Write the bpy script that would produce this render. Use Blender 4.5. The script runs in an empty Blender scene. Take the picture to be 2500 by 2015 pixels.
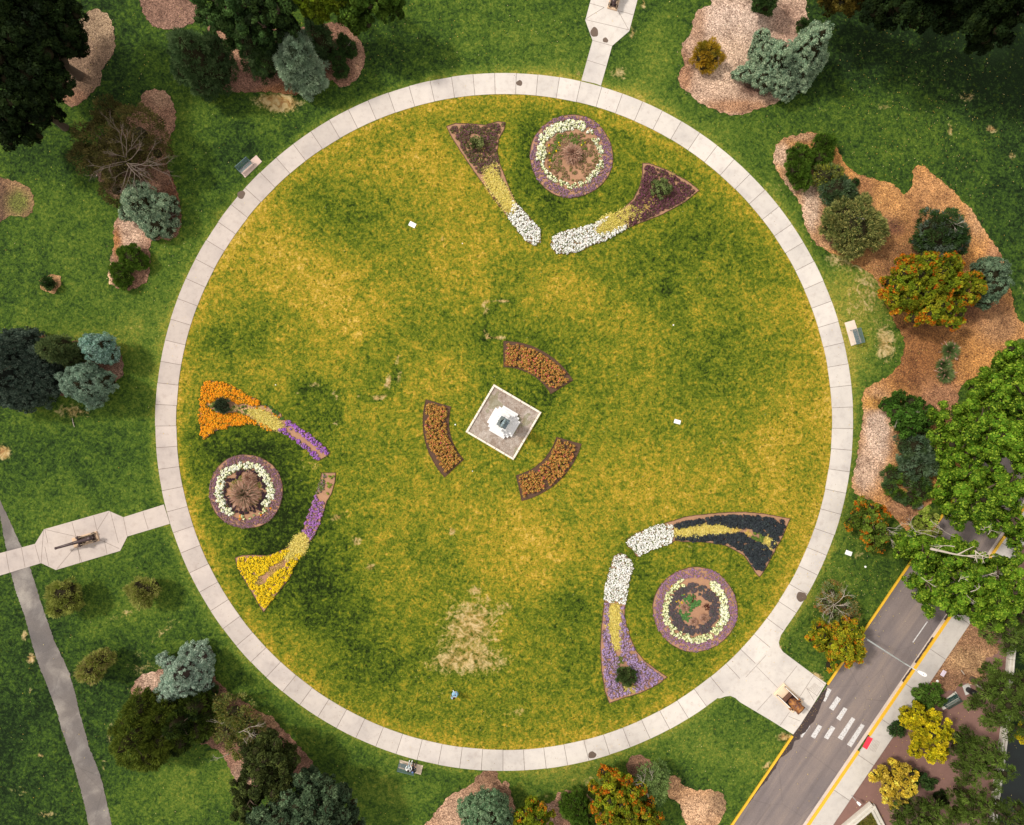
import bpy, bmesh, math, random
import numpy as np
from mathutils import Vector
from mathutils.geometry import tessellate_polygon

# ------------------------------------------------------------------ camera, world, sun
H = 66.0            # camera height in metres
S = 0.04            # metres on the ground per pixel of the 2500 px photograph
sc = bpy.context.scene
C = sc.collection
cam_d = bpy.data.cameras.new('camera'); cam = bpy.data.objects.new('camera', cam_d); C.objects.link(cam)
cam.location = (0, 0, H); cam.rotation_euler = (0, 0, 0)
cam_d.sensor_width = 36; cam_d.lens = 36 * H / 100.0
cam_d.clip_start = 0.5; cam_d.clip_end = 3000
sc.camera = cam

SUN_EL, SUN_AZ = math.radians(48), math.radians(154)     # azimuth counted from +X towards +Y
world = bpy.data.worlds.new('World'); sc.world = world; world.use_nodes = True
wn = world.node_tree; bg = wn.nodes['Background']
sky = wn.nodes.new('ShaderNodeTexSky'); sky.sky_type = 'NISHITA'; sky.sun_disc = False
sky.sun_elevation = SUN_EL; sky.sun_rotation = math.pi / 2 - SUN_AZ
sky.air_density = 1.0; sky.dust_density = 2.5; sky.ozone_density = 0.6
veil = wn.nodes.new('ShaderNodeMix'); veil.data_type = 'RGBA'; veil.inputs['Factor'].default_value = 0.8      # thin bright cloud over the blue
wn.links.new(sky.outputs[0], veil.inputs[6]); veil.inputs[7].default_value = (6.9, 6.4, 5.75, 1)
wn.links.new(veil.outputs[2], bg.inputs[0]); bg.inputs[1].default_value = 0.125
sd = bpy.data.lights.new('sun', 'SUN'); sun = bpy.data.objects.new('sun', sd); C.objects.link(sun)
sd.energy = 2.5; sd.angle = math.radians(6.0); sd.color = (1.0, 0.925, 0.82)
sdir = Vector((math.cos(SUN_AZ) * math.cos(SUN_EL), math.sin(SUN_AZ) * math.cos(SUN_EL), math.sin(SUN_EL)))
sun.rotation_euler = (-sdir).to_track_quat('-Z', 'Y').to_euler(); sun.location = sdir * 80
sc.view_settings.view_transform = 'Standard'; sc.view_settings.look = 'None'
sc.view_settings.exposure = 0.35; sc.view_settings.gamma = 1
sc.render.engine = 'CYCLES'

# ------------------------------------------------------------------ helpers
RS = np.random.RandomState(11)
random.seed(5)

def W(px, py, z=0.0):
    k = S * (H - z) / H
    return ((px - 1250.0) * k, (1007.5 - py) * k)

def WP(pts, z=0.0): return [W(x, y, z) for x, y in pts]

def props(o, label=None, cat=None, group=None, kind=None):
    if label: o['label'] = label
    if cat: o['category'] = cat
    if group: o['group'] = group
    if kind: o['kind'] = kind
    return o

def thing(name, label, cat, loc=(0, 0, 0), rotz=0.0, group=None):
    o = bpy.data.objects.new(name, None); C.objects.link(o)
    o.empty_display_size = 0.3
    o.location = loc; o.rotation_euler = (0, 0, rotz)
    return props(o, label, cat, group)

def link(name, me, parent=None, mat=None):
    o = bpy.data.objects.new(name, me); C.objects.link(o)
    if parent is not None: o.parent = parent
    if mat is not None:
        for m in (mat if isinstance(mat, (list, tuple)) else [mat]): me.materials.append(m)
    return o

class MB:
    """mesh collector: polygons with colour and material index"""
    def __init__(s): s.v = []; s.f = []; s.c = []; s.m = []; s.nv = 0; s.sm = []
    def add(s, verts, faces, col=(0.5, 0.5, 0.5), mi=0, smooth=False):
        verts = np.asarray(verts, float).reshape(-1, 3)
        s.v.append(verts)
        c = np.asarray(col, float)
        s.c.append(np.broadcast_to(c, (len(verts), 3)) if c.ndim == 1 else c)
        faces = np.asarray(faces, int)
        s.f.append(faces + s.nv); s.nv += len(verts)
        s.m.append(np.full(len(faces), mi)); s.sm.append(np.full(len(faces), smooth))
    def mesh(s, name):
        me = bpy.data.meshes.new(name)
        V = np.concatenate(s.v); Cc = np.concatenate(s.c)
        me.vertices.add(len(V)); me.vertices.foreach_set('co', V.ravel())
        sizes = []; idx = []
        for f in s.f: sizes.append(np.full(len(f), f.shape[1])); idx.append(f.ravel())
        sizes = np.concatenate(sizes); idx = np.concatenate(idx)
        me.loops.add(len(idx)); me.loops.foreach_set('vertex_index', idx.astype(np.int32))
        me.polygons.add(len(sizes))
        st = np.concatenate([[0], np.cumsum(sizes)[:-1]])
        me.polygons.foreach_set('loop_start', st.astype(np.int32))
        me.polygons.foreach_set('material_index', np.concatenate(s.m).astype(np.int32))
        me.polygons.foreach_set('use_smooth', np.concatenate(s.sm).astype(bool))
        me.update(calc_edges=True)
        a = me.attributes.new('col', 'FLOAT_COLOR', 'POINT')
        a.data.foreach_set('color', np.concatenate([Cc, np.ones((len(Cc), 1))], 1).astype(np.float32).ravel())
        return me
    def build(s, name, mat, parent=None): return link(name, s.mesh(name), parent, mat)
    # shapes
    def box(s, c, d, rz=0.0, col=(0.5,)*3, mi=0, taper=1.0, bev=0.0):
        x, y, z = d[0] / 2, d[1] / 2, d[2] / 2
        if bev > 0:
            b = min(bev, x * .9, y * .9, z * .9)
            rings = [(-z, x - b, y - b), (-z + b, x, y), (z - b, x * taper, y * taper), (z, (x - b) * taper, (y - b) * taper)]
        else: rings = [(-z, x, y), (z, x * taper, y * taper)]
        vs = []
        for zz, a, b2 in rings: vs += [(-a, -b2, zz), (a, -b2, zz), (a, b2, zz), (-a, b2, zz)]
        vs = np.array(vs); cs, sn = math.cos(rz), math.sin(rz)
        vs = np.stack([vs[:, 0] * cs - vs[:, 1] * sn + c[0], vs[:, 0] * sn + vs[:, 1] * cs + c[1], vs[:, 2] + c[2]], 1)
        f = [[0, 3, 2, 1]]; n = len(rings)
        for k in range(n - 1):
            for i in range(4): f.append([4 * k + i, 4 * k + (i + 1) % 4, 4 * k + 4 + (i + 1) % 4, 4 * k + 4 + i])
        f.append([4 * (n - 1) + i for i in range(4)])
        s.add(vs, f, col, mi)
    def tube(s, pts, rad, n=6, col=(0.5,)*3, mi=0, cap=True):
        pts = [Vector(p) for p in pts]; vs = []
        up = Vector((0, 0, 1)); prev = None
        for i, p in enumerate(pts):
            d = (pts[min(i + 1, len(pts) - 1)] - pts[max(i - 1, 0)])
            d = d.normalized() if d.length > 1e-9 else Vector((0, 0, 1))
            a = prev if prev is not None else (Vector((1, 0, 0)) if abs(d.x) < .8 else Vector((0, 1, 0)))
            a = (a - d * a.dot(d)).normalized(); prev = a; b = d.cross(a)
            r = rad[i] if hasattr(rad, '__len__') else rad
            for k in range(n):
                t = 2 * math.pi * k / n; vs.append(p + a * (r * math.cos(t)) + b * (r * math.sin(t)))
        f = []
        for i in range(len(pts) - 1):
            for k in range(n): f.append([i * n + k, i * n + (k + 1) % n, (i + 1) * n + (k + 1) % n, (i + 1) * n + k])
        s.add([tuple(v) for v in vs], f, col, mi, True)
        if cap:
            base = np.array([tuple(v) for v in vs])
            s.add(base[:n], [list(range(n))[::-1]], col, mi); s.add(base[-n:], [list(range(n))], col, mi)
    def plate(s, poly, z, th, col=(0.5,)*3, mi=0, ns=None):
        poly = [(p[0], p[1]) for p in poly]
        a = sum(poly[i][0] * poly[(i + 1) % len(poly)][1] - poly[(i + 1) % len(poly)][0] * poly[i][1] for i in range(len(poly)))
        if a < 0: poly = poly[::-1]
        tris = tessellate_polygon([[Vector((x, y, 0)) for x, y in poly]])
        n = len(poly); P = np.array([(x, y, z) for x, y in poly])
        tt = []
        for t in tris:
            (ax, ay), (bx, by), (cx, cy) = poly[t[0]], poly[t[1]], poly[t[2]]
            tt.append(list(t) if (bx - ax) * (cy - ay) - (by - ay) * (cx - ax) > 0 else list(t)[::-1])
        s.add(P, tt, col, mi)
        if th > 0:
            Q = P.copy(); Q[:, 2] -= th
            s.add(np.concatenate([Q, P]), [[i, (i + 1) % n, n + (i + 1) % n, n + i] for i in range(n)], col, mi if ns is None else ns)
    def quads(s, P, U, V, col, mi=0):
        N = len(P)
        vs = np.stack([P - U, P + V, P + U, P - V], 1).reshape(-1, 3)
        s.add(vs, np.arange(N * 4).reshape(-1, 4), np.repeat(col, 4, 0), mi)

def lathe(mb, prof, n=20, M=None, col=(0.5,)*3, mi=0):
    """prof: (along x, radius) ; axis = x"""
    vs = []
    for x, r in prof:
        for k in range(n):
            t = 2 * math.pi * k / n; v = Vector((x, r * math.cos(t), r * math.sin(t)))
            vs.append(tuple(M @ v) if M is not None else tuple(v))
    f = [[i * n + k, (i + 1) * n + k, (i + 1) * n + (k + 1) % n, i * n + (k + 1) % n] for i in range(len(prof) - 1) for k in range(n)]
    mb.add(vs, f, col, mi, True)

def unit(a): return a / np.maximum(np.linalg.norm(a, axis=-1, keepdims=True), 1e-9)

# ------------------------------------------------------------------ materials
def mat_new(name):
    m = bpy.data.materials.new(name); m.use_nodes = True
    nt = m.node_tree; b = nt.nodes['Principled BSDF']
    return m, nt, b, nt.links

def N(nt, t, **k):
    n = nt.nodes.new(t)
    for a, v in k.items(): setattr(n, a, v)
    return n

def noise(nt, co, scale, detail=4, rough=0.55, dist=0.0):
    n = N(nt, 'ShaderNodeTexNoise'); n.inputs['Scale'].default_value = scale
    n.inputs['Detail'].default_value = detail; n.inputs['Roughness'].default_value = rough
    n.inputs['Distortion'].default_value = dist
    nt.links.new(co, n.inputs['Vector']); return n.outputs['Fac']

def ramp(nt, fac, stops, interp='LINEAR'):
    r = N(nt, 'ShaderNodeValToRGB'); r.color_ramp.interpolation = interp
    e = r.color_ramp.elements
    while len(e) < len(stops): e.new(0.5)
    for i, (p, c) in enumerate(stops): e[i].position = p; e[i].color = (*c, 1)
    nt.links.new(fac, r.inputs[0]); return r.outputs[0]

def mathn(nt, op, a, b, clamp=False):
    n = N(nt, 'ShaderNodeMath', operation=op); n.use_clamp = clamp
    for i, v in enumerate((a, b)):
        if isinstance(v, (int, float)): n.inputs[i].default_value = v
        else: nt.links.new(v, n.inputs[i])
    return n.outputs[0]

def mixc(nt, fac, a, b, blend='MIX'):
    n = N(nt, 'ShaderNodeMix', data_type='RGBA', blend_type=blend)
    for sock, v in ((n.inputs['Factor'], fac), (n.inputs[6], a), (n.inputs[7], b)):
        if isinstance(v, (int, float)): sock.default_value = v
        elif isinstance(v, tuple): sock.default_value = (*v, 1)
        else: nt.links.new(v, sock)
    return n.outputs[2]

def bump(nt, b, h, strength=0.4, dist=0.05):
    n = N(nt, 'ShaderNodeBump'); n.inputs['Strength'].default_value = strength; n.inputs['Distance'].default_value = dist
    nt.links.new(h, n.inputs['Height']); nt.links.new(n.outputs[0], b.inputs['Normal'])

def gpos(nt): return N(nt, 'ShaderNodeNewGeometry').outputs['Position']

def mat_leaf(name='leaf', rough=0.7, spec=0.08, trans=0.3):
    m, nt, b, L = mat_new(name)
    at = N(nt, 'ShaderNodeAttribute', attribute_name='col')
    p = gpos(nt); nz = noise(nt, p, 9.0, 2)
    v = mathn(nt, 'ADD', mathn(nt, 'MULTIPLY', nz, 0.7), 0.65)
    hsv = N(nt, 'ShaderNodeHueSaturation'); L.new(at.outputs['Color'], hsv.inputs['Color']); L.new(v, hsv.inputs['Value'])
    L.new(hsv.outputs[0], b.inputs['Base Color'])
    b.inputs['Roughness'].default_value = rough; b.inputs['Specular IOR Level'].default_value = spec
    if trans > 0:
        tr = N(nt, 'ShaderNodeBsdfTranslucent'); L.new(hsv.outputs[0], tr.inputs[0])
        mx = N(nt, 'ShaderNodeMixShader'); mx.inputs[0].default_value = trans
        L.new(b.outputs[0], mx.inputs[1]); L.new(tr.outputs[0], mx.inputs[2])
        L.new(mx.outputs[0], nt.nodes['Material Output'].inputs[0])
    return m

def mat_solid(name, rgb, rough=0.7, metal=0.0, var=0.25, scale=6.0, bumps=0.0, spec=0.3, attr=False):
    m, nt, b, L = mat_new(name); p = gpos(nt)
    f = noise(nt, p, scale, 5, 0.6); g = noise(nt, p, scale * 0.13, 3)
    v = mathn(nt, 'ADD', mathn(nt, 'MULTIPLY', mathn(nt, 'ADD', f, g), var), 1 - var)
    if attr: src = N(nt, 'ShaderNodeAttribute', attribute_name='col').outputs['Color']
    hsv = N(nt, 'ShaderNodeHueSaturation')
    if attr: L.new(src, hsv.inputs['Color'])
    else: hsv.inputs['Color'].default_value = (*rgb, 1)
    L.new(v, hsv.inputs['Value']); L.new(hsv.outputs[0], b.inputs['Base Color'])
    b.inputs['Roughness'].default_value = rough; b.inputs['Metallic'].default_value = metal
    b.inputs['Specular IOR Level'].default_value = spec
    if bumps: bump(nt, b, f, bumps, 0.03)
    return m

M_LEAF = mat_leaf()
M_PETAL = mat_leaf('petal', 0.7, 0.05, 0.08)
M_BARK = mat_solid('bark', (0.10, 0.07, 0.05), 0.9, var=0.5, scale=14, bumps=0.6)
M_PALEWOOD = mat_solid('pale_dead_wood', (0.46, 0.40, 0.34), 0.8, var=0.4, scale=10, bumps=0.3)
M_GREYWOOD = mat_solid('grey_dead_wood', (0.15, 0.115, 0.095), 0.85, var=0.4, scale=10, bumps=0.3)
M_STONE = mat_solid('white_stone', (0.70, 0.70, 0.71), 0.6, var=0.12, scale=5, bumps=0.05)
M_BRONZE = mat_solid('weathered_bronze', (0.17, 0.22, 0.25), 0.42, 0.35, var=0.7, scale=12, bumps=0.3)
M_IRON = mat_solid('dark_painted_iron', (0.050, 0.028, 0.030), 0.42, 0.2, var=0.5, scale=9, bumps=0.1, spec=0.5)
M_IRONPALE = mat_solid('worn_cream_paint', (0.36, 0.28, 0.20), 0.6, 0.1, var=0.4, scale=12, bumps=0.1)
M_PEACH = mat_solid('peach_plinth_concrete', (0.62, 0.44, 0.30), 0.85, var=0.3, scale=8, bumps=0.15)
M_BLACK = mat_solid('black_plastic', (0.012, 0.012, 0.015), 0.4, var=0.3)
M_BENCH = mat_solid('blue_green_coated_metal', (0.10, 0.16, 0.18), 0.45, 0.2, var=0.4, scale=20)
M_BENCHG = mat_solid('dark_green_coated_metal', (0.015, 0.06, 0.05), 0.4, 0.2, var=0.3, scale=20)
M_YELLOW = mat_solid('yellow_kerb_paint', (0.72, 0.42, 0.03), 0.6, var=0.25, scale=5, bumps=0.1)
M_POLE = mat_solid('pale_galvanised_steel', (0.45, 0.48, 0.50), 0.45, 0.3, var=0.15)
M_WHITE = mat_solid('white_enamel', (0.85, 0.85, 0.84), 0.4, var=0.06)
M_PINK = mat_solid('pale_mauve_panel', (0.72, 0.62, 0.74), 0.6, var=0.08)
M_RED = mat_solid('red_tactile_surface', (0.72, 0.045, 0.08), 0.6, var=0.15, scale=20)
M_PATCH = mat_solid('brown_asphalt_patch', (0.13, 0.095, 0.075), 0.9, var=0.4, scale=30, bumps=0.3)
M_DIRTDARK = mat_solid('wet_silt', (0.05, 0.035, 0.035), 0.6, var=0.6, scale=10, bumps=0.5)
M_SOIL = mat_solid('pale_bed_soil', (0.36, 0.20, 0.12), 0.95, var=0.5, scale=9, bumps=0.5)
M_SOILD = mat_solid('dark_bed_soil', (0.10, 0.055, 0.035), 0.95, var=0.5, scale=9, bumps=0.5)
M_SKIN = mat_solid('skin', (0.45, 0.26, 0.18), 0.6, var=0.08)
M_HAIR = mat_solid('dark_hair', (0.02, 0.013, 0.01), 0.5, var=0.3)
M_WALL = mat_solid('whitewashed_concrete', (0.56, 0.53, 0.47), 0.8, var=0.45, scale=4, bumps=0.15)
M_JOINT = mat_solid('dark_joint', (0.16, 0.12, 0.10), 0.95, var=0.3)
M_CONC = None
def cloth(name, rgb): return mat_solid(name, rgb, 0.85, var=0.15, scale=15)

def mat_concrete():
    m, nt, b, L = mat_new('broom_finished_concrete'); p = gpos(nt)
    at = N(nt, 'ShaderNodeAttribute', attribute_name='col').outputs['Color']
    big = noise(nt, p, 0.22, 4, 0.6); mid = noise(nt, p, 1.6, 6, 0.65); fine = noise(nt, p, 18, 3)
    st = ramp(nt, big, [(0.30, (0.80, 0.79, 0.80)), (0.50, (0.98, 0.97, 0.96)), (0.62, (1.03, 1.02, 1.0)), (0.8, (0.93, 0.90, 0.86))])
    c = mixc(nt, 1.0, at, st, 'MULTIPLY')
    st2 = ramp(nt, mid, [(0.28, (0.84, 0.81, 0.80)), (0.48, (0.98, 0.98, 0.98)), (0.75, (1.04, 1.03, 1.02))])
    c = mixc(nt, 1.0, c, st2, 'MULTIPLY')
    sp = ramp(nt, fine, [(0.3, (0.9, 0.89, 0.88)), (0.6, (1, 1, 1))])
    c = mixc(nt, 0.8, c, sp, 'MULTIPLY')
    L.new(c, b.inputs['Base Color']); b.inputs['Roughness'].default_value = 0.85
    bump(nt, b, fine, 0.15, 0.01)
    return m
M_CONC = mat_concrete()

def mat_mulch():
    m, nt, b, L = mat_new('wood_chip_mulch'); p = gpos(nt)
    at = N(nt, 'ShaderNodeAttribute', attribute_name='col').outputs['Color']
    vo = N(nt, 'ShaderNodeTexVoronoi'); vo.inputs['Scale'].default_value = 13.0; L.new(p, vo.inputs['Vector'])
    sep = N(nt, 'ShaderNodeSeparateColor'); L.new(vo.outputs['Color'], sep.inputs[0])
    chip = ramp(nt, sep.outputs[0], [(0.0, (0.30, 0.24, 0.22)), (0.35, (0.75, 0.72, 0.70)), (0.75, (1.05, 1.02, 1.0)), (1.0, (1.6, 1.6, 1.6))])
    c = mixc(nt, 1.0, at, chip, 'MULTIPLY')
    big = noise(nt, p, 0.55, 6, 0.65)
    c = mixc(nt, 1.0, c, ramp(nt, big, [(0.32, (0.50, 0.44, 0.40)), (0.46, (0.92, 0.90, 0.88)), (0.6, (1.12, 1.10, 1.08)), (0.72, (1.3, 1.25, 1.2))]), 'MULTIPLY')
    lit = noise(nt, p, 2.3, 6, 0.75, 1.0)
    c = mixc(nt, 1.0, c, ramp(nt, lit, [(0.34, (0.40, 0.32, 0.28)), (0.44, (0.95, 0.95, 0.95)), (0.58, (1.0, 1.0, 1.0)), (0.70, (1.35, 1.30, 1.25))]), 'MULTIPLY')
    L.new(c, b.inputs['Base Color']); b.inputs['Roughness'].default_value = 0.95
    bump(nt, b, sep.outputs[1], 0.7, 0.04)
    return m
M_MULCH = mat_mulch()

def mat_asphalt(name, base, warm, streaks=True):
    m, nt, b, L = mat_new(name); p = gpos(nt)
    # wear streaks run along the road direction
    mp = N(nt, 'ShaderNodeMapping'); mp.vector_type = 'POINT'; mp.inputs['Rotation'].default_value = (0, 0, -math.radians(55.8))
    L.new(p, mp.inputs[0])
    mp2 = N(nt, 'ShaderNodeMapping'); mp2.inputs['Scale'].default_value = (0.06, 0.9, 1) if streaks else (0.35, 0.35, 1); L.new(mp.outputs[0], mp2.inputs[0])
    st = noise(nt, mp2.outputs[0], 1.0, 5, 0.6, 0.4)
    big = noise(nt, p, 0.25, 4); fine = noise(nt, p, 14, 4, 0.7)
    c = ramp(nt, st, [(0.25, tuple(x * 0.72 for x in base)), (0.5, base), (0.72, warm)])
    c = mixc(nt, 1.0, c, ramp(nt, big, [(0.3, (0.82, 0.83, 0.86)), (0.6, (1.05, 1.03, 1.0))]), 'MULTIPLY')
    c = mixc(nt, 1.0, c, ramp(nt, fine, [(0.3, (0.78, 0.78, 0.78)), (0.65, (1.12, 1.12, 1.12))]), 'MULTIPLY')
    cr = N(nt, 'ShaderNodeTexVoronoi', feature='DISTANCE_TO_EDGE'); cr.inputs['Scale'].default_value = 0.22
    wob = mixc(nt, 0.06, p, N(nt, 'ShaderNodeTexNoise').outputs['Color'], 'ADD'); L.new(wob, cr.inputs['Vector'])
    cm = ramp(nt, cr.outputs['Distance'], [(0.0, (0.66, 0.66, 0.66)), (0.008, (1, 1, 1))])
    c = mixc(nt, 0.6, c, cm, 'MULTIPLY')
    L.new(c, b.inputs['Base Color']); b.inputs['Roughness'].default_value = 0.85
    bump(nt, b, fine, 0.3, 0.01)
    return m
M_ROAD = mat_asphalt('worn_asphalt', (0.20, 0.165, 0.16), (0.27, 0.215, 0.185))
M_GRAVEL = mat_asphalt('old_grey_asphalt', (0.150, 0.132, 0.125), (0.30, 0.275, 0.25), False)
M_DG = mat_solid('mauve_decomposed_granite', (0.215, 0.12, 0.10), 0.95, var=0.35, scale=10, bumps=0.3)
M_PAINT = None

def mat_paint():
    m, nt, b, L = mat_new('worn_white_road_paint'); p = gpos(nt)
    f = noise(nt, p, 7, 6, 0.75)
    c = ramp(nt, f, [(0.36, (0.24, 0.21, 0.20)), (0.47, (0.55, 0.54, 0.54)), (0.7, (0.68, 0.67, 0.68))])
    L.new(c, b.inputs['Base Color']); b.inputs['Roughness'].default_value = 0.8
    return m
M_PAINT = mat_paint()

def mat_water():
    m, nt, b, L = mat_new('dark_pond_water'); p = gpos(nt)
    b.inputs['Base Color'].default_value = (0.004, 0.008, 0.008, 1); b.inputs['Roughness'].default_value = 0.06
    b.inputs['Specular IOR Level'].default_value = 0.3
    bump(nt, b, noise(nt, p, 2.5, 4), 0.15, 0.03)
    return m
M_WATER = mat_water()

def mat_grass():
    m, nt, b, L = mat_new('lawn_grass'); p = gpos(nt)
    tone = N(nt, 'ShaderNodeAttribute', attribute_name='tone').outputs['Fac']
    bare = N(nt, 'ShaderNodeAttribute', attribute_name='bare').outputs['Fac']
    inn = N(nt, 'ShaderNodeAttribute', attribute_name='inner').outputs['Fac']
    def off(f, amp): return mathn(nt, 'MULTIPLY', mathn(nt, 'SUBTRACT', f, 0.5), amp)
    n1 = noise(nt, p, 0.055, 5, 0.58, 0.6); n2 = noise(nt, p, 0.26, 7, 0.66, 1.2); n3 = noise(nt, p, 1.3, 5, 0.68, 1.0); n4 = noise(nt, p, 3.3, 5, 0.72, 0.5)
    # mottling is stronger in the dry central lawn
    am = mathn(nt, 'ADD', mathn(nt, 'MULTIPLY', inn, 0.28), 0.72)
    var = mathn(nt, 'ADD', mathn(nt, 'ADD', off(n1, 0.50), off(n2, 0.60)), mathn(nt, 'ADD', off(n3, 0.95), off(n4, 1.40)))
    t = mathn(nt, 'ADD', tone, mathn(nt, 'MULTIPLY', var, am), True)
    c = ramp(nt, t, [(0.0, (0.010, 0.019, 0.003)), (0.15, (0.030, 0.054, 0.006)), (0.31, (0.074, 0.113, 0.008)),
                     (0.45, (0.138, 0.165, 0.013)), (0.60, (0.240, 0.213, 0.017)), (0.76, (0.395, 0.268, 0.026)), (1.0, (0.58, 0.40, 0.09))])
    c = mixc(nt, inn, mixc(nt, 1.0, c, (0.80, 0.97, 1.7), 'MULTIPLY'), c)      # the watered outer lawns are a cooler green
    # small dark weeds and clover spots
    vo = N(nt, 'ShaderNodeTexVoronoi'); vo.inputs['Scale'].default_value = 1.9; vo.inputs['Randomness'].default_value = 1
    wv = N(nt, 'ShaderNodeTexNoise'); wv.inputs['Scale'].default_value = 3; wv.inputs['Detail'].default_value = 3; L.new(p, wv.inputs['Vector'])
    L.new(mixc(nt, 0.35, p, wv.outputs['Color'], 'ADD'), vo.inputs['Vector'])
    gate = noise(nt, p, 0.5, 3)
    dm = mathn(nt, 'MULTIPLY', mathn(nt, 'LESS_THAN', vo.outputs['Distance'], 0.23), mathn(nt, 'GREATER_THAN', gate, 0.47))
    dm = mathn(nt, 'MULTIPLY', dm, mathn(nt, 'MULTIPLY', am, 0.62))
    c = mixc(nt, dm, c, (0.045, 0.075, 0.005))
    # fine grit of single tufts
    n5 = noise(nt, p, 6.5, 3, 0.75); n6 = noise(nt, p, 2.6, 5, 0.75, 1.2)
    c = mixc(nt, 1.0, c, ramp(nt, n5, [(0.33, (0.60, 0.62, 0.60)), (0.5, (1, 1, 1)), (0.68, (1.35, 1.32, 1.25))]), 'MULTIPLY')
    c = mixc(nt, mathn(nt, 'MULTIPLY', inn, 0.75), c, mixc(nt, 1.0, c, ramp(nt, n6, [(0.36, (0.42, 0.55, 0.55)), (0.46, (1, 1, 1)), (0.60, (1.0, 1.0, 1.0)), (0.70, (1.18, 1.05, 1.0))]), 'MULTIPLY'))
    # bare, straw coloured ground
    bt = mathn(nt, 'ADD', bare, mathn(nt, 'ADD', off(n3, 1.1), off(n4, 0.9)))
    bm = N(nt, 'ShaderNodeMapRange'); bm.inputs[1].default_value = 0.42; bm.inputs[2].default_value = 0.75; L.new(bt, bm.inputs[0])
    bf = mathn(nt, 'MULTIPLY', bm.outputs[0], mathn(nt, 'GREATER_THAN', bare, 0.03))
    straw = ramp(nt, n3, [(0.38, (0.34, 0.165, 0.065)), (0.5, (0.47, 0.31, 0.13)), (0.62, (0.60, 0.45, 0.24))])
    c = mixc(nt, mathn(nt, 'MULTIPLY', bf, 0.85), c, straw)
    L.new(c, b.inputs['Base Color']); b.inputs['Roughness'].default_value = 0.95; b.inputs['Specular IOR Level'].default_value = 0.1
    bump(nt, b, mathn(nt, 'ADD', n4, mathn(nt, 'MULTIPLY', n3, 1.5)), 0.9, 0.12)
    return m
M_GRASS = mat_grass()

# ------------------------------------------------------------------ ground sheet
def axis(lo, hi, step, far):
    a = list(np.arange(lo, hi + step / 2, step))
    out = [hi + d for d in (1, 3, 7, 15, 30, 60, 120, 250, far)]; inn = [lo - d for d in (1, 3, 7, 15, 30, 60, 120, 250, far)]
    return np.array(inn[::-1] + a + out)
gx = axis(-54, 54, 0.3, 900); gy = axis(-44, 44, 0.3, 900)
X, Y = np.meshgrid(gx, gy); PX = X / S + 1250; PY = 1007.5 - Y / S
def blob(px, py, rx, ry, a, ang=0):
    c, s = math.cos(math.radians(ang)), math.sin(math.radians(ang))
    dx, dy = PX - px, PY - py; u = (dx * c + dy * s) / rx; v = (-dx * s + dy * c) / ry
    return a * np.exp(-(u * u + v * v))
Rr = np.hypot(PX - 1231, PY - 1030.5)
inside = (Rr < 826).astype(float)
tone = np.where(inside > 0, 0.478, 0.290)
tone += np.where(inside > 0, 0.16 * np.exp(-((Rr - 797) / 26.0) ** 2), 0.20 * np.exp(-((Rr - 853) / 16.0) ** 2))
for bb in [  # central lawn: yellower (+) and greener (-) areas
    (1000, 380, 190, 90, .12), (720, 640, 150, 120, .13), (870, 760, 180, 90, .12), (1120, 560, 130, 110, .12), (1330, 690, 200, 80, .10),
    (1500, 860, 260, 110, .06), (1100, 980, 90, 260, .06), (1640, 1200, 200, 120, .09), (1300, 1330, 160, 110, .12), (1420, 1500, 60, 160, -.06),
    (1560, 1180, 120, 80, .05), (1900, 1180, 60, 200, .10), (1950, 900, 50, 150, .04), (560, 560, 50, 120, .05),
    (830, 540, 110, 70, -.16), (640, 760, 60, 60, -.10), (560, 840, 110, 60, -.17), (620, 1090, 150, 70, -.20), (700, 1270, 110, 110, -.22),
    (480, 1130, 60, 60, -.06), (800, 1450, 90, 90, -.19), (900, 1620, 130, 90, -.17), (700, 1420, 90, 90, -.12), (1010, 1350, 60, 60, -.06),
    (1380, 1500, 70, 70, -.10), (1340, 470, 70, 120, -.14), (1290, 330, 40, 80, -.16), (1500, 480, 80, 60, -.08), (1640, 640, 130, 100, -.12),
    (1270, 830, 140, 60, -.12), (1050, 800, 90, 60, -.10), (1390, 1250, 60, 30, -.14), (1240, 970, 80, 40, -.10), (1625, 705, 25, 25, -.12),
    (1750, 900, 120, 100, -.10), (1800, 620, 60, 60, -.06), (760, 960, 50, 50, -.12), (800, 1040, 40, 70, -.1), (1500, 1330, 40, 90, -.05),
    (1340, 960, 40, 60, -.12), (1240, 680, 60, 60, -.12), (930, 880, 60, 80, -.09), (1700, 1600, 150, 60, -.04), (1560, 1380, 60, 80, -.08),
    (601, 1200, 140, 140, -.075), (680, 1120, 60, 60, -.03), (1395, 400, 150, 120, -.07), (1300, 450, 50, 90, -.05), (1697, 1488, 150, 130, -.04), (1590, 1480, 40, 90, -.06), (460, 1280, 30, 90, .08), (500, 950, 60, 30, -.04), (1229, 1030, 150, 130, -.03),
    (1120, 1750, 170, 50, .03), (1200, 1240, 110, 60, .06), (940, 480, 30, 20, -.1), (640, 1450, 50, 40, -.05), (430, 1080, 20, 80, .08),
    ]:
    bb = (*bb[:4], bb[4] * 1.3, *bb[5:]); tone += blob(*bb) * inside
out = 1 - inside
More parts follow.
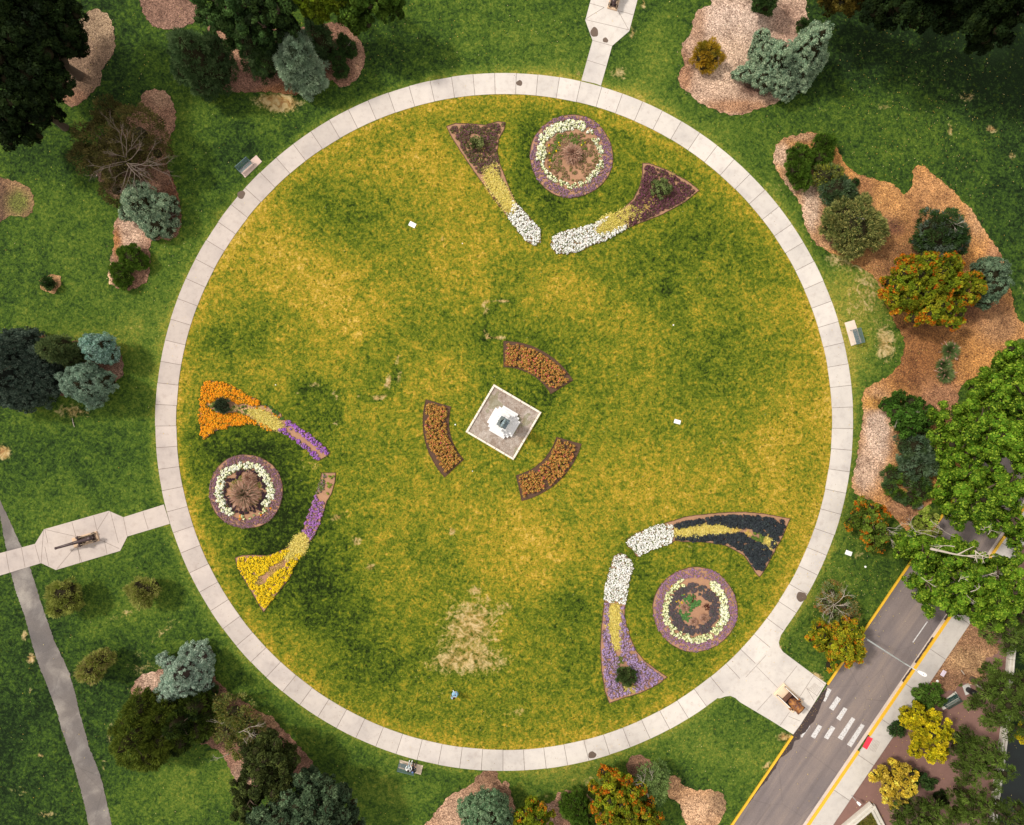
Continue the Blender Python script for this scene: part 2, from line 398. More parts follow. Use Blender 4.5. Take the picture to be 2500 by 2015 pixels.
for bb in [
    (1360, 190, 110, 40, .20), (1600, 160, 60, 130, .20), (1560, 250, 100, 40, .16), (1760, 320, 120, 40, .14), (1480, 230, 90, 30, .12),
    (1900, 520, 60, 160, .14), (2060, 720, 50, 110, .22), (2130, 740, 70, 120, .22), (2090, 880, 40, 90, .16), (1050, 90, 200, 90, -.06), (1000, 150, 120, 60, -.06),
    (230, 830, 120, 60, .12), (330, 800, 60, 60, .12), (120, 560, 100, 60, .05), (100, 480, 70, 60, .10), (450, 800, 50, 120, .06),
    (90, 1010, 60, 40, .14), (300, 1500, 120, 30, .12, -30), (180, 1340, 60, 40, .08), (700, 1900, 110, 40, .12, 25), (900, 1960, 120, 60, .08),
    (720, 1830, 60, 50, .05), (1000, 1930, 160, 40, .07), (1500, 1880, 60, 30, .05), (1380, 1900, 140, 30, .16), (1750, 1850, 120, 60, .10),
    (1860, 1860, 40, 60, .08), (2000, 1460, 60, 60, .06), (650, 300, 60, 40, .12), (480, 1700, 100, 60, -.02), (560, 330, 80, 120, -.05),
    (480, 280, 80, 80, .08), (350, 130, 40, 100, .06), (300, 250, 60, 60, -.08), (480, 1920, 130, 90, .17), (330, 1960, 120, 70, .06),
    # the corners: green turf, its tone lowered to stand in for fading light
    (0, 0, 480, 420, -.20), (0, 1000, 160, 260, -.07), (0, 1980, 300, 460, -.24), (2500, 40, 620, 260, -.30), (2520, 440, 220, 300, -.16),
    (2100, 130, 120, 100, -.10), (2300, 330, 200, 90, .02), (620, 2010, 260, 160, -.08), (560, 620, 60, 60, -.05), (170, 1100, 160, 80, -.07),
    (430, 1000, 60, 140, -.06), (800, 230, 160, 40, -.04), (380, 1480, 180, 100, .05), (110, 850, 100, 60, .08), (2200, 300, 180, 80, .05), (1700, 1790, 150, 90, .07), (2050, 1420, 70, 60, .05), (930, 1900, 120, 50, .06), (1290, 100, 120, 70, .10), (620, 60, 40, 40, .05), (600, 400, 100, 80, -.05), (700, 400, 200, 100, -.07), (240, 1620, 150, 150, -.06), (500, 1500, 70, 60, -.02),
    (1300, 60, 100, 60, -.02), (2050, 250, 60, 40, .04), (1650, 1880, 60, 40, -.10), (1690, 1950, 50, 60, -.10), (2150, 1420, 60, 80, -.04)]:
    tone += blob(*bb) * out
bare = np.zeros_like(tone)
for bb in [(1130, 1560, 95, 110, .52), (1180, 1500, 80, 60, .30), (1080, 1620, 60, 30, .3), (1210, 1620, 70, 40, .34), (1260, 1740, 60, 22, .42),
    (826, 1262, 26, 12, .75, -20), (870, 1320, 14, 16, .7), (905, 1385, 16, 14, .75), (1104, 1297, 12, 13, .8), (760, 1140, 50, 26, .36),
    (950, 940, 8, 26, .5), (1180, 745, 8, 20, .62, 30), (1205, 735, 20, 6, .55), (1215, 825, 26, 8, .7), (905, 970, 22, 6, .55), (945, 935, 6, 20, .6, 30),
    (970, 880, 7, 26, .6, 20), (1625, 1020, 20, 10, .1), (1780, 1080, 40, 22, .36), (1420, 1055, 12, 12, .38), (1100, 580, 26, 14, .34), (1080, 590, 6, 12, .4),
    (1895, 460, 60, 50, .30), (1690, 1335, 26, 9, .5), (300, 1500, 60, 16, .5, -30), (400, 1540, 60, 16, .5, -40), (350, 1625, 60, 40, .45), (330, 800, 50, 22, .3),
    (690, 258, 52, 26, .72), (655, 240, 70, 20, .5), (2420, 315, 20, 12, .75), (2360, 235, 34, 16, .55), (2320, 318, 10, 18, .7), (2470, 380, 16, 16, .6), (2160, 260, 30, 16, .5),
    (1545, 80, 10, 30, .62, 10), (1510, 180, 30, 30, .55), (1412, 180, 8, 10, .8), (1570, 10, 8, 20, .7), (180, 1005, 60, 24, .62), (95, 700, 30, 8, .1),
    (8, 1105, 22, 22, .95), (60, 1552, 10, 16, .7), (76, 1608, 14, 16, .8), (100, 1845, 12, 10, .7), (270, 1790, 12, 50, .5, 12), (255, 1870, 8, 20, .5),
    (30, 1800, 6, 30, .4), (70, 1680, 14, 34, .38, -25), (110, 1990, 60, 12, .5), (50, 1930, 34, 24, .42), (1670, 1740, 20, 8, .4), (1700, 1820, 26, 26, .3), (1560, 1900, 30, 30, .3),
    (1330, 1945, 26, 26, .3), (1440, 1920, 50, 40, .45), (1640, 1910, 30, 20, .7), (1900, 1590, 12, 20, .95), (1990, 1655, 24, 14, .95), (1915, 1800, 24, 14, .85), (1872, 1870, 12, 14, .8),
    (2100, 1360, 36, 20, .5), (2075, 760, 50, 80, .26), (2125, 700, 60, 80, .46), (2165, 850, 36, 50, .34), (2060, 640, 60, 30, .3), (2160, 830, 30, 60, .4), (2040, 620, 50, 30, .3), (470, 1000, 20, 10, .1), (2500, 700, 20, 60, .4),
    (1960, 1655, 20, 12, .7), (560, 1010, 30, 10, .2), (690, 1260, 20, 10, .2), (640, 1090, 20, 8, .3), (1160, 1440, 16, 10, .5), (1240, 1480, 20, 20, .3)]:
    bare += blob(*bb)
# faint outlines of old beds under the lawn
for (cx, cy, rx, ry, a0, a1) in [(1235, 790, 55, 55, 130, 300), (905, 905, 72, 70, 0, 120), (770, 1000, 60, 60, 220, 400)]:
    d = np.abs(np.hypot((PX - cx) / rx, (PY - cy) / ry) - 1) * rx
    an = (np.degrees(np.arctan2(PY - cy, PX - cx)) % 360); w = ((an > a0) & (an < a1)) | (an + 360 < a1)
    tone -= 0.12 * np.exp(-((d - 0) / 14) ** 2) * w; tone -= 0.05 * np.exp(-np.maximum(0, np.hypot((PX - cx) / rx, (PY - cy) / ry) - .8) ** 2 * 30); bare += .62 * np.exp(-((d - 0) / 7) ** 2) * w * np.clip(.6 + np.sin(an * .11 + cx), 0, 1)
ny, nx = X.shape
Vg = np.stack([X.ravel(), Y.ravel(), np.zeros(nx * ny)], 1)
i0 = (np.arange(ny - 1)[:, None] * nx + np.arange(nx - 1)[None, :]).ravel()
g = MB(); g.add(Vg, np.stack([i0, i0 + 1, i0 + nx + 1, i0 + nx], 1))
me = g.mesh('ground')
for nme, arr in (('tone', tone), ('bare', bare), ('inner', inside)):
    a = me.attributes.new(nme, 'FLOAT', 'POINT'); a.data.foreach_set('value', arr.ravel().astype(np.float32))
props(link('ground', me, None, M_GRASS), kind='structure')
# ------------------------------------------------------------------ paths, plaza, road
CX, CY, RI, RO = 1231.0, 1030.5, 800.5, 851.5
def polar(r, deg): return (CX + r * math.cos(math.radians(deg)), CY + r * math.sin(math.radians(deg)))
def shade(base, k=0.05):
    v = 1 + RS.uniform(-k, k); return tuple(min(1, b * v) for b in base)
CONC_W = (0.50, 0.44, 0.41)      # west side: browner slabs, also darkened to stand in for dimmer light
CONC_E = (0.60, 0.565, 0.535)
def conc(px): t = min(1, max(0, (px - 400) / 900)); return tuple(a + (b - a) * t for a, b in zip(CONC_W, CONC_E))

mb = MB()
nsl = 101; base_ring = []
mb.plate([W(*polar(RO - 0.5, a)) for a in np.arange(0, 360, 1.0)] , 0.012, 0.0, (0.16, 0.12, 0.1), 1) if False else None
rng_a = np.arange(0, 360.01, 360 / 202.0)
vi = [(*W(*polar(RI + 0.6, a)), 0.022) for a in rng_a]; vo_ = [(*W(*polar(RO - 0.6, a)), 0.022) for a in rng_a]
n = len(rng_a); mb.add(vi + vo_, [[i, i + 1, n + i + 1, n + i][::-1] for i in range(n - 1)], (0.2, 0.15, 0.12), 1)
for k in range(nsl):
    a0 = k * 360 / nsl + 1.1; a1 = a0 + 360 / nsl; g_ = 0.035
    A = [a0 + g_, (a0 + a1) / 2, a1 - g_]
    rr = [RI + RS.uniform(-.5, .5), RO + RS.uniform(-.5, .5)]
    poly = [W(*polar(rr[0], a)) for a in A] + [W(*polar(rr[1], a)) for a in A[::-1]]
    mb.plate(poly, 0.045, 0.045, shade(conc(polar(825, a0)[0]), .075))
props(mb.build('footpath', [M_CONC, M_JOINT]), kind='structure')

def joints(mb, segs, z, w=0.028):
    for (a, b) in segs:
        (x0, y0), (x1, y1) = W(*a), W(*b); L_ = math.hypot(x1 - x0, y1 - y0)
        mb.box(((x0 + x1) / 2, (y0 + y1) / 2, z), (L_, w, 0.008), math.atan2(y1 - y0, x1 - x0), (0.2, 0.15, 0.12), 1)

# north walk with its cannon platform
mb = MB()
north = [(1419.3, 197), (1428.9 + 17.6, 99.4), (1428.9, 50), (1453, -40), (1491, -80), (1520, -170), (1568, -160), (1549, -72), (1570, -52), (1536.2, 76.6), (1494.4, 112.7), (1467, 210), (1455, 205)]
mb.plate(WP(north), 0.041, 0.041, CONC_E)
J = [((1434, 148), (1479, 162)), ((1446.5, 99.4), (1494.4, 112.7)), ((1430, 49), (1536, 74)), ((1475, 19), (1430, 47)), ((1509, 27), (1534, 73)), ((1440, 9), (1475, 19)), ((1509, 27), (1546, 37))]
joints(mb, J, 0.042); props(mb.build('footpath', [M_CONC, M_JOINT]), kind='structure')
# west walk with its cannon platform
mb = MB()
west = [(400, 1232), (301.6, 1263), (266, 1247.5), (107.7, 1292.6), (86, 1328), (0, 1350.7), (-300, 1436), (-285, 1492), (0, 1405.5), (101, 1375), (137, 1391.8), (293.8, 1345), (311.4, 1310), (415, 1279), (408, 1256)]
mb.plate(WP(west), 0.041, 0.041, CONC_W)
def c5(x, y): return (x / 2.553, 660 + y / 2.553)
J = [((301.6, 1263), (311.4, 1310)), (c5(892, 1505), c5(925, 1615)), (c5(690, 1505), c5(740, 1700)), (c5(585, 1530), c5(608, 1632)), (c5(450, 1570), c5(475, 1660)), (c5(282, 1618), c5(300, 1700)),
     ((110, 1335), (120, 1382)), ((190, 1338), (200, 1372)), (c5(680, 1505), c5(608, 1620)), (c5(280, 1615), c5(478, 1660)), (c5(625, 1680), c5(745, 1735)), ((185, 1335), (139, 1390)), ((107, 1293), (101, 1375)),
     ((53, 1337), (62, 1385)), ((15, 1348), (24, 1399)), ((86, 1330), (98, 1373)), ((255, 1318), (262, 1353)), (c5(480, 1665), (196, 1374))]
joints(mb, J, 0.042); props(mb.build('footpath', [M_CONC, M_JOINT]), kind='structure')
# south-east plaza
mb = MB()
plaza = [(1744, 1703), (1757, 1705), (1772, 1700), (1783, 1699), (1795, 1704), (1806, 1714), (1880, 1758), (1936, 1793), (1952, 1772), (2000, 1697), (2017, 1668), (1987, 1648), (1912, 1592), (1903, 1580), (1901, 1568), (1906, 1551), (1925, 1523)] + [polar(RO - 1, a_) for a_ in range(36, 53)]
mb.plate(WP(plaza), 0.041, 0.041, CONC_E)
def c7(x, y): return (1820 + x / 8.68, 1600 + y / 8.68)
J = [(c7(0, 465), c7(430, 0)), (c7(230, 235), c7(680, 690)), (c7(1085, 225), c7(805, 580)), (c7(560, 820), c7(245, 1170)), (c7(1440, 430), c7(1150, 870)), (c7(930, 1200), c7(730, 1480)),
     (c7(1285, 690), c7(1520, 860)), (c7(1290, 690), c7(1445, 950)), (c7(1440, 430), c7(1700, 640)), (c7(910, 1290), c7(1150, 1390)), (c7(1200, 1060), c7(1330, 1170)), (c7(1640, 660), c7(1500, 870))]
joints(mb, J, 0.042, 0.028)
for q in range(7):
    t = q / 6; joints(mb, [(c7(1350 + 100 * t, 690 - 100 * t), c7(1490 + 110 * t, 800 - 110 * t))], 0.042, 0.015)
props(mb.build('plaza', [M_CONC, M_JOINT]), kind='structure')

# old asphalt walk in the south-west
lf = [(-60, 1130), (-6, 1228), (27, 1399.6), (39, 1445), (62, 1510), (80, 1578), (97, 1630), (117.5, 1680), (140, 1740), (153, 1789), (171, 1840), (188, 1895), (205, 1960), (217, 2015), (232, 2100), (246, 2200)]
rt = [(-40, 1150), (0, 1220), (53, 1336), (74, 1386), (94, 1452), (113, 1508), (133, 1566), (150, 1600), (170, 1644), (183, 1690), (192, 1731), (206, 1780), (219, 1829), (237, 1870), (251, 1915), (262, 1965), (274, 2015), (292, 2100), (306, 2200)]
def dense(pts, step=6, jit=0.0, closed=False):
    o = []; n = len(pts)
    for i in range(n if closed else n - 1):
        a, b = pts[i], pts[(i + 1) % n]; m = max(1, int(math.hypot(b[0] - a[0], b[1] - a[1]) / step))
        for k in range(m): o.append((a[0] + (b[0] - a[0]) * k / m + RS.uniform(-jit, jit), a[1] + (b[1] - a[1]) * k / m + RS.uniform(-jit, jit)))
    if not closed: o.append(pts[-1])
    return o
mb = MB(); mb.plate(WP(dense(lf, 3.5, 1.1) + dense(rt, 3.5, 1.1)[::-1]), 0.016, 0.0)
props(mb.build('asphalt_path', M_GRAVEL), kind='structure')

# the road
rd = (0.5623, -0.8269)     # direction of the road in photograph pixels (up and to the right)
rn = (0.8269, 0.5623)      # across, to the right
def road(u, v): return (1932.5 + rd[0] * u + rn[0] * v, 1795 + rd[1] * u + rn[1] * v)
RWW = 154.0
U0, U1 = -1300, 2300
mb = MB(); mb.plate(WP([road(U0, 4), road(U1, 4), road(U1, RWW), road(U0, RWW)]), 0.014, 0.0)
props(mb.build('road', M_ROAD), kind='structure')
def strip(mb, u0, u1, v0, v1, z, th, col=(0.5,)*3, mi=0, step=60):
    k = max(1, int((u1 - u0) / step))
    for i in range(k):
        a = u0 + (u1 - u0) * i / k; b = u0 + (u1 - u0) * (i + 1) / k
        mb.plate(WP([road(a, v0), road(b, v0), road(b, v1), road(a, v1)]), z, th, col, mi)
def ubar(px, py): return (px - 1932.5) * rd[0] + (py - 1795) * rd[1]
def vbar(px, py): return (px - 1932.5) * rn[0] + (py - 1795) * rn[1]
up = ubar(2016.7, 1669)
mb = MB()
strip(mb, up, U1, 0.0, 4.5, 0.13, 0.13); strip(mb, U0, 0, 0.0, 4.5, 0.13, 0.13)
mb.build('kerb', M_YELLOW)['kind'] = 'structure'
mb = MB(); strip(mb, U0, U1, RWW - 8.5, RWW - 1.2, 0.03, 0.03, (0.60, 0.52, 0.47))
props(mb.build('gutter', M_CONC), kind='structure')
mb = MB(); ur = ubar(2118.5, 1793)
strip(mb, U0, ur - 46, RWW - 1, RWW + 5.0, 0.14, 0.14); strip(mb, ur, U1, RWW - 1, RWW + 5.0, 0.14, 0.14)
mb.build('kerb', M_YELLOW)['kind'] = 'structure'
mb = MB()
k0 = ur - 46
a = U0
while a < U1:
    b = a + 104
    col = shade((0.56, 0.53, 0.50), 0.06)
    mb.plate(WP([road(a + .5, RWW + 5), road(b - .5, RWW + 5), road(b - .5, RWW + 51), road(a + .5, RWW + 51)]), 0.137, 0.137, col); a = b
props(mb.build('pavement', M_CONC), kind='structure')
mb = MB(); mb.plate(WP([road(U0, RWW + 5.5), road(U1, RWW + 5.5), road(U1, RWW + 50), road(U0, RWW + 50)]), 0.1, 0)
props(mb.build('pavement_bed', M_JOINT), kind='structure')
def t4(x, y): return (1860 + x / 2.553, 1335 + y / 2.553)
mb = MB(); mb.plate(WP([t4(657, 1178), t4(688, 1192), t4(650, 1260), t4(622, 1244)]), 0.149, 0.02)
props(mb.build('tactile_paving', M_RED), kind='structure')
mb = MB()
for q in range(6):
    t = q / 5.0; joints(mb, [(t4(660 + 40 * t, 1262 + 14 * t), t4(693 + 40 * t, 1196 + 14 * t))], 0.140, 0.015)
props(mb.build('ramp_groove', [M_JOINT, M_JOINT]), kind='structure')
mb = MB()
for poly in [[(468, 932), (492, 950), (445, 1022), (418, 1005)], [(510, 1000), (533, 1012), (488, 1085), (463, 1068)], [(560, 1062), (582, 1075), (500, 1207), (472, 1190)],
             [(618, 1102), (641, 1115), (557, 1250), (530, 1232)], [(352, 1108), (376, 1122), (330, 1197), (304, 1182)], [(432, 1115), (457, 1130), (412, 1202), (386, 1188)],
             [(410, 880), (434, 892), (395, 968), (375, 955)], [(290, 1112), (300, 1118), (250, 1190), (240, 1182)], [(1028, 465), (1034, 468), (943, 598), (938, 594)]]:
    mb.plate(WP([t4(*p) for p in poly]), 0.0185, 0)
props(mb.build('crosswalk_marking', M_PAINT), kind='structure')
silt = [(412, 872), (404, 880), (372, 912), (345, 960), (300, 1000), (260, 1060), (235, 1095), (200, 1160), (185, 1182), (150, 1235), (110, 1290), (60, 1360), (20, 1420), (-30, 1490), (-90, 1590), (-80, 1600), (-10, 1500), (30, 1460),
        (60, 1410), (85, 1380), (110, 1320), (140, 1300), (190, 1258), (200, 1215), (235, 1200), (238, 1172), (272, 1156), (297, 1112), (322, 1095), (343, 1050), (360, 1008), (368, 980), (388, 950), (398, 915)]
mb = MB(); mb.plate(WP(dense([t4(*p) for p in silt], 4, 0.9, True)), 0.0225, 0)
for _ in range(170):
    t = RS.rand(); x = 405 - 400 * t + RS.uniform(-14, 22); y = 890 + 560 * t + RS.uniform(-20, 20)
    wx, wy = W(*t4(x, y)); a = RS.uniform(0, 3.1); s_ = RS.uniform(.02, .05)
    mb.quads(np.array([[wx, wy, .04]]), np.array([[math.cos(a) * s_, math.sin(a) * s_, 0.01]]), np.array([[-math.sin(a) * s_ * .6, math.cos(a) * s_ * .6, 0]]), np.array([[.5, .32, .13]]), 1)
props(mb.build('silt', [M_DIRTDARK, M_LEAF]), kind='structure')
mb = MB()
for u0, u1 in ((ubar(*t4(1060, 560)), ubar(*t4(1060, 560)) - 76), (ubar(*t4(940, 740)) - 6, ubar(*t4(870, 835))), (ubar(*t4(1165, 395)) + 20, ubar(*t4(1130, 450)))):
    pp = dense([road(u0, RWW - 5.5), road(u1, RWW - 6.5), road(u1, RWW - 1.3), road(u0, RWW - 1.3)], 4, 0.5, True); mb.plate(WP(pp), 0.036, 0)
props(mb.build('gutter_silt', M_DIRTDARK), kind='structure')
# park ground beyond the pavement
mb = MB(); mb.plate(WP([road(-1300, RWW + 51.5), road(420, RWW + 51.5), (2500, 1310), (2900, 1000), (2900, 3100), road(-1300, RWW + 900)]), 0.012, 0)
props(mb.build('gravel_yard', M_DG), kind='structure')
# mauve-brown blacktop strip at the far right seen between the trees
def in_poly(P, poly):
    x, y = P[:, 0], P[:, 1]; r = np.zeros(len(P), bool); n = len(poly)
    for i in range(n):
        x0, y0 = poly[i]; x1, y1 = poly[(i + 1) % n]
        c = ((y0 > y) != (y1 > y)); 
        with np.errstate(divide='ignore', invalid='ignore'): r ^= c & (x < (x1 - x0) * (y - y0) / (y1 - y0 + 1e-12) + x0)
    return r

def smooth_loop(pts, per=5):
    o = []; n = len(pts)
    for i in range(n):
        p0, p1, p2, p3 = (np.array(pts[(i + k) % n], float) for k in (-1, 0, 1, 2))
        for k in range(per):
            t = k / per; o.append(tuple(0.5 * ((2 * p1) + (-p0 + p2) * t + (2 * p0 - 5 * p1 + 4 * p2 - p3) * t * t + (-p0 + 3 * p1 - 3 * p2 + p3) * t ** 3)))
    return o
ORANGE = (0.46, 0.21, 0.08); PALE = (0.62, 0.46, 0.40); PINKB = (0.34, 0.19, 0.13); GREYP = (0.26, 0.16, 0.125); DARKM = (0.16, 0.08, 0.055)
BEDN = [0]
def bed(name, pts, col, zones=(), chips=22, z=0.02, jit=1.3, smooth=True):
    """a mulch bed: gridded sheet with colour zones and loose wood chips on top"""
    BEDN[0] += 1; z = z + 0.0042 * (BEDN[0] % 4)
    out = dense(smooth_loop(pts, 4) if smooth else pts, 3.0, jit, True)
    out = [(x + 1.6 * math.sin(y * .31 + x * .13), y + 1.6 * math.sin(x * .27 - y * .1)) for x, y in out]
    xs = [p[0] for p in out]; ys = [p[1] for p in out]
    # boundary polygon triangulated, then chips coloured per place; base colour by zone through a grid of inner points
    from mathutils.geometry import delaunay_2d_cdt
    gxs = np.arange(min(xs), max(xs), 9.0); gys = np.arange(min(ys), max(ys), 9.0)
    G = np.stack(np.meshgrid(gxs, gys), -1).reshape(-1, 2); G = G + RS.uniform(-2, 2, G.shape); G = G[in_poly(G, out)]
    vin = [Vector(p) for p in out] + [Vector(p) for p in G]
    n = len(out)
    vv, ee, ff, *_ = delaunay_2d_cdt(vin, [], [list(range(n))], 1, 1e-4)
    V2 = np.array([tuple(v) for v in vv])
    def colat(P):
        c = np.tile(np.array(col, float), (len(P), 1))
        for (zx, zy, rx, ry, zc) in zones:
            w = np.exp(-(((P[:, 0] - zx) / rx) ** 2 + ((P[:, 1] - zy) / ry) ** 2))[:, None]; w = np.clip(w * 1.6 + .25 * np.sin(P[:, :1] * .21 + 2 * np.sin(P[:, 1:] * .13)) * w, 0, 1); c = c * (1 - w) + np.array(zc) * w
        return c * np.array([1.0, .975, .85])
    mb = MB(); Wv = np.array([(*W(x, y), z) for x, y in V2]); cc = colat(V2)
    tri = [list(f) for f in ff if len(f) == 3]
    A = np.array(tri); a, b, c = Wv[A[:, 0]], Wv[A[:, 1]], Wv[A[:, 2]]
    fl = ((b - a)[:, 0] * (c - a)[:, 1] - (b - a)[:, 1] * (c - a)[:, 0]) < 0; A[fl] = A[fl][:, ::-1]
    mb.add(Wv, A, cc)
    area = (max(xs) - min(xs)) * (max(ys) - min(ys)) * S * S
    m = int(area * chips); P = np.stack([RS.uniform(min(xs), max(xs), m), RS.uniform(min(ys), max(ys), m)], 1); P = P[in_poly(P, out)]; stray = RS.rand(len(P)) < .22; P[stray] += RS.normal(size=(int(stray.sum()), 2)) * 6
    m = len(P); cx = colat(P) * RS.uniform(0.55, 1.75, (m, 1)) * np.array([1, 1, 1]); an = RS.uniform(0, math.pi, m); ln = RS.uniform(.025, .075, m)
    P3 = np.array([(*W(x, y), z + 0.025) for x, y in P]).reshape(-1, 3); tl = RS.uniform(-.4, .4, m)
    Uq = np.stack([np.cos(an) * ln, np.sin(an) * ln, tl * ln], 1); Vq = np.stack([-np.sin(an) * ln * .35, np.cos(an) * ln * .35, 0 * an], 1)
    mb.quads(P3, Uq, Vq, np.clip(cx, 0, .85), 1)
    return props(mb.build(name, [M_MULCH, M_LEAF]), kind='structure')

bed('mulch_bed', [(222, 25), (250, 28), (268, 45), (279, 80), (280, 120), (268, 145), (250, 168), (247, 200), (230, 222), (205, 245), (180, 262), (155, 250), (135, 225), (120, 180), (150, 120), (190, 60)], (0.24, 0.165, 0.125), [(250, 60, 40, 40, (.36, .27, .2)), (180, 240, 40, 20, (.3, .17, .12))])
bed('mulch_bed', [(350, -20), (500, -30), (497, 10), (485, 45), (450, 66), (425, 73), (385, 68), (360, 50), (345, 15)], (0.25, 0.15, 0.125))
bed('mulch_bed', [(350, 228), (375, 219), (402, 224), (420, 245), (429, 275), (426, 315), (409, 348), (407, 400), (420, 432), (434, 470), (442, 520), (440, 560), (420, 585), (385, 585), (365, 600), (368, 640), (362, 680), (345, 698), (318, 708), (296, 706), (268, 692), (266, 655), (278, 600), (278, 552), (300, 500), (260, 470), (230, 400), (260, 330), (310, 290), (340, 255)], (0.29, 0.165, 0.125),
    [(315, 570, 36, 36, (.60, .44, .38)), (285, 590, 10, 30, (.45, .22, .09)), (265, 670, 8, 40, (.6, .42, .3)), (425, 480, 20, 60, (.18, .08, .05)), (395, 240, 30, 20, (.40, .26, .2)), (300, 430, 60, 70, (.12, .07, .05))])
bed('mulch_bed', [(-40, 430), (15, 438), (45, 445), (70, 460), (82, 485), (80, 515), (60, 530), (25, 528), (0, 545), (-40, 560)], (0.28, 0.17, 0.10), [(-5, 500, 22, 60, (.13, .07, .05)), (45, 495, 25, 28, (.13, .15, .03))], chips=10)
bed('mulch_bed', [(512, 60), (560, 45), (610, 58), (700, 75), (785, 58), (832, 58), (868, 85), (889, 120), (890, 152), (875, 188), (850, 210), (830, 212), (805, 196), (770, 215), (720, 232), (660, 225), (600, 226), (545, 221), (528, 190), (500, 130)], (0.27, 0.15, 0.115),
    [(585, 85, 40, 40, (.48, .30, .22)), (690, 222, 50, 14, (.42, .2, .1)), (875, 130, 14, 60, (.42, .26, .2)), (600, 190, 60, 24, (.33, .18, .15))])
bed('mulch_bed', [(1755, -30), (1735, 12), (1708, 22), (1692, 50), (1687, 80), (1668, 105), (1664, 130), (1670, 158), (1656, 185), (1662, 212), (1680, 226), (1705, 250), (1740, 266), (1780, 280), (1815, 280), (1845, 268), (1880, 258), (1905, 245), (1930, 200), (1960, 120), (1974, 60), (1966, 20), (1955, -30)], (0.50, 0.37, 0.32),
    [(1790, 60, 80, 50, (.62, .5, .48)), (1780, 150, 60, 60, (.60, .46, .40)), (1800, 262, 90, 18, (.36, .21, .14)), (1668, 180, 20, 60, (.38, .22, .15)), (1700, 60, 20, 60, (.42, .28, .22)), (1925, 60, 40, 50, (.45, .31, .27)), (1840, 215, 30, 20, (.2, .12, .1))], chips=30)
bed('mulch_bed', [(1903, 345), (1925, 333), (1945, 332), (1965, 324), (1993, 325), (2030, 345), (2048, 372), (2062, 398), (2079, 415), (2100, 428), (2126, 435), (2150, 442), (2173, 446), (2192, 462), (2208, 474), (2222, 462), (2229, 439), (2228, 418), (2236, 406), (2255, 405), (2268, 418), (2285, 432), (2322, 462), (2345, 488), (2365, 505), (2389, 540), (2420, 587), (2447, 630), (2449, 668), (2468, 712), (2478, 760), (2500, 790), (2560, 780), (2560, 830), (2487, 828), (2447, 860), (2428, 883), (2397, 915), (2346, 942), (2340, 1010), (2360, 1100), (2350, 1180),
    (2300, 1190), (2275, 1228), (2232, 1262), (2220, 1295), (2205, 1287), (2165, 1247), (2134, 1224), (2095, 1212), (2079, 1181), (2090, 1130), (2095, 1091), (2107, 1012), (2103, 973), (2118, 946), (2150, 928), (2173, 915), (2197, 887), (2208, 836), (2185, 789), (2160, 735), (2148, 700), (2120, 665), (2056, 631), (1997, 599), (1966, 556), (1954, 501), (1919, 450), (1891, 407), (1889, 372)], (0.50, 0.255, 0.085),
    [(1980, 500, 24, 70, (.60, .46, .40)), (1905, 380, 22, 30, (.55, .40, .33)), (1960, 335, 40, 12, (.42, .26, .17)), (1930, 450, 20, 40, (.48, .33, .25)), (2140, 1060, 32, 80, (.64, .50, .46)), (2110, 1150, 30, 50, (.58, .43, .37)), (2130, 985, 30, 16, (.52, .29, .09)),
     (2160, 480, 90, 60, (.50, .27, .11)), (2280, 480, 60, 60, (.48, .26, .12)), (2190, 640, 90, 60, (.32, .165, .075)), (2240, 830, 90, 60, (.29, .135, .05)), (2230, 900, 60, 50, (.27, .12, .045)), (2400, 760, 70, 40, (.24, .11, .05)), (2160, 550, 40, 24, (.28, .15, .08)), (2110, 470, 20, 60, (.34, .17, .08)), (2250, 560, 24, 60, (.30, .15, .07)), (2300, 980, 60, 50, (.38, .20, .12)), (2020, 590, 60, 20, (.5, .30, .18)), (2440, 800, 50, 40, (.34, .19, .10)),  # dark zones: litter, with shadow painted into the mulch colour by the big tree
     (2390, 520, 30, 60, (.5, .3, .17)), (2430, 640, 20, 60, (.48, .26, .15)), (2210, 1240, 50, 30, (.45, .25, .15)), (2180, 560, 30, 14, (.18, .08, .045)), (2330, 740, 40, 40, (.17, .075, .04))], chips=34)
bed('mulch_bed', [(320, 1690), (330, 1665), (352, 1645), (385, 1638), (420, 1620), (470, 1590), (505, 1598), (518, 1630), (530, 1660), (560, 1690), (605, 1718), (640, 1742), (662, 1748), (690, 1780), (722, 1812), (745, 1840), (768, 1868), (740, 1900), (700, 1915), (640, 1930), (590, 1925), (565, 1885), (530, 1830), (440, 1800), (360, 1760), (325, 1730)], (0.28, 0.155, 0.12),
    [(365, 1660, 28, 24, (.58, .43, .38)), (625, 1740, 50, 12, (.46, .26, .15)), (575, 1700, 40, 14, (.38, .23, .17)), (590, 1900, 30, 30, (.36, .24, .2)), (655, 1755, 30, 20, (.42, .26, .17)), (555, 1760, 30, 40, (.12, .06, .045))])
bed('mulch_bed', [(50, 818), (100, 815), (140, 836), (190, 832), (240, 830), (285, 845), (300, 880), (300, 915), (280, 935), (230, 960), (150, 965), (80, 930)], (0.20, 0.10, 0.075), [(80, 820, 60, 12, (.42, .22, .13)), (290, 905, 20, 20, (.3, .19, .16))])
bed('mulch_bed', [(98, 690), (112, 676), (132, 671), (148, 676), (149, 690), (143, 706), (130, 717), (112, 712), (100, 702)], (0.48, 0.29, 0.16), [(112, 690, 14, 16, (.2, .14, .05))], jit=0.9)
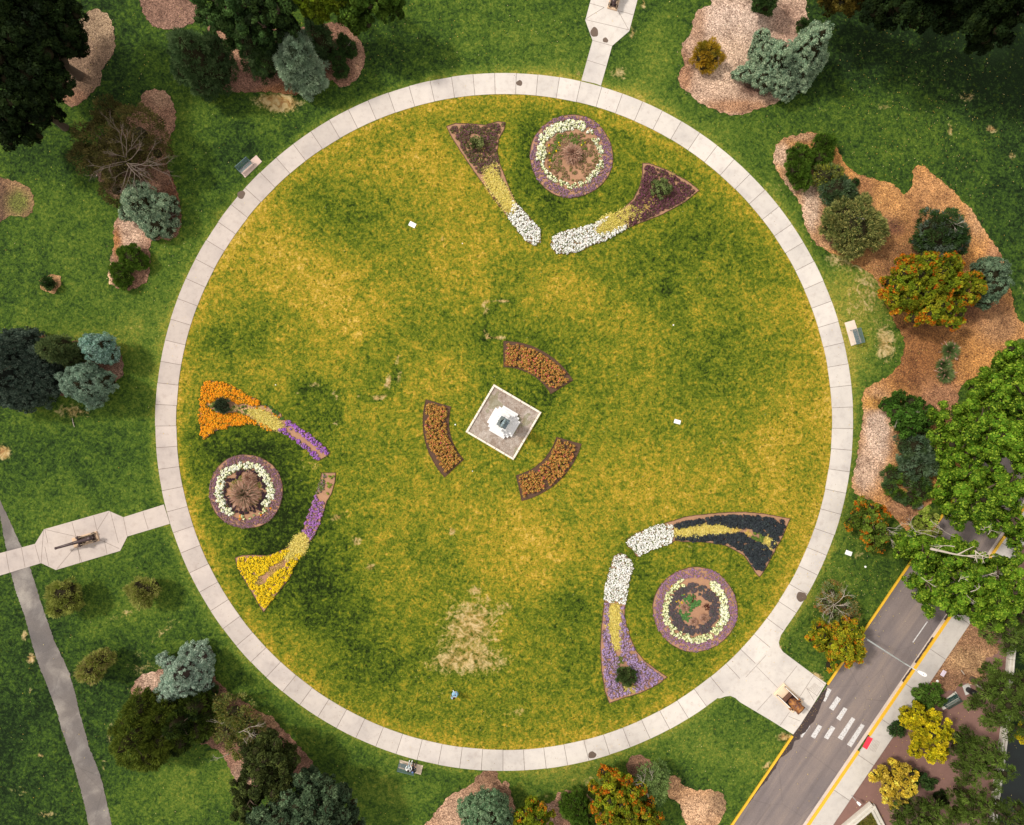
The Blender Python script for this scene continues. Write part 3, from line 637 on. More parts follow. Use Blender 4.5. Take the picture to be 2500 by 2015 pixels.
bed('mulch_bed', [(1040, 2040), (1055, 1995), (1070, 1975), (1098, 1942), (1128, 1928), (1155, 1910), (1172, 1888), (1192, 1880), (1212, 1882), (1218, 1905), (1240, 1925), (1254, 1960), (1262, 2000), (1270, 2040)], (0.42, 0.26, 0.19), [(1195, 1895, 20, 20, (.22, .13, .09)), (1120, 1990, 50, 50, (.5, .34, .27))], chips=30)
bed('mulch_bed', [(1225, 1925), (1240, 1910), (1250, 1950), (1262, 1990), (1300, 1960), (1345, 1960), (1365, 1935), (1400, 1930), (1440, 1945), (1458, 1975), (1480, 2000), (1520, 2040), (1240, 2040)], (0.36, 0.21, 0.16), [(1445, 1950, 30, 20, (.5, .34, .24)), (1340, 1990, 20, 30, (.4, .26, .22)), (1230, 1920, 20, 20, (.3, .18, .13))])
bed('mulch_bed', [(1535, 1852), (1555, 1843), (1575, 1848), (1592, 1865), (1602, 1888), (1590, 1905), (1560, 1900), (1530, 1880)], (0.21, 0.12, 0.085))
bed('mulch_bed', [(1622, 1900), (1650, 1895), (1668, 1915), (1700, 1930), (1730, 1928), (1762, 1938), (1772, 1960), (1768, 1985), (1748, 2015), (1700, 2030), (1668, 2000), (1660, 1965), (1630, 1940)], (0.46, 0.28, 0.17), [(1755, 1960, 24, 30, (.2, .13, .08)), (1700, 1980, 40, 30, (.62, .42, .3)), (1640, 1915, 20, 20, (.46, .28, .17))], chips=30)
bed('dirt_patch', [t4(1190, 470), t4(1290, 430), t4(1400, 480), t4(1480, 620), t4(1440, 680), t4(1390, 700), t4(1390, 820), t4(1300, 860), t4(1240, 850), t4(1180, 900), t4(1040, 850), t4(1050, 740), t4(1130, 600)], (0.34, 0.195, 0.12), [(t4(1290, 710)[0], t4(1290, 710)[1], 50, 26, (.46, .30, .18)), (t4(1180, 830)[0], t4(1180, 830)[1], 26, 20, (.30, .17, .11))], chips=24, z=0.017)
bed('grass_patch', [t4(1225, 530), t4(1300, 520), t4(1380, 560), t4(1385, 620), t4(1350, 660), t4(1270, 640), t4(1260, 690), t4(1180, 670), t4(1200, 600)], (0.10, 0.13, 0.02), chips=10, z=0.024, jit=2)
bed('grass_patch', [t4(1180, 780), t4(1215, 775), t4(1250, 840), t4(1240, 870), t4(1205, 860), t4(1185, 820)], (0.08, 0.12, 0.015), chips=10, z=0.024, jit=1.6)

# brown patches in the path slabs
def patch(px, py, rx, ry, ang=0, z=0.048):
    c, s = math.cos(math.radians(ang)), math.sin(math.radians(ang)); pts = []
    for k in range(18):
        t = 2 * math.pi * k / 18; r = 1 + .07 * math.sin(3 * t + px) + .04 * math.sin(5 * t + py)
        x, y = rx * r * math.cos(t), ry * r * math.sin(t); pts.append((px + x * c - y * s, py + x * s + y * c))
    mb = MB(); mb.plate(WP(pts), z, 0.006); props(mb.build('path_patch', M_PATCH), kind='structure')
for a in [(589.5, 476, 9, 10.5, 30), (1268, 203.7, 7.5, 7), (1451, 79.5, 9.5, 12), (1478, 99, 7, 6, 30), (1445.6, 1843, 10, 8.5, -10), (1956, 1457, 12.5, 12)]: patch(*a)

# ------------------------------------------------------------------ pond and white walls at the right edge
mb = MB(); mb.plate(WP([(2466, 1600), (2440, 1960), (2420, 2060), (3000, 2060), (3000, 1500), (2480, 1500)]), 0.02, 0)
props(mb.build('pond_bank', M_GRASS), kind='structure')
mb = MB(); mb.plate(WP(dense([(2462, 1800), (2450, 1850), (2446, 1900), (2442, 1960), (2436, 2060), (2950, 2100), (2950, 1600), (2500, 1745), (2480, 1775)], 10, 1, True)), 0.03, 0)
props(mb.build('water', M_WATER), kind='structure')
pw = thing('pond_wall', 'long low white double-kerbed wall between the brown gravel and the dark pond', 'wall', (*W(2452, 1770), 0))
def wall_run(parent, pts, w, h, loc):
    mb = MB()
    for (a, b) in zip(pts[:-1], pts[1:]):
        (x0, y0), (x1, y1) = W(*a), W(*b); L_ = math.hypot(x1 - x0, y1 - y0); an = math.atan2(y1 - y0, x1 - x0); nx_, ny_ = -math.sin(an), math.cos(an)
        k = max(1, int(L_ / 2.4))
        for i in range(k):
            t = (i + .5) / k; cx, cy = x0 + (x1 - x0) * t - loc[0], y0 + (y1 - y0) * t - loc[1]
            mb.box((cx, cy, h * .38), (L_ / k - .03, w, h * .76), an, bev=.02)
            mb.box((cx + nx_ * w * .30, cy + ny_ * w * .30, h * .5 + .003), (L_ / k - .03, w * .36, h), an, bev=.03)
            mb.box((cx - nx_ * w * .30, cy - ny_ * w * .30, h * .5), (L_ / k - .03, w * .30, h * .96), an, bev=.03)
    return mb
wall_run(pw, [(2470, 1540), (2463, 1607), (2449, 1773), (2440, 1845), (2424, 1960), (2412, 2080)], .55, .5, pw.location).build('wall_body', M_WALL, pw)
vw = thing('planter_wall', 'V-shaped whitewashed wall corner round long grass at the bottom edge', 'wall', (*W(2126, 1975), 0))
wall_run(vw, [(2046, 2030), (2127, 1962)], .62, .5, vw.location).build('wall_body', M_WALL, vw)
wall_run(vw, [(2168, 2050), (2125, 1964)], .60, .488, vw.location).build('wall_body', M_WALL, vw)
# ------------------------------------------------------------------ vegetation
def rdir(n): return unit(RS.normal(size=(n, 3)))
def pick(pal, n, blend=0.5):
    pal = np.array(pal, float); a = pal[RS.randint(len(pal), size=n)]; b = pal[RS.randint(len(pal), size=n)]
    t = RS.rand(n, 1) * blend; return a * (1 - t) + b * t

STY = {   # clump radius, leaves per clump, leaf half length, half width, mode, cover, core
    'billow': (.30, 60, .062, .040, 'face', 2.3, .80), 'feather': (.42, 60, .15, .030, 'spike', 2.2, .74), 'broad': (.60, 105, .105, .070, 'face', 2.1, .42),
    'maple': (.40, 60, .10, .052, 'mix', 2.2, .66), 'willow': (.62, 62, .15, .028, 'droop', 1.5, .42), 'yew': (.26, 44, .12, .026, 'spike', 2.6, .80), 'fine': (.36, 56, .075, .048, 'mix', 2.1, .60),
    'sparse': (.50, 34, .12, .035, 'spike', 1.25, .30)}

def sublobes(lobes, k=9, q=.35):
    """break every lobe of a leafy crown into boughs of their own, with shade between them"""
    out = []
    for (cx, cy, R, z0, z1, shape) in lobes:
        zc = z0 + (z1 - z0) * .5; hh = (z1 - z0) * .5; n = max(4, int(k * max(.6, min(1.5, R / 1.8))))
        for i in range(n):
            u = 1 - (i + .5) / n * 1.15; a = i * 2.399963 + cx * 3.1; s_ = math.sqrt(max(0, 1 - u * u)); r = R * q * RS.uniform(.78, 1.12)
            e = R * .78; zz = zc + hh * .78 * u; out.append((cx + math.cos(a) * s_ * e, cy + math.sin(a) * s_ * e, r, zz - r * .75, zz + r * .75 + RS.uniform(-.35, .35) * R * .4, 'dome', RS.uniform(.68, 1.36)))
        out.append((cx, cy, R * .5, z0 + hh * .1, zc + hh * .25, 'dome', .8))
    return out

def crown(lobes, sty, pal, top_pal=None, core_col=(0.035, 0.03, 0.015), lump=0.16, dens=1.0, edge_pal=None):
    rc, m, ll, lw, mode, cover, corek = STY[sty]; mb = MB(); whole = lobes
    if sty in ('broad', 'maple', 'willow', 'fine') and max(l[2] for l in lobes) > .9:
        lobes = sublobes(lobes); rc = rc * .72; m = int(m * .66); cover *= .86
    for (cx, cy, R, z0, z1, shape, *tint) in lobes:
        hh = (z1 - z0)
        if shape == 'dome': area = 2 * math.pi * R * (0.5 * R + 0.5 * hh) * .85
        else: area = math.pi * R * math.hypot(R, hh)
        n = max(5, int(cover * dens * area / (math.pi * rc * rc)))
        if shape == 'dome':
            d = rdir(n * 2); d = d[d[:, 2] > -0.35][:n]; n = len(d)
            ph = RS.uniform(0, 6, 4)
            f = 1 + lump * (np.sin(3.1 * d[:, 0] * 2 + ph[0]) * np.sin(2.7 * d[:, 1] * 2 + ph[1]) + .6 * np.sin(5 * np.arctan2(d[:, 1], d[:, 0]) + ph[2]) * (1 - d[:, 2] ** 2))
            f *= RS.uniform(.82, 1.04, n)
            P = np.stack([cx + d[:, 0] * (R - rc * .6) * f, cy + d[:, 1] * (R - rc * .6) * f, (z0 + z1) / 2 + d[:, 2] * (hh / 2) * f], 1); nrm = unit(d * np.array([1, 1, R / (hh / 2)]))
        else:
            t = 1 - np.sqrt(RS.uniform(0, 1, n)); th = RS.uniform(0, 2 * math.pi, n); ph = RS.uniform(0, 6, 3); nb = RS.randint(5, 8)
            f = 1 + lump * (np.sin(nb * th + ph[0] + 3 * t) * .8 + .5 * np.sin(2 * th + ph[1])); f *= RS.uniform(.80, 1.05, n)
            r = (R - rc * .5) * (1 - t) ** .72 * f
            P = np.stack([cx + np.cos(th) * r, cy + np.sin(th) * r, z0 + hh * t], 1); nrm = unit(np.stack([np.cos(th), np.sin(th), np.full(n, R / hh + .35)], 1))
        ccol = pick(pal, n) * (tint[0] if tint else 1.0) * RS.uniform(.70, 1.30, (n, 1))
        if edge_pal is not None:
            wx = np.array([[l[0], l[1], l[2]] for l in whole]); q = (np.hypot(P[:, 0:1] - wx[:, 0], P[:, 1:2] - wx[:, 1]) / wx[:, 2]).min(1); pr = np.clip((q - .32) * 1.1, .05, .62); w = RS.rand(n) < pr
            e = pick(edge_pal, n)
        crad = rc * RS.uniform(.65, 1.25, n)
        Pc = np.repeat(P, m, 0); nc = np.repeat(nrm, m, 0); cr = np.repeat(crad, m)[:, None]; K = len(Pc)
        d = unit(nc * .75 + rdir(K)); sq = np.array([1, 1, .85])
        pos = Pc + d * cr * RS.uniform(.55, 1.0, (K, 1)) * sq
        if mode == 'face': ax = unit(d * .9 + rdir(K) * .55); U = unit(np.cross(ax, rdir(K)))
        elif mode == 'spike': U = unit(d * 1.0 + nc * .5 + rdir(K) * .35)
        elif mode == 'mix': U = unit(d * .5 + rdir(K) * .9)
        else: U = unit(d * .6 + nc * .5 + rdir(K) * .4 + np.array([0, 0, -.7]))
        if mode in ('spike', 'droop'): ax = unit(np.cross(U, rdir(K)) + np.array([0, 0, .8]) - U * U[:, 2:3] * .8)
        elif mode == 'mix': ax = unit(np.cross(U, rdir(K)) + np.array([0, 0, .5]))
        V = unit(np.cross(ax, U)); s_ = RS.uniform(.7, 1.3, (K, 1))
        col = np.repeat(ccol, m, 0) * RS.uniform(.72, 1.3, (K, 1))
        if edge_pal is not None:
            ke = np.repeat(w, m) & (RS.rand(K) < .72); col[ke] = np.repeat(e, m, 0)[ke] * RS.uniform(.8, 1.2, (int(ke.sum()), 1))
        if top_pal is not None:
            k = RS.rand(K) < .28; col[k] = pick(top_pal, k.sum())
        mb.quads(pos, U * ll * s_, V * lw * s_, np.clip(col, 0, .9))
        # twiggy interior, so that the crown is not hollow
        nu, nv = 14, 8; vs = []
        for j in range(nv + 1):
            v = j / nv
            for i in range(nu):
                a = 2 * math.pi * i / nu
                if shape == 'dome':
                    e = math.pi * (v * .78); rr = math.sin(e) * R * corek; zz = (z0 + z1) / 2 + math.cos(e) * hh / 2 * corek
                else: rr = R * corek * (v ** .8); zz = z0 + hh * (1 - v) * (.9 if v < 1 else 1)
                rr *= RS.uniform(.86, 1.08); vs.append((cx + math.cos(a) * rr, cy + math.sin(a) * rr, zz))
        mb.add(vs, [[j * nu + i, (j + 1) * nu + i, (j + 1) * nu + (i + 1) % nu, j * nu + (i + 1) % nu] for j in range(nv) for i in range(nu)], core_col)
    return mb

def limbs(mb, base, lobes, r, loc):
    """trunk with one limb into every lobe"""
    bx, by = base; hmin = min(l[3] for l in lobes); top = min(hmin + .5, .45 * max(l[4] for l in lobes)); top = max(top, .25)
    fork = Vector((bx - loc[0], by - loc[1], top))
    mb.tube([(bx - loc[0], by - loc[1], -.05), (bx - loc[0] + .05, by - loc[1], top * .5), fork], [r * 1.35, r, r * .85], 8)
    for (cx, cy, R, z0, z1, s_) in lobes:
        e = Vector((cx - loc[0], cy - loc[1], z0 + (z1 - z0) * .75)); mid = fork.lerp(e, .5) + Vector((RS.uniform(-.2, .2), RS.uniform(-.2, .2), .2))
        mb.tube([fork, mid, e], [r * .75, r * .45, r * .15], 6)
        for k in range(5):
            a = RS.uniform(0, 6.28); q = fork.lerp(e, RS.uniform(.3, .9)); t = q + Vector((math.cos(a) * R * .6, math.sin(a) * R * .6, RS.uniform(.1, .5) * (z1 - z0) * .3))
            mb.tube([q, q.lerp(t, .5) + Vector((0, 0, .15)), t], [r * .3, r * .2, r * .06], 5)

def branchy(mb, p, d, L_, r, depth, spread=.5, flat=0.3, n=3):
    pts = [Vector(p)]; q = Vector(p); d = Vector(d).normalized(); k = 4
    for i in range(k):
        d = (d + Vector((RS.uniform(-.22, .22), RS.uniform(-.22, .22), RS.uniform(-.12, .12)))).normalized(); q = q + d * (L_ / k); pts.append(q.copy())
    mb.tube(pts, [r * (1 - .75 * i / k) for i in range(k + 1)], 5, cap=False)
    if depth > 0:
        for j in range(n):
            s_ = RS.uniform(.3, .95); i = min(k - 1, int(s_ * k)); b = pts[i].lerp(pts[i + 1], .5)
            nd = (d + Vector((RS.uniform(-1, 1), RS.uniform(-1, 1), RS.uniform(-1, 1) * flat)) * spread * 1.6).normalized()
            branchy(mb, b, nd, L_ * RS.uniform(.4, .65), r * .55, depth - 1, spread, flat, n)

def conv(lobes):
    out = []
    for l in lobes:
        px, py, rp, h1 = l[:4]; h0 = l[4] if len(l) > 4 else .1; shape = l[5] if len(l) > 5 else 'dome'
        if h0 >= 1.5: h0 = 1.3
        zr = h0 + (h1 - h0) * (.5 if shape == 'dome' else .30); x, y = W(px, py, zr); out.append((x, y, rp * S * (H - zr) / H, h0, h1, shape))
    return out

def plant(name, cat, label, sty, pal, lobes, trunk=.12, group=None, mat=None, bare=None, base=None, **kw):
    L3 = conv(lobes); bx, by = (L3[0][0], L3[0][1]) if base is None else W(*base)
    if base is None and len(L3) > 1:
        wts = [l[2] ** 2 for l in L3]; bx = sum(l[0] * w for l, w in zip(L3, wts)) / sum(wts); by = sum(l[1] * w for l, w in zip(L3, wts)) / sum(wts)
    t = thing(name, label, cat, (bx, by, 0), 0, group)
    loc = (bx, by); Lr = [(l[0] - bx, l[1] - by) + l[2:] for l in L3]
    tree = max(l[4] for l in L3) > 3.2
    crown(Lr, sty, pal, **kw).build('crown' if tree else 'foliage', mat or M_LEAF, t)
    mb = MB(); limbs(mb, (bx, by), L3, trunk, loc); mb.build('trunk' if tree else 'stem', M_BARK, t)
    if bare:
        for (px, py, ex, ey, z0, z1, r, dp) in bare:
            mb = MB()
            a = Vector((*W(px, py, z0), z0)) - Vector((bx, by, 0)); b = Vector((*W(ex, ey, z1), z1)) - Vector((bx, by, 0)); d = b - a
            branchy(mb, a, d, d.length, r, dp, .45, .25)
            mb.build('bare_branch', kw.get('bm') or (M_PALEWOOD if name != 'thinning_tree' else M_GREYWOOD), t)
    return t

BLUE = [(.23, .335, .215), (.165, .26, .17), (.31, .42, .27)]; BLUET = [(.52, .62, .41), (.40, .51, .33)]
BLUEW = [(.27, .38, .29), (.19, .29, .22), (.36, .47, .37)]; BLUEWT = [(.54, .64, .52), (.42, .53, .42)]
BGRN = [(.15, .22, .13), (.10, .17, .10), (.18, .26, .16)]; BGRNT = [(.24, .33, .23)]
NAVY = [(.052, .082, .06), (.034, .058, .044), (.078, .118, .085)]; NAVYT = [(.13, .17, .13)]
DGRN = [(.045, .09, .022), (.03, .065, .018), (.065, .12, .03)]
DBLU = [(.068, .120, .042), (.048, .092, .034), (.10, .155, .06)]
JUN = [(.14, .18, .05), (.10, .14, .04), (.20, .22, .07)]; JUNT = [(.52, .46, .15), (.42, .40, .12)]
YEW = [(.075, .145, .014), (.05, .105, .012), (.11, .19, .022)]
BROAD = [(.092, .19, .012), (.062, .145, .010), (.13, .245, .016)]; BROADT = [(.32, .44, .04), (.24, .36, .03)]
DARKB = [(.012, .024, .006), (.008, .017, .005), (.018, .032, .007)]  # corner trees' leaf colour, lowered to stand in for the dim light there
OLIVE = [(.075, .11, .014), (.052, .085, .012), (.11, .145, .018)]
MAPG = [(.17, .22, .012), (.25, .28, .015), (.12, .18, .012), (.33, .30, .02)]; MAPO = [(.58, .16, .010), (.48, .11, .008), (.62, .24, .015), (.45, .19, .012)]
YEL = [(.55, .46, .012), (.42, .38, .010), (.66, .52, .02), (.30, .30, .012)]; YEL2 = [(.70, .52, .06), (.60, .43, .04), (.78, .60, .10), (.42, .33, .03)]
WIL = [(.075, .12, .018), (.055, .095, .014), (.10, .15, .025)]
GLD = [(.42, .26, .02), (.34, .20, .015), (.48, .32, .03), (.22, .18, .015)]
TRIO = [(.26, .29, .06), (.19, .23, .04), (.34, .36, .09)]
BRWN = [(.085, .075, .022), (.06, .06, .018), (.115, .095, .03)]

# --- north-west corner
plant('shade_tree', 'tree', 'huge almost black leafy tree filling the top left corner', 'broad', DARKB, [(60, 60, 130, 12, 4), (150, 70, 75, 10, 4), (70, 170, 110, 11, 3), (175, 100, 40, 8, 3)], .4)
plant('shade_tree', 'tree', 'almost black leafy tree on the left edge, just below the corner tree', 'broad', DARKB, [(60, 240, 85, 10, 3), (110, 200, 60, 9, 3), (75, 320, 34, 7, 2.5), (118, 265, 34, 8, 2), (10, 300, 60, 9, 3)], .3)
plant('thinning_tree', 'tree', 'thinning dark brownish tree with grey bare branches fanning out of its crown', 'sparse', BRWN,
      [(262, 350, 72, 5.0, 1.5), (340, 330, 66, 5.0, 1.5), (300, 395, 62, 5.2, 1.5), (385, 375, 34, 4.2, 1.2), (215, 390, 36, 4, 1), (270, 275, 34, 4.5, 1.5), (285, 465, 36, 3, .5)], .2, base=(318, 400), dens=2.2,
      bare=[(308, 395, 300, 315, 4.6, 6.2, .04, 3), (308, 385, 275, 380, 4.8, 5.8, .05, 3), (310, 400, 350, 440, 4.8, 5.6, .06, 3), (315, 400, 395, 385, 4.8, 5.6, .05, 3), (300, 400, 228, 425, 4.6, 5.4, .05, 3), (318, 405, 365, 445, 4.8, 5.5, .05, 3), (305, 380, 330, 350, 4.8, 5.7, .04, 2), (318, 400, 310, 450, 4.6, 5.2, .04, 2), (310, 395, 262, 400, 4.8, 5.6, .04, 3), (312, 398, 335, 420, 4.8, 5.6, .04, 3), (312, 392, 350, 375, 4.8, 5.8, .04, 3), (308, 385, 312, 330, 4.8, 6.0, .04, 3), (318, 405, 385, 415, 4.8, 5.4, .04, 3)])
plant('blue_spruce', 'tree', 'blue-green lumpy conifer beside the bare-branched tree on the left bed', 'billow', BLUE, [(352, 505, 52, 5.5, .4, 'cone'), (345, 478, 32, 3.6, .6), (312, 517, 22, 1.8, .3), (372, 540, 34, 2.6, .3), (395, 500, 26, 3, .4)], .16, top_pal=BLUET)
plant('juniper_shrub', 'shrub', 'low blue-green juniper spreading round a bare twiggy middle beside the lumpy blue conifer', 'billow', BGRN, [(425, 495, 14, .9, .1), (430, 515, 10, .8, .1), (428, 545, 12, .8, .1), (408, 562, 20, 1.0, .1), (375, 568, 20, 1.0, .1)], .05, top_pal=BLUET, base=(405, 530),
      bare=[(400, 530, 412, 548, .3, .8, .02, 2), (402, 528, 425, 525, .3, .7, .02, 2)])
plant('yew_shrub', 'shrub', 'dark green feathery yew under the pale chips, the upper of the touching pair', 'yew', YEW, [(325, 626, 30, 1.5, .1), (345, 640, 20, 1.2, .1), (305, 618, 18, 1.2, .1)], .06, group='pair of yews at the foot of the left bed')
plant('yew_shrub', 'shrub', 'dark green feathery yew, lower of the touching pair at the left bed tip', 'yew', YEW, [(300, 672, 26, 1.4, .1), (285, 658, 16, 1.1, .1), (305, 690, 18, 1.2, .1)], .06, group='pair of yews at the foot of the left bed')
plant('small_shrub', 'shrub', 'lone small dark shrub in a little ring of mulch on the left lawn', 'yew', DGRN, [(120, 692, 17, .9, .05)], .04)
plant('conifer_tree', 'tree', 'feathery dark bluish-green conifer beside the pinkish mulch near the top left', 'feather', DBLU, [(490, 150, 72, 8, 1, 'cone'), (455, 130, 36, 5, 1), (530, 130, 34, 5, 1), (500, 205, 34, 3.5, .8), (455, 175, 30, 4, .8)], .22)
plant('shade_tree', 'tree', 'tall dark green leafy tree at the top edge beside the oval mulch bed', 'broad', DGRN, [(545, 25, 58, 10, 3), (600, 60, 55, 9, 3), (560, 80, 36, 8, 3), (510, 40, 30, 8, 3)], .3)
plant('shade_tree', 'tree', 'dark leafy tree at the top edge just left of the pale green conifer', 'broad', DARKB + DGRN, [(655, 20, 60, 11, 3), (650, 85, 45, 9, 3), (700, 50, 40, 9, 3)], .3)
plant('conifer_tree', 'tree', 'small dark conifer between the pinkish mulch and the pale green conifer', 'feather', DGRN + DBLU, [(630, 128, 52, 6.5, .6, 'cone'), (655, 150, 34, 4, .5)], .18)
plant('silver_conifer', 'tree', 'pale silvery green conifer leaning over the path-side lawn at the top left', 'feather', [(.30, .40, .27), (.23, .33, .22), (.40, .50, .35)], [(735, 160, 54, 6.0, .4, 'cone'), (728, 130, 38, 4.8, .5), (712, 165, 34, 4.5, .4), (760, 190, 36, 3, .3), (757, 228, 15, 1.2, .2), (733, 104, 26, 4.0, 1)], .2, dens=1.2, core_col=(.05, .07, .04))
plant('conifer_tree', 'tree', 'dark green conifer tucked behind the silvery conifer, on the kidney-shaped bed', 'feather', DBLU, [(782, 100, 34, 5, .5, 'cone'), (775, 70, 24, 4, .5)], .14)
plant('dark_shrub', 'shrub', 'dark evergreen shrub on the ring-shaped mulch, the upper right of two', 'yew', DGRN, [(850, 120, 22, 1.5, .1), (838, 100, 15, 1.3, .1)], .06, bare=[(842, 112, 852, 112, .9, 1.6, .02, 1)])
plant('dark_shrub', 'shrub', 'dark evergreen shrub on the ring-shaped mulch, the lower left of two', 'yew', DGRN, [(824, 145, 18, 1.5, .1), (832, 172, 20, 1.4, .1)], .06)
plant('leafy_tree', 'tree', 'yellow-green leafy tree hanging over the top edge', 'broad', [(.15, .21, .012), (.10, .16, .010), (.21, .26, .018)], [(775, 8, 46, 9, 3), (825, 0, 45, 8.5, 3), (745, 25, 20, 7, 3)], .3, base=(790, -30))
plant('leafy_tree', 'tree', 'mid green leafy tree at the top edge, right of the yellow-green one', 'broad', [(.05, .10, .012), (.075, .13, .015), (.04, .08, .01)], [(880, 15, 56, 9, 3), (940, 8, 42, 8, 3), (860, 45, 34, 7, 3), (965, 15, 26, 7, 3)], .3, base=(890, -20))
# --- north-east corner
plant('gold_shrub', 'shrub', 'feathery golden-brown shrub alone on the pale pinkish mulch', 'feather', GLD, [(1726, 138, 36, 1.6, .1), (1735, 120, 20, 1.3, .1), (1720, 160, 18, 1.2, .1)], .06)
plant('blue_spruce', 'tree', 'grey-green lumpy conifer, left half of the joined pair on the pinkish mulch', 'billow', BLUE, [(1885, 158, 50, 6, .3, 'cone'), (1868, 135, 30, 4.2, .4), (1905, 190, 36, 3.2, .3), (1915, 222, 26, 2, .2), (1868, 190, 30, 2.8, .3), (1842, 172, 26, 2, .2), (1815, 180, 20, 1.3, .1), (1793, 184, 10, .8, .1)], .2, top_pal=BLUET, group='joined blue-green conifers on the pinkish mulch')
plant('blue_spruce', 'tree', 'grey-green lumpy conifer, the taller right half of the joined pair, overhanging the lawn', 'billow', BLUE, [(1965, 135, 50, 7.5, .3, 'cone'), (1975, 105, 34, 5, .5), (1945, 170, 36, 3.2, .3), (1950, 205, 26, 2, .2), (1985, 150, 30, 3.5, .4)], .2, top_pal=BLUET, group='joined blue-green conifers on the pinkish mulch')
plant('blue_spruce', 'tree', 'slim pointed blue-green conifer above the left half of the joined pair', 'billow', BLUE, [(1853, 112, 22, 4, .2, 'cone'), (1852, 92, 13, 3.4, .8)], .1, top_pal=BLUET)
plant('shade_tree', 'tree', 'dark round-topped shrub tree cut by the top edge above the pinkish mulch', 'yew', DGRN, [(1868, 2, 32, 3.4, .2)], .1)
plant('juniper_shrub', 'shrub', 'small dark feathery shrub at the right end of the pinkish mulch', 'yew', DGRN, [(1958, 65, 16, 1.1, .1), (1985, 80, 18, 1.0, .1)], .05)
plant('autumn_tree', 'tree', 'brownish gold leafy tree just showing at the top edge right of the mulch', 'broad', [(.10, .075, .012), (.075, .07, .012), (.14, .10, .015)], [(2040, -8, 50, 8, 2), (2100, -12, 46, 8, 2)], .25, base=(2075, -30))
plant('shade_tree', 'tree', 'black-green tree at the top edge right of the brownish gold one', 'broad', DARKB, [(2200, -10, 90, 13, 3), (2270, 20, 60, 12, 3), (2160, 0, 50, 11, 3)], .35, base=(2230, -40))
plant('shade_tree', 'tree', 'black-green tree filling the very top right corner', 'broad', DARKB, [(2370, -10, 90, 15, 3), (2460, 30, 80, 15, 3), (2430, 80, 50, 12, 3)], .4, base=(2420, -30))
# --- east beds
plant('yew_shrub', 'shrub', 'tall oval of bright dark green yew at the left tip of the big orange-brown bed', 'yew', YEW, [(1953, 385, 32, 1.8, .1), (1948, 415, 32, 1.8, .1), (1958, 440, 24, 1.5, .1)], .07)
plant('yew_shrub', 'shrub', 'dark green yew touching the oval yew, at the tip of the big orange-brown bed', 'yew', YEW, [(2012, 355, 30, 1.8, .1), (2002, 385, 28, 1.7, .1)], .07)
plant('juniper_shrub', 'shrub', 'mixed yellow-tipped green juniper below the two yews', 'feather', JUN, [(2016, 432, 32, 1.9, .1), (2035, 425, 22, 1.7, .1)], .07, top_pal=[(.42, .42, .04), (.30, .34, .04)])
plant('juniper_shrub', 'shrub', 'dark blue-green juniper below the yellow-tipped one', 'feather', DBLU + BGRN[:1], [(2040, 468, 42, 2.2, .1), (2065, 480, 26, 1.8, .1)], .08)
plant('juniper_shrub', 'shrub', 'large rounded yellow-green juniper by the inner edge of the big orange-brown bed', 'feather', JUN, [(2080, 548, 66, 3.1, .1), (2120, 565, 44, 2.6, .1), (2040, 545, 40, 2.6, .1), (2075, 600, 34, 2.0, .1)], .12, top_pal=JUNT, dens=1.15, bare=[(2090, 532, 2106, 530, 2.7, 3.3, .03, 2)])
plant('conifer_tree', 'tree', 'dark round conifer with grey bare twigs on the orange-brown bed', 'feather', NAVYT + DGRN, [(2292, 570, 56, 4.5, .3), (2320, 590, 36, 3.6, .3), (2290, 610, 36, 3.0, .2), (2262, 590, 30, 3, .3)], .14, bare=[(2300, 530, 2345, 565, 4.0, 4.6, .03, 2)])
plant('autumn_tree', 'tree', 'largest orange-speckled green tree, broad and low, on the big orange-brown bed', 'maple', MAPG, [(2225, 690, 62, 4.5, .6), (2290, 680, 62, 4.8, .6), (2345, 705, 46, 4.2, .6), (2195, 730, 46, 4.0, .5), (2260, 745, 56, 4.4, .5), (2310, 770, 40, 3.8, .5), (2180, 690, 34, 3.6, .5), (2240, 650, 36, 4, .5), (2305, 650, 34, 4, .5)], .22, edge_pal=MAPO, lump=.2)
plant('conifer_tree', 'tree', 'blue-green conifer peeping out right behind the largest orange-speckled tree', 'billow', BGRN, [(2408, 665, 36, 4.5, .3), (2418, 700, 34, 4.2, .3), (2400, 728, 26, 3, .3)], .14)
plant('small_shrub', 'shrub', 'tiny dark shrub on the mulch right of the blue-green juniper', 'yew', DGRN, [(2087, 446, 9, .6, .05)], .03)
plant('evergreen_shrub', 'shrub', 'round dark green evergreen at the edge of the pale pink chips', 'maple', [(.05, .12, .015), (.035, .09, .012), (.075, .16, .02)], [(2200, 1000, 48, 3.1, .1), (2240, 1015, 42, 3, .1), (2205, 1035, 36, 2.6, .1), (2175, 985, 26, 2.2, .1)], .12, bare=[(2228, 1015, 2235, 1005, 2.8, 3.2, .03, 2), (2185, 1045, 2188, 1035, 2.1, 2.7, .03, 2)])
plant('juniper_shrub', 'shrub', 'sprawling blue-green juniper below the round dark evergreen', 'feather', DBLU + BGRN, [(2225, 1090, 40, 1.8, .1), (2240, 1130, 42, 1.7, .1), (2280, 1130, 36, 1.7, .1), (2215, 1140, 26, 1.3, .1), (2255, 1075, 24, 1.4, .1)], .09)
plant('juniper_shrub', 'shrub', 'ring-shaped dark green juniper with a hole of bare mulch in its middle', 'feather', YEW + DBLU, [(2180, 1160, 22, 1.0, .1), (2172, 1190, 18, .9, .1), (2212, 1168, 22, 1.0, .1), (2245, 1175, 26, 1.2, .1), (2248, 1200, 26, 1.2, .1), (2225, 1218, 24, 1.1, .1), (2198, 1210, 18, .9, .1)], .06, base=(2230, 1190))
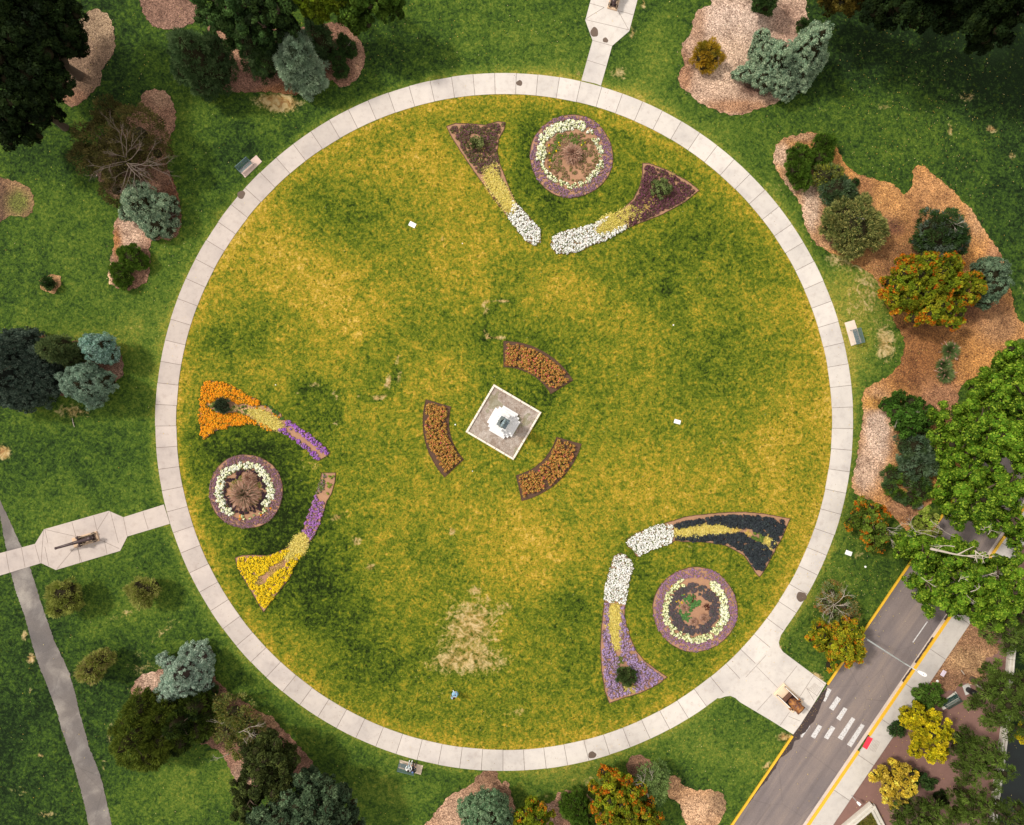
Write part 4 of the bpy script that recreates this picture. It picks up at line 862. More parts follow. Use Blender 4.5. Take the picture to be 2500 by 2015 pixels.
plant('autumn_shrub', 'tree', 'orange-tinted airy tree beside the path bend below the ring-shaped juniper', 'maple', [(.12, .19, .02), (.16, .22, .03), (.09, .15, .02)], [(2105, 1250, 36, 3.4, .3), (2125, 1290, 38, 3.6, .3), (2085, 1275, 28, 2.8, .3), (2135, 1325, 26, 2.6, .3), (2145, 1255, 20, 2.8, .3)], .12, edge_pal=MAPO, dens=1.3, bare=[(2148, 1265, 2165, 1330, 2.4, 3.0, .04, 3), (2140, 1275, 2175, 1300, 2.4, 2.8, .03, 2)])
# big green trees along the road
plant('street_tree', 'tree', 'bright green leafy tree at the right edge beside the mulch, uppermost of the roadside trees', 'broad', BROAD, [(2480, 880, 50, 8, 3), (2460, 965, 62, 9, 3), (2400, 950, 50, 8, 3), (2500, 1010, 60, 9, 3), (2440, 920, 30, 7, 3)], .28, top_pal=BROADT, base=(2420, 945))
plant('street_tree', 'tree', 'big green leafy tree covering the road right of the round dark evergreen', 'broad', BROAD, [(2370, 1010, 46, 8, 3), (2300, 1010, 30, 6.5, 2.5), (2330, 1070, 52, 8.5, 3), (2400, 1060, 60, 9.5, 3), (2465, 1090, 60, 9, 3), (2320, 1115, 36, 7, 2.5), (2385, 1120, 46, 9, 3)], .3, top_pal=BROADT, base=(2330, 1060))
plant('street_tree', 'tree', 'big green leafy tree mid-row at the roadside, above the long white dead limb', 'broad', BROAD, [(2325, 1160, 46, 8, 3), (2385, 1190, 62, 9.5, 3), (2455, 1180, 60, 9.5, 3), (2310, 1215, 36, 7, 2.5), (2350, 1250, 46, 8.5, 3), (2410, 1270, 40, 8, 3), (2460, 1265, 30, 7.5, 3), (2490, 1300, 44, 8, 3)], .32, top_pal=BROADT, base=(2300, 1170),
      bare=[(2290, 1302, 2258, 1290, 4.5, 5.0, .04, 2), (2285, 1312, 2232, 1300, 4.5, 5.0, .05, 3), (2330, 1310, 2290, 1290, 5, 5.4, .05, 3), (2405, 1300, 2400, 1275, 7.5, 8.2, .05, 2), (2412, 1305, 2425, 1285, 7.5, 8.2, .04, 2)])
plant('leafy_tree', 'tree', 'small lime-green tree poking out at the roadside by a pale flat rock', 'fine', [(.30, .40, .05), (.22, .33, .03), (.42, .48, .10)], [(2243, 1292, 28, 4, 1), (2262, 1262, 24, 4, 1), (2268, 1300, 22, 4, 1)], .1)
wt = plant('street_tree', 'tree', 'green leafy tree spreading over the road below the long white dead limb', 'broad', BROAD, [(2225, 1345, 42, 7, 2.5), (2275, 1365, 48, 8.5, 3), (2240, 1425, 34, 6.5, 2.5), (2300, 1405, 44, 8.5, 3), (2275, 1462, 40, 7.5, 2.5), (2350, 1365, 34, 8, 3), (2365, 1410, 34, 8, 3), (2320, 1455, 30, 7, 2.5), (2210, 1315, 24, 6, 2.5), (2300, 1345, 34, 7.4, 2.5), (2330, 1395, 34, 8, 3), (2260, 1325, 30, 6.6, 2.5), (2345, 1335, 28, 7, 2.5), (2300, 1440, 30, 7.6, 2.5)], .3, top_pal=BROADT, base=(2235, 1330),
      bare=[(2272, 1340, 2385, 1345, 7.6, 8.6, .13, 1), (2330, 1335, 2292, 1318, 7.8, 8.3, .05, 1), (2380, 1345, 2400, 1370, 8.2, 8.6, .07, 2), (2382, 1345, 2383, 1372, 8.2, 8.6, .06, 1), (2340, 1420, 2350, 1410, 7.5, 8.2, .04, 2), (2250, 1410, 2280, 1430, 6.0, 6.8, .03, 2)])
plant('street_tree', 'tree', 'green leafy tree over the pavement with a grey twisted bare limb on its left side', 'broad', BROAD, [(2400, 1455, 50, 8, 2.5), (2365, 1490, 34, 6.5, 2.5), (2450, 1430, 46, 8, 2.5), (2460, 1380, 36, 7.5, 2.5), (2420, 1500, 34, 7, 2.5), (2475, 1450, 30, 7, 2.5), (2410, 1375, 26, 6.5, 2.5), (2430, 1470, 34, 7.5, 2.5)], .28, top_pal=BROADT, base=(2400, 1480),
      bare=[(2405, 1425, 2385, 1395, 5.5, 6.2, .09, 2), (2395, 1410, 2425, 1400, 5.8, 6.3, .06, 3), (2350, 1430, 2362, 1460, 6.5, 7.2, .04, 2), (2370, 1445, 2400, 1438, 7, 7.8, .05, 1)])
# --- autumn trees by the road
plant('autumn_tree', 'tree', 'round green tree fringed with orange leaves beside the yellow kerb and lamp post', 'maple', MAPG, [(2020, 1555, 42, 4.6, .8), (2065, 1570, 42, 4.4, .8), (2040, 1595, 40, 4.0, .8), (2075, 1530, 26, 3.8, .8), (1995, 1560, 26, 3.4, .8), (2085, 1595, 22, 3.2, .8)], .14, top_pal=[(.48, .40, .02)], edge_pal=MAPO, base=(2005, 1540), lump=.2)
plant('autumn_shrub', 'shrub', 'half-bare shrub with a grey twiggy middle above the orange-fringed round tree', 'sparse', [(.14, .19, .08), (.18, .22, .08), (.30, .16, .04)], [(2015, 1470, 26, 2, .2), (2060, 1480, 28, 2.2, .2), (2030, 1445, 24, 2, .2), (2075, 1505, 22, 2, .2), (2030, 1500, 22, 1.8, .2)], .07, dens=1.4, base=(2030, 1470),
      bare=[(2035, 1478, 2035 + 32 * math.cos(a), 1478 + 32 * math.sin(a), 1.4, 2.4, .035, 3) for a in (0, .7, 1.5, 2.3, 3.1, 3.9, 4.7, 5.5)])
plant('yellow_tree', 'tree', 'larger bright yellow-green tree between the pavement and the gravel yard', 'fine', YEL, [(2235, 1765, 46, 5, .6), (2278, 1770, 40, 5, .6), (2255, 1810, 42, 4.6, .6), (2222, 1745, 26, 4, .6), (2300, 1795, 24, 3.8, .6), (2285, 1835, 22, 3.2, .6)], .14, lump=.2)
plant('yellow_tree', 'tree', 'smaller pale golden tree on the brown gravel near the pavement', 'fine', YEL2, [(2160, 1895, 38, 4, .5), (2200, 1900, 38, 4, .5), (2178, 1930, 34, 3.6, .5), (2190, 1870, 24, 3.4, .5), (2170, 1955, 16, 2.4, .5)], .11, lump=.2)
plant('round_shrub', 'shrub', 'rounded leafy green shrub beside the dark green park bench', 'maple', [(.075, .15, .02), (.055, .12, .015), (.11, .19, .03)], [(2262, 1690, 34, 1.8, .1), (2282, 1700, 24, 1.6, .1), (2250, 1710, 24, 1.5, .1), (2245, 1725, 18, 1.2, .1)], .06)
plant('round_shrub', 'shrub', 'small dark shrub just left of the larger yellow-green tree', 'maple', DGRN, [(2190, 1780, 18, 1.0, .1), (2198, 1768, 14, .9, .1)], .04)
plant('dark_shrub', 'shrub', 'dark green shrub in the shade right of the pale golden tree', 'maple', DGRN, [(2243, 1900, 24, 1.6, .1), (2265, 1910, 18, 1.3, .1)], .05)
plant('dark_shrub', 'shrub', 'very small dark shrub right of and below the pale golden tree', 'yew', DARKB, [(2297, 1950, 18, 1.0, .1)], .04)
# --- willows at the right
WL = 'willows round the pond'
plant('willow_tree', 'tree', 'dark fine-leaved willow at the right edge above the trash can yard', 'willow', WIL, [(2440, 1530, 50, 7.5, 2), (2480, 1570, 44, 7.5, 2), (2410, 1505, 30, 6, 2), (2500, 1520, 40, 7, 2)], .22, group=WL)
plant('willow_tree', 'tree', 'fine-leaved willow right of the black trash can, over the white wall', 'willow', WIL, [(2430, 1690, 48, 7.5, 1.5), (2400, 1725, 38, 6.5, 1.5), (2460, 1670, 46, 7.5, 2), (2420, 1640, 30, 6, 1.5), (2470, 1730, 46, 7.5, 1.5), (2440, 1760, 36, 6, 1.5), (2500, 1690, 40, 7, 2)], .24, group=WL)
plant('willow_tree', 'tree', 'fine-leaved willow between the larger yellow tree and the pond wall', 'willow', WIL, [(2350, 1840, 44, 6.5, 1.2), (2390, 1820, 40, 7, 1.5), (2400, 1880, 46, 7, 1.5), (2345, 1880, 30, 5.5, 1.2), (2430, 1860, 30, 6, 1.5), (2350, 1800, 26, 5, 1.5)], .22, group=WL)
plant('willow_tree', 'tree', 'fine-leaved willow at the bottom edge right of the V-shaped wall', 'willow', WIL, [(2225, 1985, 50, 5.5, 1), (2275, 1975, 40, 5, 1), (2210, 2015, 40, 5, 1), (2290, 2010, 44, 5, 1)], .2, group=WL)
plant('willow_tree', 'tree', 'fine-leaved willow in the bottom right corner', 'willow', WIL, [(2390, 1975, 50, 7, 1.5), (2450, 1990, 50, 7, 1.5), (2350, 1990, 40, 6, 1.5), (2350, 1945, 30, 6, 1.5), (2500, 1985, 36, 6.5, 1.5)], .24, group=WL)
plant('leafy_tree', 'tree', 'bright yellow-green bough over the black pond at the right edge', 'fine', YEL, [(2500, 1790, 22, 3.5, 1)], .08)
# --- left group
plant('dark_spruce', 'tree', 'large navy-green spruce cut off by the left edge', 'billow', NAVY, [(30, 870, 72, 9, .5, 'cone'), (50, 920, 72, 9, .5, 'cone'), (100, 880, 46, 4, .4), (110, 930, 44, 4, .4), (60, 960, 46, 4, .4), (20, 940, 60, 5, .5), (120, 905, 30, 3, .3), (60, 845, 44, 4.5, .4)], .3, top_pal=NAVYT, dens=1.2, core_col=(.02, .025, .02))
plant('conifer_tree', 'tree', 'mid green pointed conifer squeezed between the navy spruce and the bluest small one', 'feather', [(.10, .15, .055), (.075, .12, .04), (.13, .18, .07)], [(158, 862, 40, 5.4, .3, 'cone'), (128, 862, 24, 3.6, .3), (175, 870, 26, 3.8, .3), (150, 850, 30, 4.6, .3)], .12, top_pal=[(.16, .20, .07)])
plant('blue_spruce', 'tree', 'bluest small rounded spruce, top right of the left edge cluster', 'billow', [(.18, .32, .245), (.125, .24, .19), (.25, .40, .31)], [(246, 852, 36, 4.2, .3), (232, 838, 22, 3.8, .3), (264, 866, 24, 3.6, .3)], .13, top_pal=[(.36, .52, .47)])
plant('blue_spruce', 'tree', 'round grey-green spruce, lowest of the left edge cluster', 'billow', [(.16, .25, .18), (.12, .20, .14), (.21, .31, .22)], [(218, 940, 46, 5.2, .3), (188, 932, 32, 4, .3), (248, 935, 32, 4.2, .3), (232, 970, 28, 3, .3), (215, 912, 28, 4.4, .4)], .16, top_pal=[(.30, .40, .30)])
G3 = 'small olive trees on the left lawn'
plant('olive_tree', 'tree', 'small olive-green tree nearest the grey asphalt path and cannon walk', 'feather', TRIO, [(160, 1448, 36, 3.4, .4), (175, 1465, 28, 3.0, .4), (150, 1475, 28, 2.8, .4)], .09, group=G3, dens=.85)
plant('olive_tree', 'tree', 'small olive tree with a brown right side, nearest the round path of the three', 'feather', TRIO, [(345, 1438, 30, 3.0, .4), (352, 1458, 26, 2.8, .4), (370, 1435, 22, 2.6, .4)], .08, group=G3, dens=.85, top_pal=[(.34, .32, .10)])
plant('olive_tree', 'tree', 'small olive tree with a pinkish brown top corner, lowest of the three', 'feather', TRIO, [(228, 1628, 34, 3.2, .4), (240, 1612, 26, 3.0, .4), (258, 1606, 20, 2.6, .4), (215, 1640, 22, 2.4, .4)], .08, group=G3, dens=.85, top_pal=[(.32, .26, .10)])
plant('silver_spruce', 'tree', 'whitish-blue spruce with a ragged pointed left side, south-west of the round path', 'billow', BLUEW, [(465, 1625, 46, 6.5, .4, 'cone'), (485, 1640, 36, 3.5, .4), (440, 1660, 42, 4, .4), (415, 1685, 28, 3, .3), (470, 1660, 36, 3, .4), (397, 1702, 13, 1.5, .2), (400, 1608, 16, 1.6, .3), (420, 1620, 20, 2, .3), (490, 1610, 28, 3, .4), (500, 1665, 22, 2.2, .3)], .18, top_pal=BLUEWT, core_col=(.07, .05, .045))
plant('conifer_tree', 'tree', 'large olive-green feathery conifer below the whitish-blue spruce', 'feather', OLIVE, [(355, 1780, 68, 8, .5, 'cone'), (352, 1722, 38, 5, .5), (330, 1830, 40, 4, .4), (375, 1835, 40, 4, .4), (400, 1790, 44, 4.5, .4), (320, 1770, 34, 4, .4), (400, 1740, 38, 4.5, .4)], .25, dens=1.15, top_pal=[(.19, .23, .03), (.13, .17, .02)])  # paler second palette stands in for lit leaf tips
plant('conifer_tree', 'tree', 'darker olive conifer right of the large feathery one', 'feather', OLIVE[:2] + DARKB[:1], [(450, 1750, 50, 5.5, .4, 'cone'), (480, 1720, 32, 3.5, .4), (490, 1775, 36, 3.2, .4), (440, 1800, 34, 3.2, .4), (510, 1745, 26, 2.8, .3)], .18)
plant('small_shrub', 'shrub', 'small round dark shrub below the whitish-blue spruce, the upper of two', 'yew', DGRN, [(521, 1683, 12, .9, .05)], .03)
plant('small_shrub', 'shrub', 'small round dark shrub below the whitish-blue spruce, the lower of two', 'yew', DBLU, [(525, 1720, 14, 1.0, .05)], .03)
plant('thin_shrub', 'tree', 'half-bare yellowish juniper with pale twigs near the lower left path bend', 'sparse', JUN + OLIVE, [(575, 1735, 40, 3.2, .3), (600, 1760, 36, 3.2, .3), (555, 1780, 36, 3, .3), (620, 1790, 34, 3, .3), (590, 1815, 34, 2.8, .3), (550, 1715, 24, 2.6, .3)], .12, dens=1.9, top_pal=[(.30, .26, .07)],
      bare=[(580, 1790, 610, 1760, 2.4, 3.3, .04, 3), (580, 1790, 545, 1770, 2.2, 3.0, .03, 3), (585, 1790, 600, 1830, 2.2, 3.0, .03, 3), (590, 1790, 630, 1810, 2.2, 3.0, .03, 3), (560, 1840, 530, 1855, 1.2, 1.8, .03, 3)])
plant('shade_tree', 'tree', 'dark olive leafy tree by the lower left path, above the blue-green tree', 'maple', [(.055, .075, .02), (.04, .058, .016), (.08, .10, .025)], [(665, 1840, 50, 6.5, 1), (700, 1850, 36, 6, 1), (640, 1890, 48, 6.5, 1), (690, 1900, 46, 6, 1), (620, 1830, 30, 5, 1), (655, 1800, 26, 5, 1), (610, 1960, 40, 6, 1), (590, 1910, 24, 4, 1)], .22)
plant('blue_oak_tree', 'tree', 'large dark blue-green tree at the bottom edge, left of the bench with two people', 'maple', [(.082, .132, .068), (.055, .095, .05), (.125, .18, .095)], [(745, 1925, 50, 7, 1), (790, 1940, 56, 7.5, 1), (720, 1985, 60, 7.5, 1), (800, 1995, 60, 7.5, 1), (850, 2000, 40, 6, 1), (760, 1895, 28, 5.5, 1), (840, 1950, 30, 5.5, 1), (660, 2000, 54, 7, 1)], .28)
# --- bottom
plant('green_spruce', 'tree', 'soft grey-green spruce on pinkish mulch at the bottom edge', 'billow', [(.14, .25, .13), (.10, .20, .10), (.20, .31, .17)], [(1188, 1985, 50, 5, .3), (1150, 1975, 32, 3.8, .3), (1215, 1965, 30, 4, .3), (1175, 2010, 40, 4, .3), (1180, 1960, 28, 4.2, .3), (1225, 2005, 34, 4, .3)], .16, top_pal=[(.28, .38, .22)])
plant('autumn_tree', 'tree', 'small orange-flecked green tree at the bottom edge, left of the dark round shrub', 'maple', MAPG[:3], [(1300, 1985, 38, 3.6, .5), (1270, 1995, 26, 3, .5), (1330, 1998, 26, 3, .5), (1305, 1968, 22, 3, .5), (1300, 2015, 34, 3.2, .5)], .11, edge_pal=MAPO + MAPG[:3])
plant('dark_shrub', 'shrub', 'dark green rounded yew at the bottom edge between the two orange-flecked trees', 'yew', YEW, [(1405, 1965, 36, 2.6, .1), (1422, 1985, 34, 2.4, .1), (1385, 1960, 22, 2, .1), (1425, 2012, 26, 1.8, .1)], .08)
plant('autumn_tree', 'tree', 'big orange and green tree near the bottom edge, right of the round yew', 'maple', MAPG, [(1495, 1905, 40, 4.8, .8), (1530, 1925, 42, 4.8, .8), (1475, 1945, 40, 4.6, .8), (1520, 1970, 50, 5.2, .8), (1570, 1985, 40, 4.8, .8), (1500, 2005, 44, 4.6, .8), (1560, 2020, 42, 4.6, .8), (1485, 1885, 24, 3.8, .8), (1590, 1990, 28, 4, .8)], .2, edge_pal=MAPO, lump=.2)
plant('thin_shrub', 'tree', 'pale green half-bare small tree right of the big orange and green one', 'sparse', [(.16, .24, .07), (.12, .20, .06), (.22, .30, .10)], [(1585, 1885, 24, 3.4, .5), (1605, 1905, 28, 3.4, .5), (1600, 1930, 26, 3, .4), (1575, 1905, 20, 3, .4), (1612, 1880, 18, 2.8, .4)], .1, dens=2.0, bare=[(1580, 1918, 1568, 1890, 2.6, 3.4, .04, 3), (1580, 1920, 1600, 1900, 2.6, 3.4, .03, 3), (1578, 1922, 1585, 1945, 2.4, 3.0, .03, 2), (1578, 1920, 1560, 1900, 2.4, 3.0, .03, 3)])

# ------------------------------------------------------------------ flower beds
def region_poly(pts):
    P0 = np.array(pts, float); lo, hi = P0.min(0), P0.max(0)
    def f(density):
        n = int(np.prod(hi - lo) * S * S * density); P = RS.uniform(lo, hi, (n, 2)); return P[in_poly(P, pts)]
    return f
def region_ring(cx, cy, r0, r1, a0=0, a1=360, wob=1.5):
    def f(density):
        n = int(math.pi * (r1 ** 2 - r0 ** 2) * S * S * density * (a1 - a0) / 360); r = np.sqrt(RS.uniform(r0 ** 2, r1 ** 2, n)); a = np.radians(RS.uniform(a0, a1, n))
        r = r + wob * np.sin(5 * a + cx) + wob * .7 * np.sin(9 * a + cy); return np.stack([cx + r * np.cos(a), cy + r * np.sin(a)], 1)
    return f
def excl(f, discs):
    def g(d):
        P = f(d)
        for (x, y, r) in discs: P = P[np.hypot(P[:, 0] - x, P[:, 1] - y) > r]
        return P
    return g
def flowers(region, loc, petals, leaves, density=14, rc=.15, h=.25, nl=14, np_=22, ps=.032, ls=.05, gaps=0.0, mixk=.4):
    """low plants: a dome of small leaves topped by flower heads"""
    P = region(density)
    if gaps > 0:
        gsel = np.sin(P[:, 0] * .21 + 1.3) * np.sin(P[:, 1] * .19 + .4) + .5 * np.sin(P[:, 0] * .5) * np.sin(P[:, 1] * .47); P = P[gsel > (-1.2 + gaps * 2.2)]
    n = len(P); w = np.array([(*W(x, y), 0) for x, y in P]).reshape(-1, 3) - np.array([loc[0], loc[1], 0]); r = rc * RS.uniform(.7, 1.3, n); hh = h * RS.uniform(.7, 1.25, n)
    mb = MB()
    for (k, pal, s_, zf, blend) in ((nl, leaves, ls, .8, .5), (np_, petals, ps, 1.0, .25)):
        if k == 0: continue
        c = np.repeat(w, k, 0); rr = np.repeat(r, k)[:, None]; hz = np.repeat(hh, k)[:, None]; K = len(c)
        d = rdir(K); d[:, 2] = np.abs(d[:, 2]); pos = c + d * np.concatenate([rr, rr, hz * zf], 1) * RS.uniform(.75, 1.05, (K, 1)) + np.array([0, 0, .02])
        ax = unit(d * .4 + rdir(K) * .35 + np.array([0, 0, 1.1])); U = unit(np.cross(ax, rdir(K))); V = np.cross(ax, U); sc_ = s_ * 1.45 * RS.uniform(.7, 1.35, (K, 1))
        pl = pick(pal, n, .3); col = np.repeat(pl, k, 0) * (1 - mixk) + pick(pal, K, blend) * mixk; col = col * RS.uniform(.8, 1.15, (K, 1))
        mb.quads(pos, U * sc_, V * sc_ * .8, np.clip(col, 0, .9))
    return mb
def tufts(region, loc, pal, density=9, L_=.42, w=.022, blades=34, up=.6):
    """clumps of arching grass blades"""
    P = region(density); n = len(P); c0 = np.array([(*W(x, y), 0) for x, y in P]).reshape(-1, 3) - np.array([loc[0], loc[1], 0])
    c = np.repeat(c0, blades, 0); K = len(c); a = RS.uniform(0, 2 * math.pi, K); el = RS.uniform(.15, 1.3, K) * 1.0
    d = np.stack([np.cos(a) * np.cos(el), np.sin(a) * np.cos(el), np.sin(el) * up + .1], 1); ln = L_ * RS.uniform(.5, 1.15, (K, 1)); mb = MB(); col = pick(pal, K, .6) * RS.uniform(.75, 1.25, (K, 1))
    side = unit(np.cross(d, np.array([0, 0, 1.0])) + rdir(K) * .3) * w; d2 = unit(d + np.array([0, 0, -.55]))
    mb.quads(c + d * ln * .5, d * ln * .5, side, np.clip(col, 0, .9)); mb.quads(c + d * ln + d2 * ln * .25, d2 * ln * .3, side * .9, np.clip(col * 1.15, 0, .9))
    return mb
WHT = [(.90, .90, .86), (.90, .90, .89), (.89, .90, .84)]; CRM = [(.86, .88, .50), (.90, .90, .66), (.76, .78, .38)]; GRN = [(.10, .16, .03), (.15, .20, .04), (.07, .11, .02)]
PUR = [(.36, .16, .46), (.46, .26, .52), (.28, .11, .38), (.50, .22, .38)]; PURM = [(.27, .12, .25), (.36, .17, .30), (.20, .11, .15), (.40, .19, .32), (.17, .14, .09)]
VIO = [(.38, .10, .60), (.46, .17, .66), (.28, .07, .50)]; LAV = [(.42, .32, .60), (.34, .24, .54), (.52, .36, .52), (.30, .16, .20)]
PLM = [(.10, .035, .05), (.15, .05, .08), (.07, .035, .03), (.20, .07, .12)]; NAVF = [(.026, .034, .040), (.040, .044, .056), (.022, .026, .030), (.05, .065, .065)]
ORG = [(.85, .30, .012), (.80, .38, .02), (.74, .22, .012)]; YLF = [(.82, .56, .01), (.74, .48, .01), (.88, .66, .03)]; GRSY = [(.68, .55, .14), (.58, .47, .10), (.80, .66, .24), (.44, .40, .08)]
ROSE = [(.54, .18, .05), (.58, .28, .06), (.44, .08, .05), (.62, .40, .10), (.46, .20, .06)]; ROSL = [(.24, .21, .03), (.20, .07, .03), (.07, .08, .015), (.40, .30, .07), (.05, .04, .015)]; PNK = [(.72, .06, .16), (.66, .16, .12), (.72, .22, .10)]
BRG = [(.34, .19, .13), (.26, .14, .09), (.42, .24, .18)]; MAU = [(.10, .07, .085), (.075, .07, .08), (.13, .09, .10), (.07, .085, .07)]; DKP = [(.05, .025, .04), (.035, .02, .03), (.07, .035, .05)]

def mbx_off(mb, f):
    k = next(i for i, g_ in enumerate(mb.f) if g_ is f); return sum(len(v) for v in mb.v[:k])
def flower_bed(label, outline, soil, layers, group=None, edge=1.0, zs=.03):
    xs = [p[0] for p in outline]; ys = [p[1] for p in outline]; c = W((min(xs) + max(xs)) / 2, (min(ys) + max(ys)) / 2)
    t = thing('flower_bed', label, 'flower bed', (*c, 0), 0, group)
    mb = MB(); out = dense(outline, 5, .45, True); mb.plate([(x - c[0], y - c[1]) for x, y in WP(out)], zs, 0.0); mb.build('soil', soil, t)
    mb = MB()   # cut turf edge: a dark low lip round the soil
    o2 = [(x - c[0], y - c[1]) for x, y in WP(out)]
    for a, b in zip(o2, o2[1:] + o2[:1]):
        L_ = math.hypot(b[0] - a[0], b[1] - a[1]) + .02; mb.box(((a[0] + b[0]) / 2, (a[1] + b[1]) / 2, .03), (L_, .05, .065), math.atan2(b[1] - a[1], b[0] - a[0]))
    mb.build('turf_edge', M_SOILD, t)
    got = {}
    for (nm, kind, reg, kw) in layers:
        mbx = (flowers if kind == 'f' else tufts)(reg, c, **kw)
        if nm in got:
            for v, f, cc, m_, s_ in zip(mbx.v, mbx.f, mbx.c, mbx.m, mbx.sm): got[nm].add(v, f - (mbx_off(mbx, f)), cc, 0)
        else: got[nm] = mbx
    for nm, mbx in got.items(): mbx.build(nm, M_PETAL, t)
    return t
def off2(o, s, pts): return [(o[0] + x / s, o[1] + y / s) for x, y in pts]
def circ(cx, cy, r, w=1.0): return [(cx + (r + w * math.sin(4 * a + cx)) * math.cos(a), cy + (r + w * math.sin(4 * a + cx)) * math.sin(a)) for a in np.arange(0, 6.283, .09)]

G_C = 'round flower beds'; G_W = 'wedge-shaped flower beds'; G_R = 'curved rose beds round the monument'
flower_bed('round flower bed nearest the north path junction, brown inside a thick white crescent', circ(1395, 382, 101), M_SOIL, [
    ('purple_flowers', 'f', region_ring(1395, 382, 78, 99, 0, 360), dict(petals=PURM + PUR[:2], leaves=[(.14, .15, .05), (.26, .15, .10), (.09, .10, .04)], density=50, rc=.09, h=.16, nl=8, np_=11, ps=.022, ls=.03, gaps=.10, mixk=.9)),
    ('white_flowers', 'f', region_ring(1390, 378, 62, 82, 170, 300), dict(petals=WHT[:1] + CRM, leaves=GRN, density=34, rc=.15, h=.3, ps=.04)),
    ('cream_flowers', 'f', region_ring(1395, 382, 66, 78, -60, 170), dict(petals=CRM + WHT[:1], leaves=GRN, density=26, rc=.13, h=.28, nl=10, np_=15, ps=.038, gaps=.28)),
    ('low_plants', 'f', region_ring(1396, 384, 24, 62), dict(petals=BRG + [(.12, .15, .03), (.14, .18, .03), (.20, .10, .06)], leaves=[(.16, .10, .05), (.09, .12, .02), (.22, .12, .08)], density=13, rc=.16, h=.16, nl=12, np_=12, ps=.035, ls=.045, gaps=.2)),
    ('low_plants', 'f', region_ring(1390, 384, 30, 64, 120, 320), dict(petals=YLF, leaves=GRN, density=1.3, rc=.09, h=.25, nl=6, np_=10, ps=.035)),
    ('low_plants', 'f', region_ring(1388, 372, 20, 46, 120, 350), dict(petals=GRN, leaves=GRN, density=14, rc=.15, h=.16, nl=8, np_=14, ps=.04))], G_C)
flower_bed('round flower bed with a large spiky brown grass clump inside a cream white ring', circ(601, 1200, 90), M_SOIL, [
    ('purple_flowers', 'f', region_ring(601, 1200, 69, 88.5), dict(petals=PURM, leaves=[(.14, .12, .06), (.18, .11, .08)], density=64, rc=.09, h=.15, nl=8, np_=10, ps=.022, ls=.03, gaps=.02, mixk=.8)),
    ('white_flowers', 'f', region_ring(598, 1199, 55, 71, 115, 395), dict(petals=WHT[:1] + CRM[:2], leaves=GRN, density=36, rc=.14, h=.3, ps=.04)),
    ('cream_flowers', 'f', region_ring(600, 1201, 58, 68, 35, 115), dict(petals=CRM, leaves=GRN, density=8, rc=.11, h=.26, gaps=.25)),
    ('dark_plants', 'f', region_ring(601, 1200, 40, 55), dict(petals=DKP, leaves=DKP + GRN[2:], density=22, rc=.12, h=.2, nl=10, np_=14, ps=.04)),
    ('green_plants', 'f', region_ring(601, 1198, 10, 40), dict(petals=[(.22, .20, .03), (.30, .20, .10)], leaves=GRN + BRG[:1], density=14, rc=.14, h=.14, nl=8, np_=12, ps=.04)),
    ('cream_flowers', 'f', region_ring(601, 1200, 60, 74, 0, 360), dict(petals=ORG, leaves=GRN, density=.8, rc=.09, h=.26, nl=3, np_=14, ps=.035))], G_C)
flower_bed('round flower bed with a grey-purple ring round a green and sandy centre', circ(1697, 1488, 103), M_SOIL, [
    ('purple_flowers', 'f', region_ring(1697, 1488, 79, 101), dict(petals=PURM[:2] + PUR + [(.44, .28, .40)], leaves=[(.16, .17, .06), (.30, .17, .12), (.10, .11, .04)], density=50, rc=.09, h=.15, nl=8, np_=10, ps=.022, ls=.03, gaps=.04, mixk=.9)),
    ('cream_flowers', 'f', region_ring(1697, 1489, 64, 80, -60, 250), dict(petals=CRM, leaves=GRN, density=28, rc=.13, h=.26, ps=.038, gaps=.14)),
    ('white_flowers', 'f', region_ring(1695, 1487, 66, 82, -55, 30), dict(petals=WHT[2:] + CRM[:2], leaves=GRN, density=30, rc=.14, h=.3, ps=.042)),
    ('grey_plants', 'f', region_ring(1694, 1488, 40, 62), dict(petals=MAU, leaves=MAU, density=40, rc=.12, h=.18, nl=10, np_=14, ps=.038, gaps=.05)),
    ('green_plants', 'f', region_poly([(1665, 1450), (1690, 1450), (1712, 1470), (1700, 1490), (1686, 1510), (1675, 1522), (1660, 1505), (1660, 1480)]), dict(petals=[(.08, .20, .05), (.12, .26, .08)], leaves=[(.06, .15, .04)], density=24, rc=.11, h=.14, nl=10, np_=14, ps=.035)),
    ('cream_flowers', 'f', region_ring(1650, 1450, 5, 26), dict(petals=YLF, leaves=GRN, density=2, rc=.09, h=.2, nl=5, np_=8, ps=.03)),
    ('dark_tufts', 't', region_poly([(1680, 1456), (1700, 1452), (1722, 1468), (1732, 1488), (1724, 1490), (1708, 1468), (1684, 1468)]), dict(pal=[(.06, .02, .015), (.09, .03, .02)], density=7, L_=.26, blades=30))], G_C)
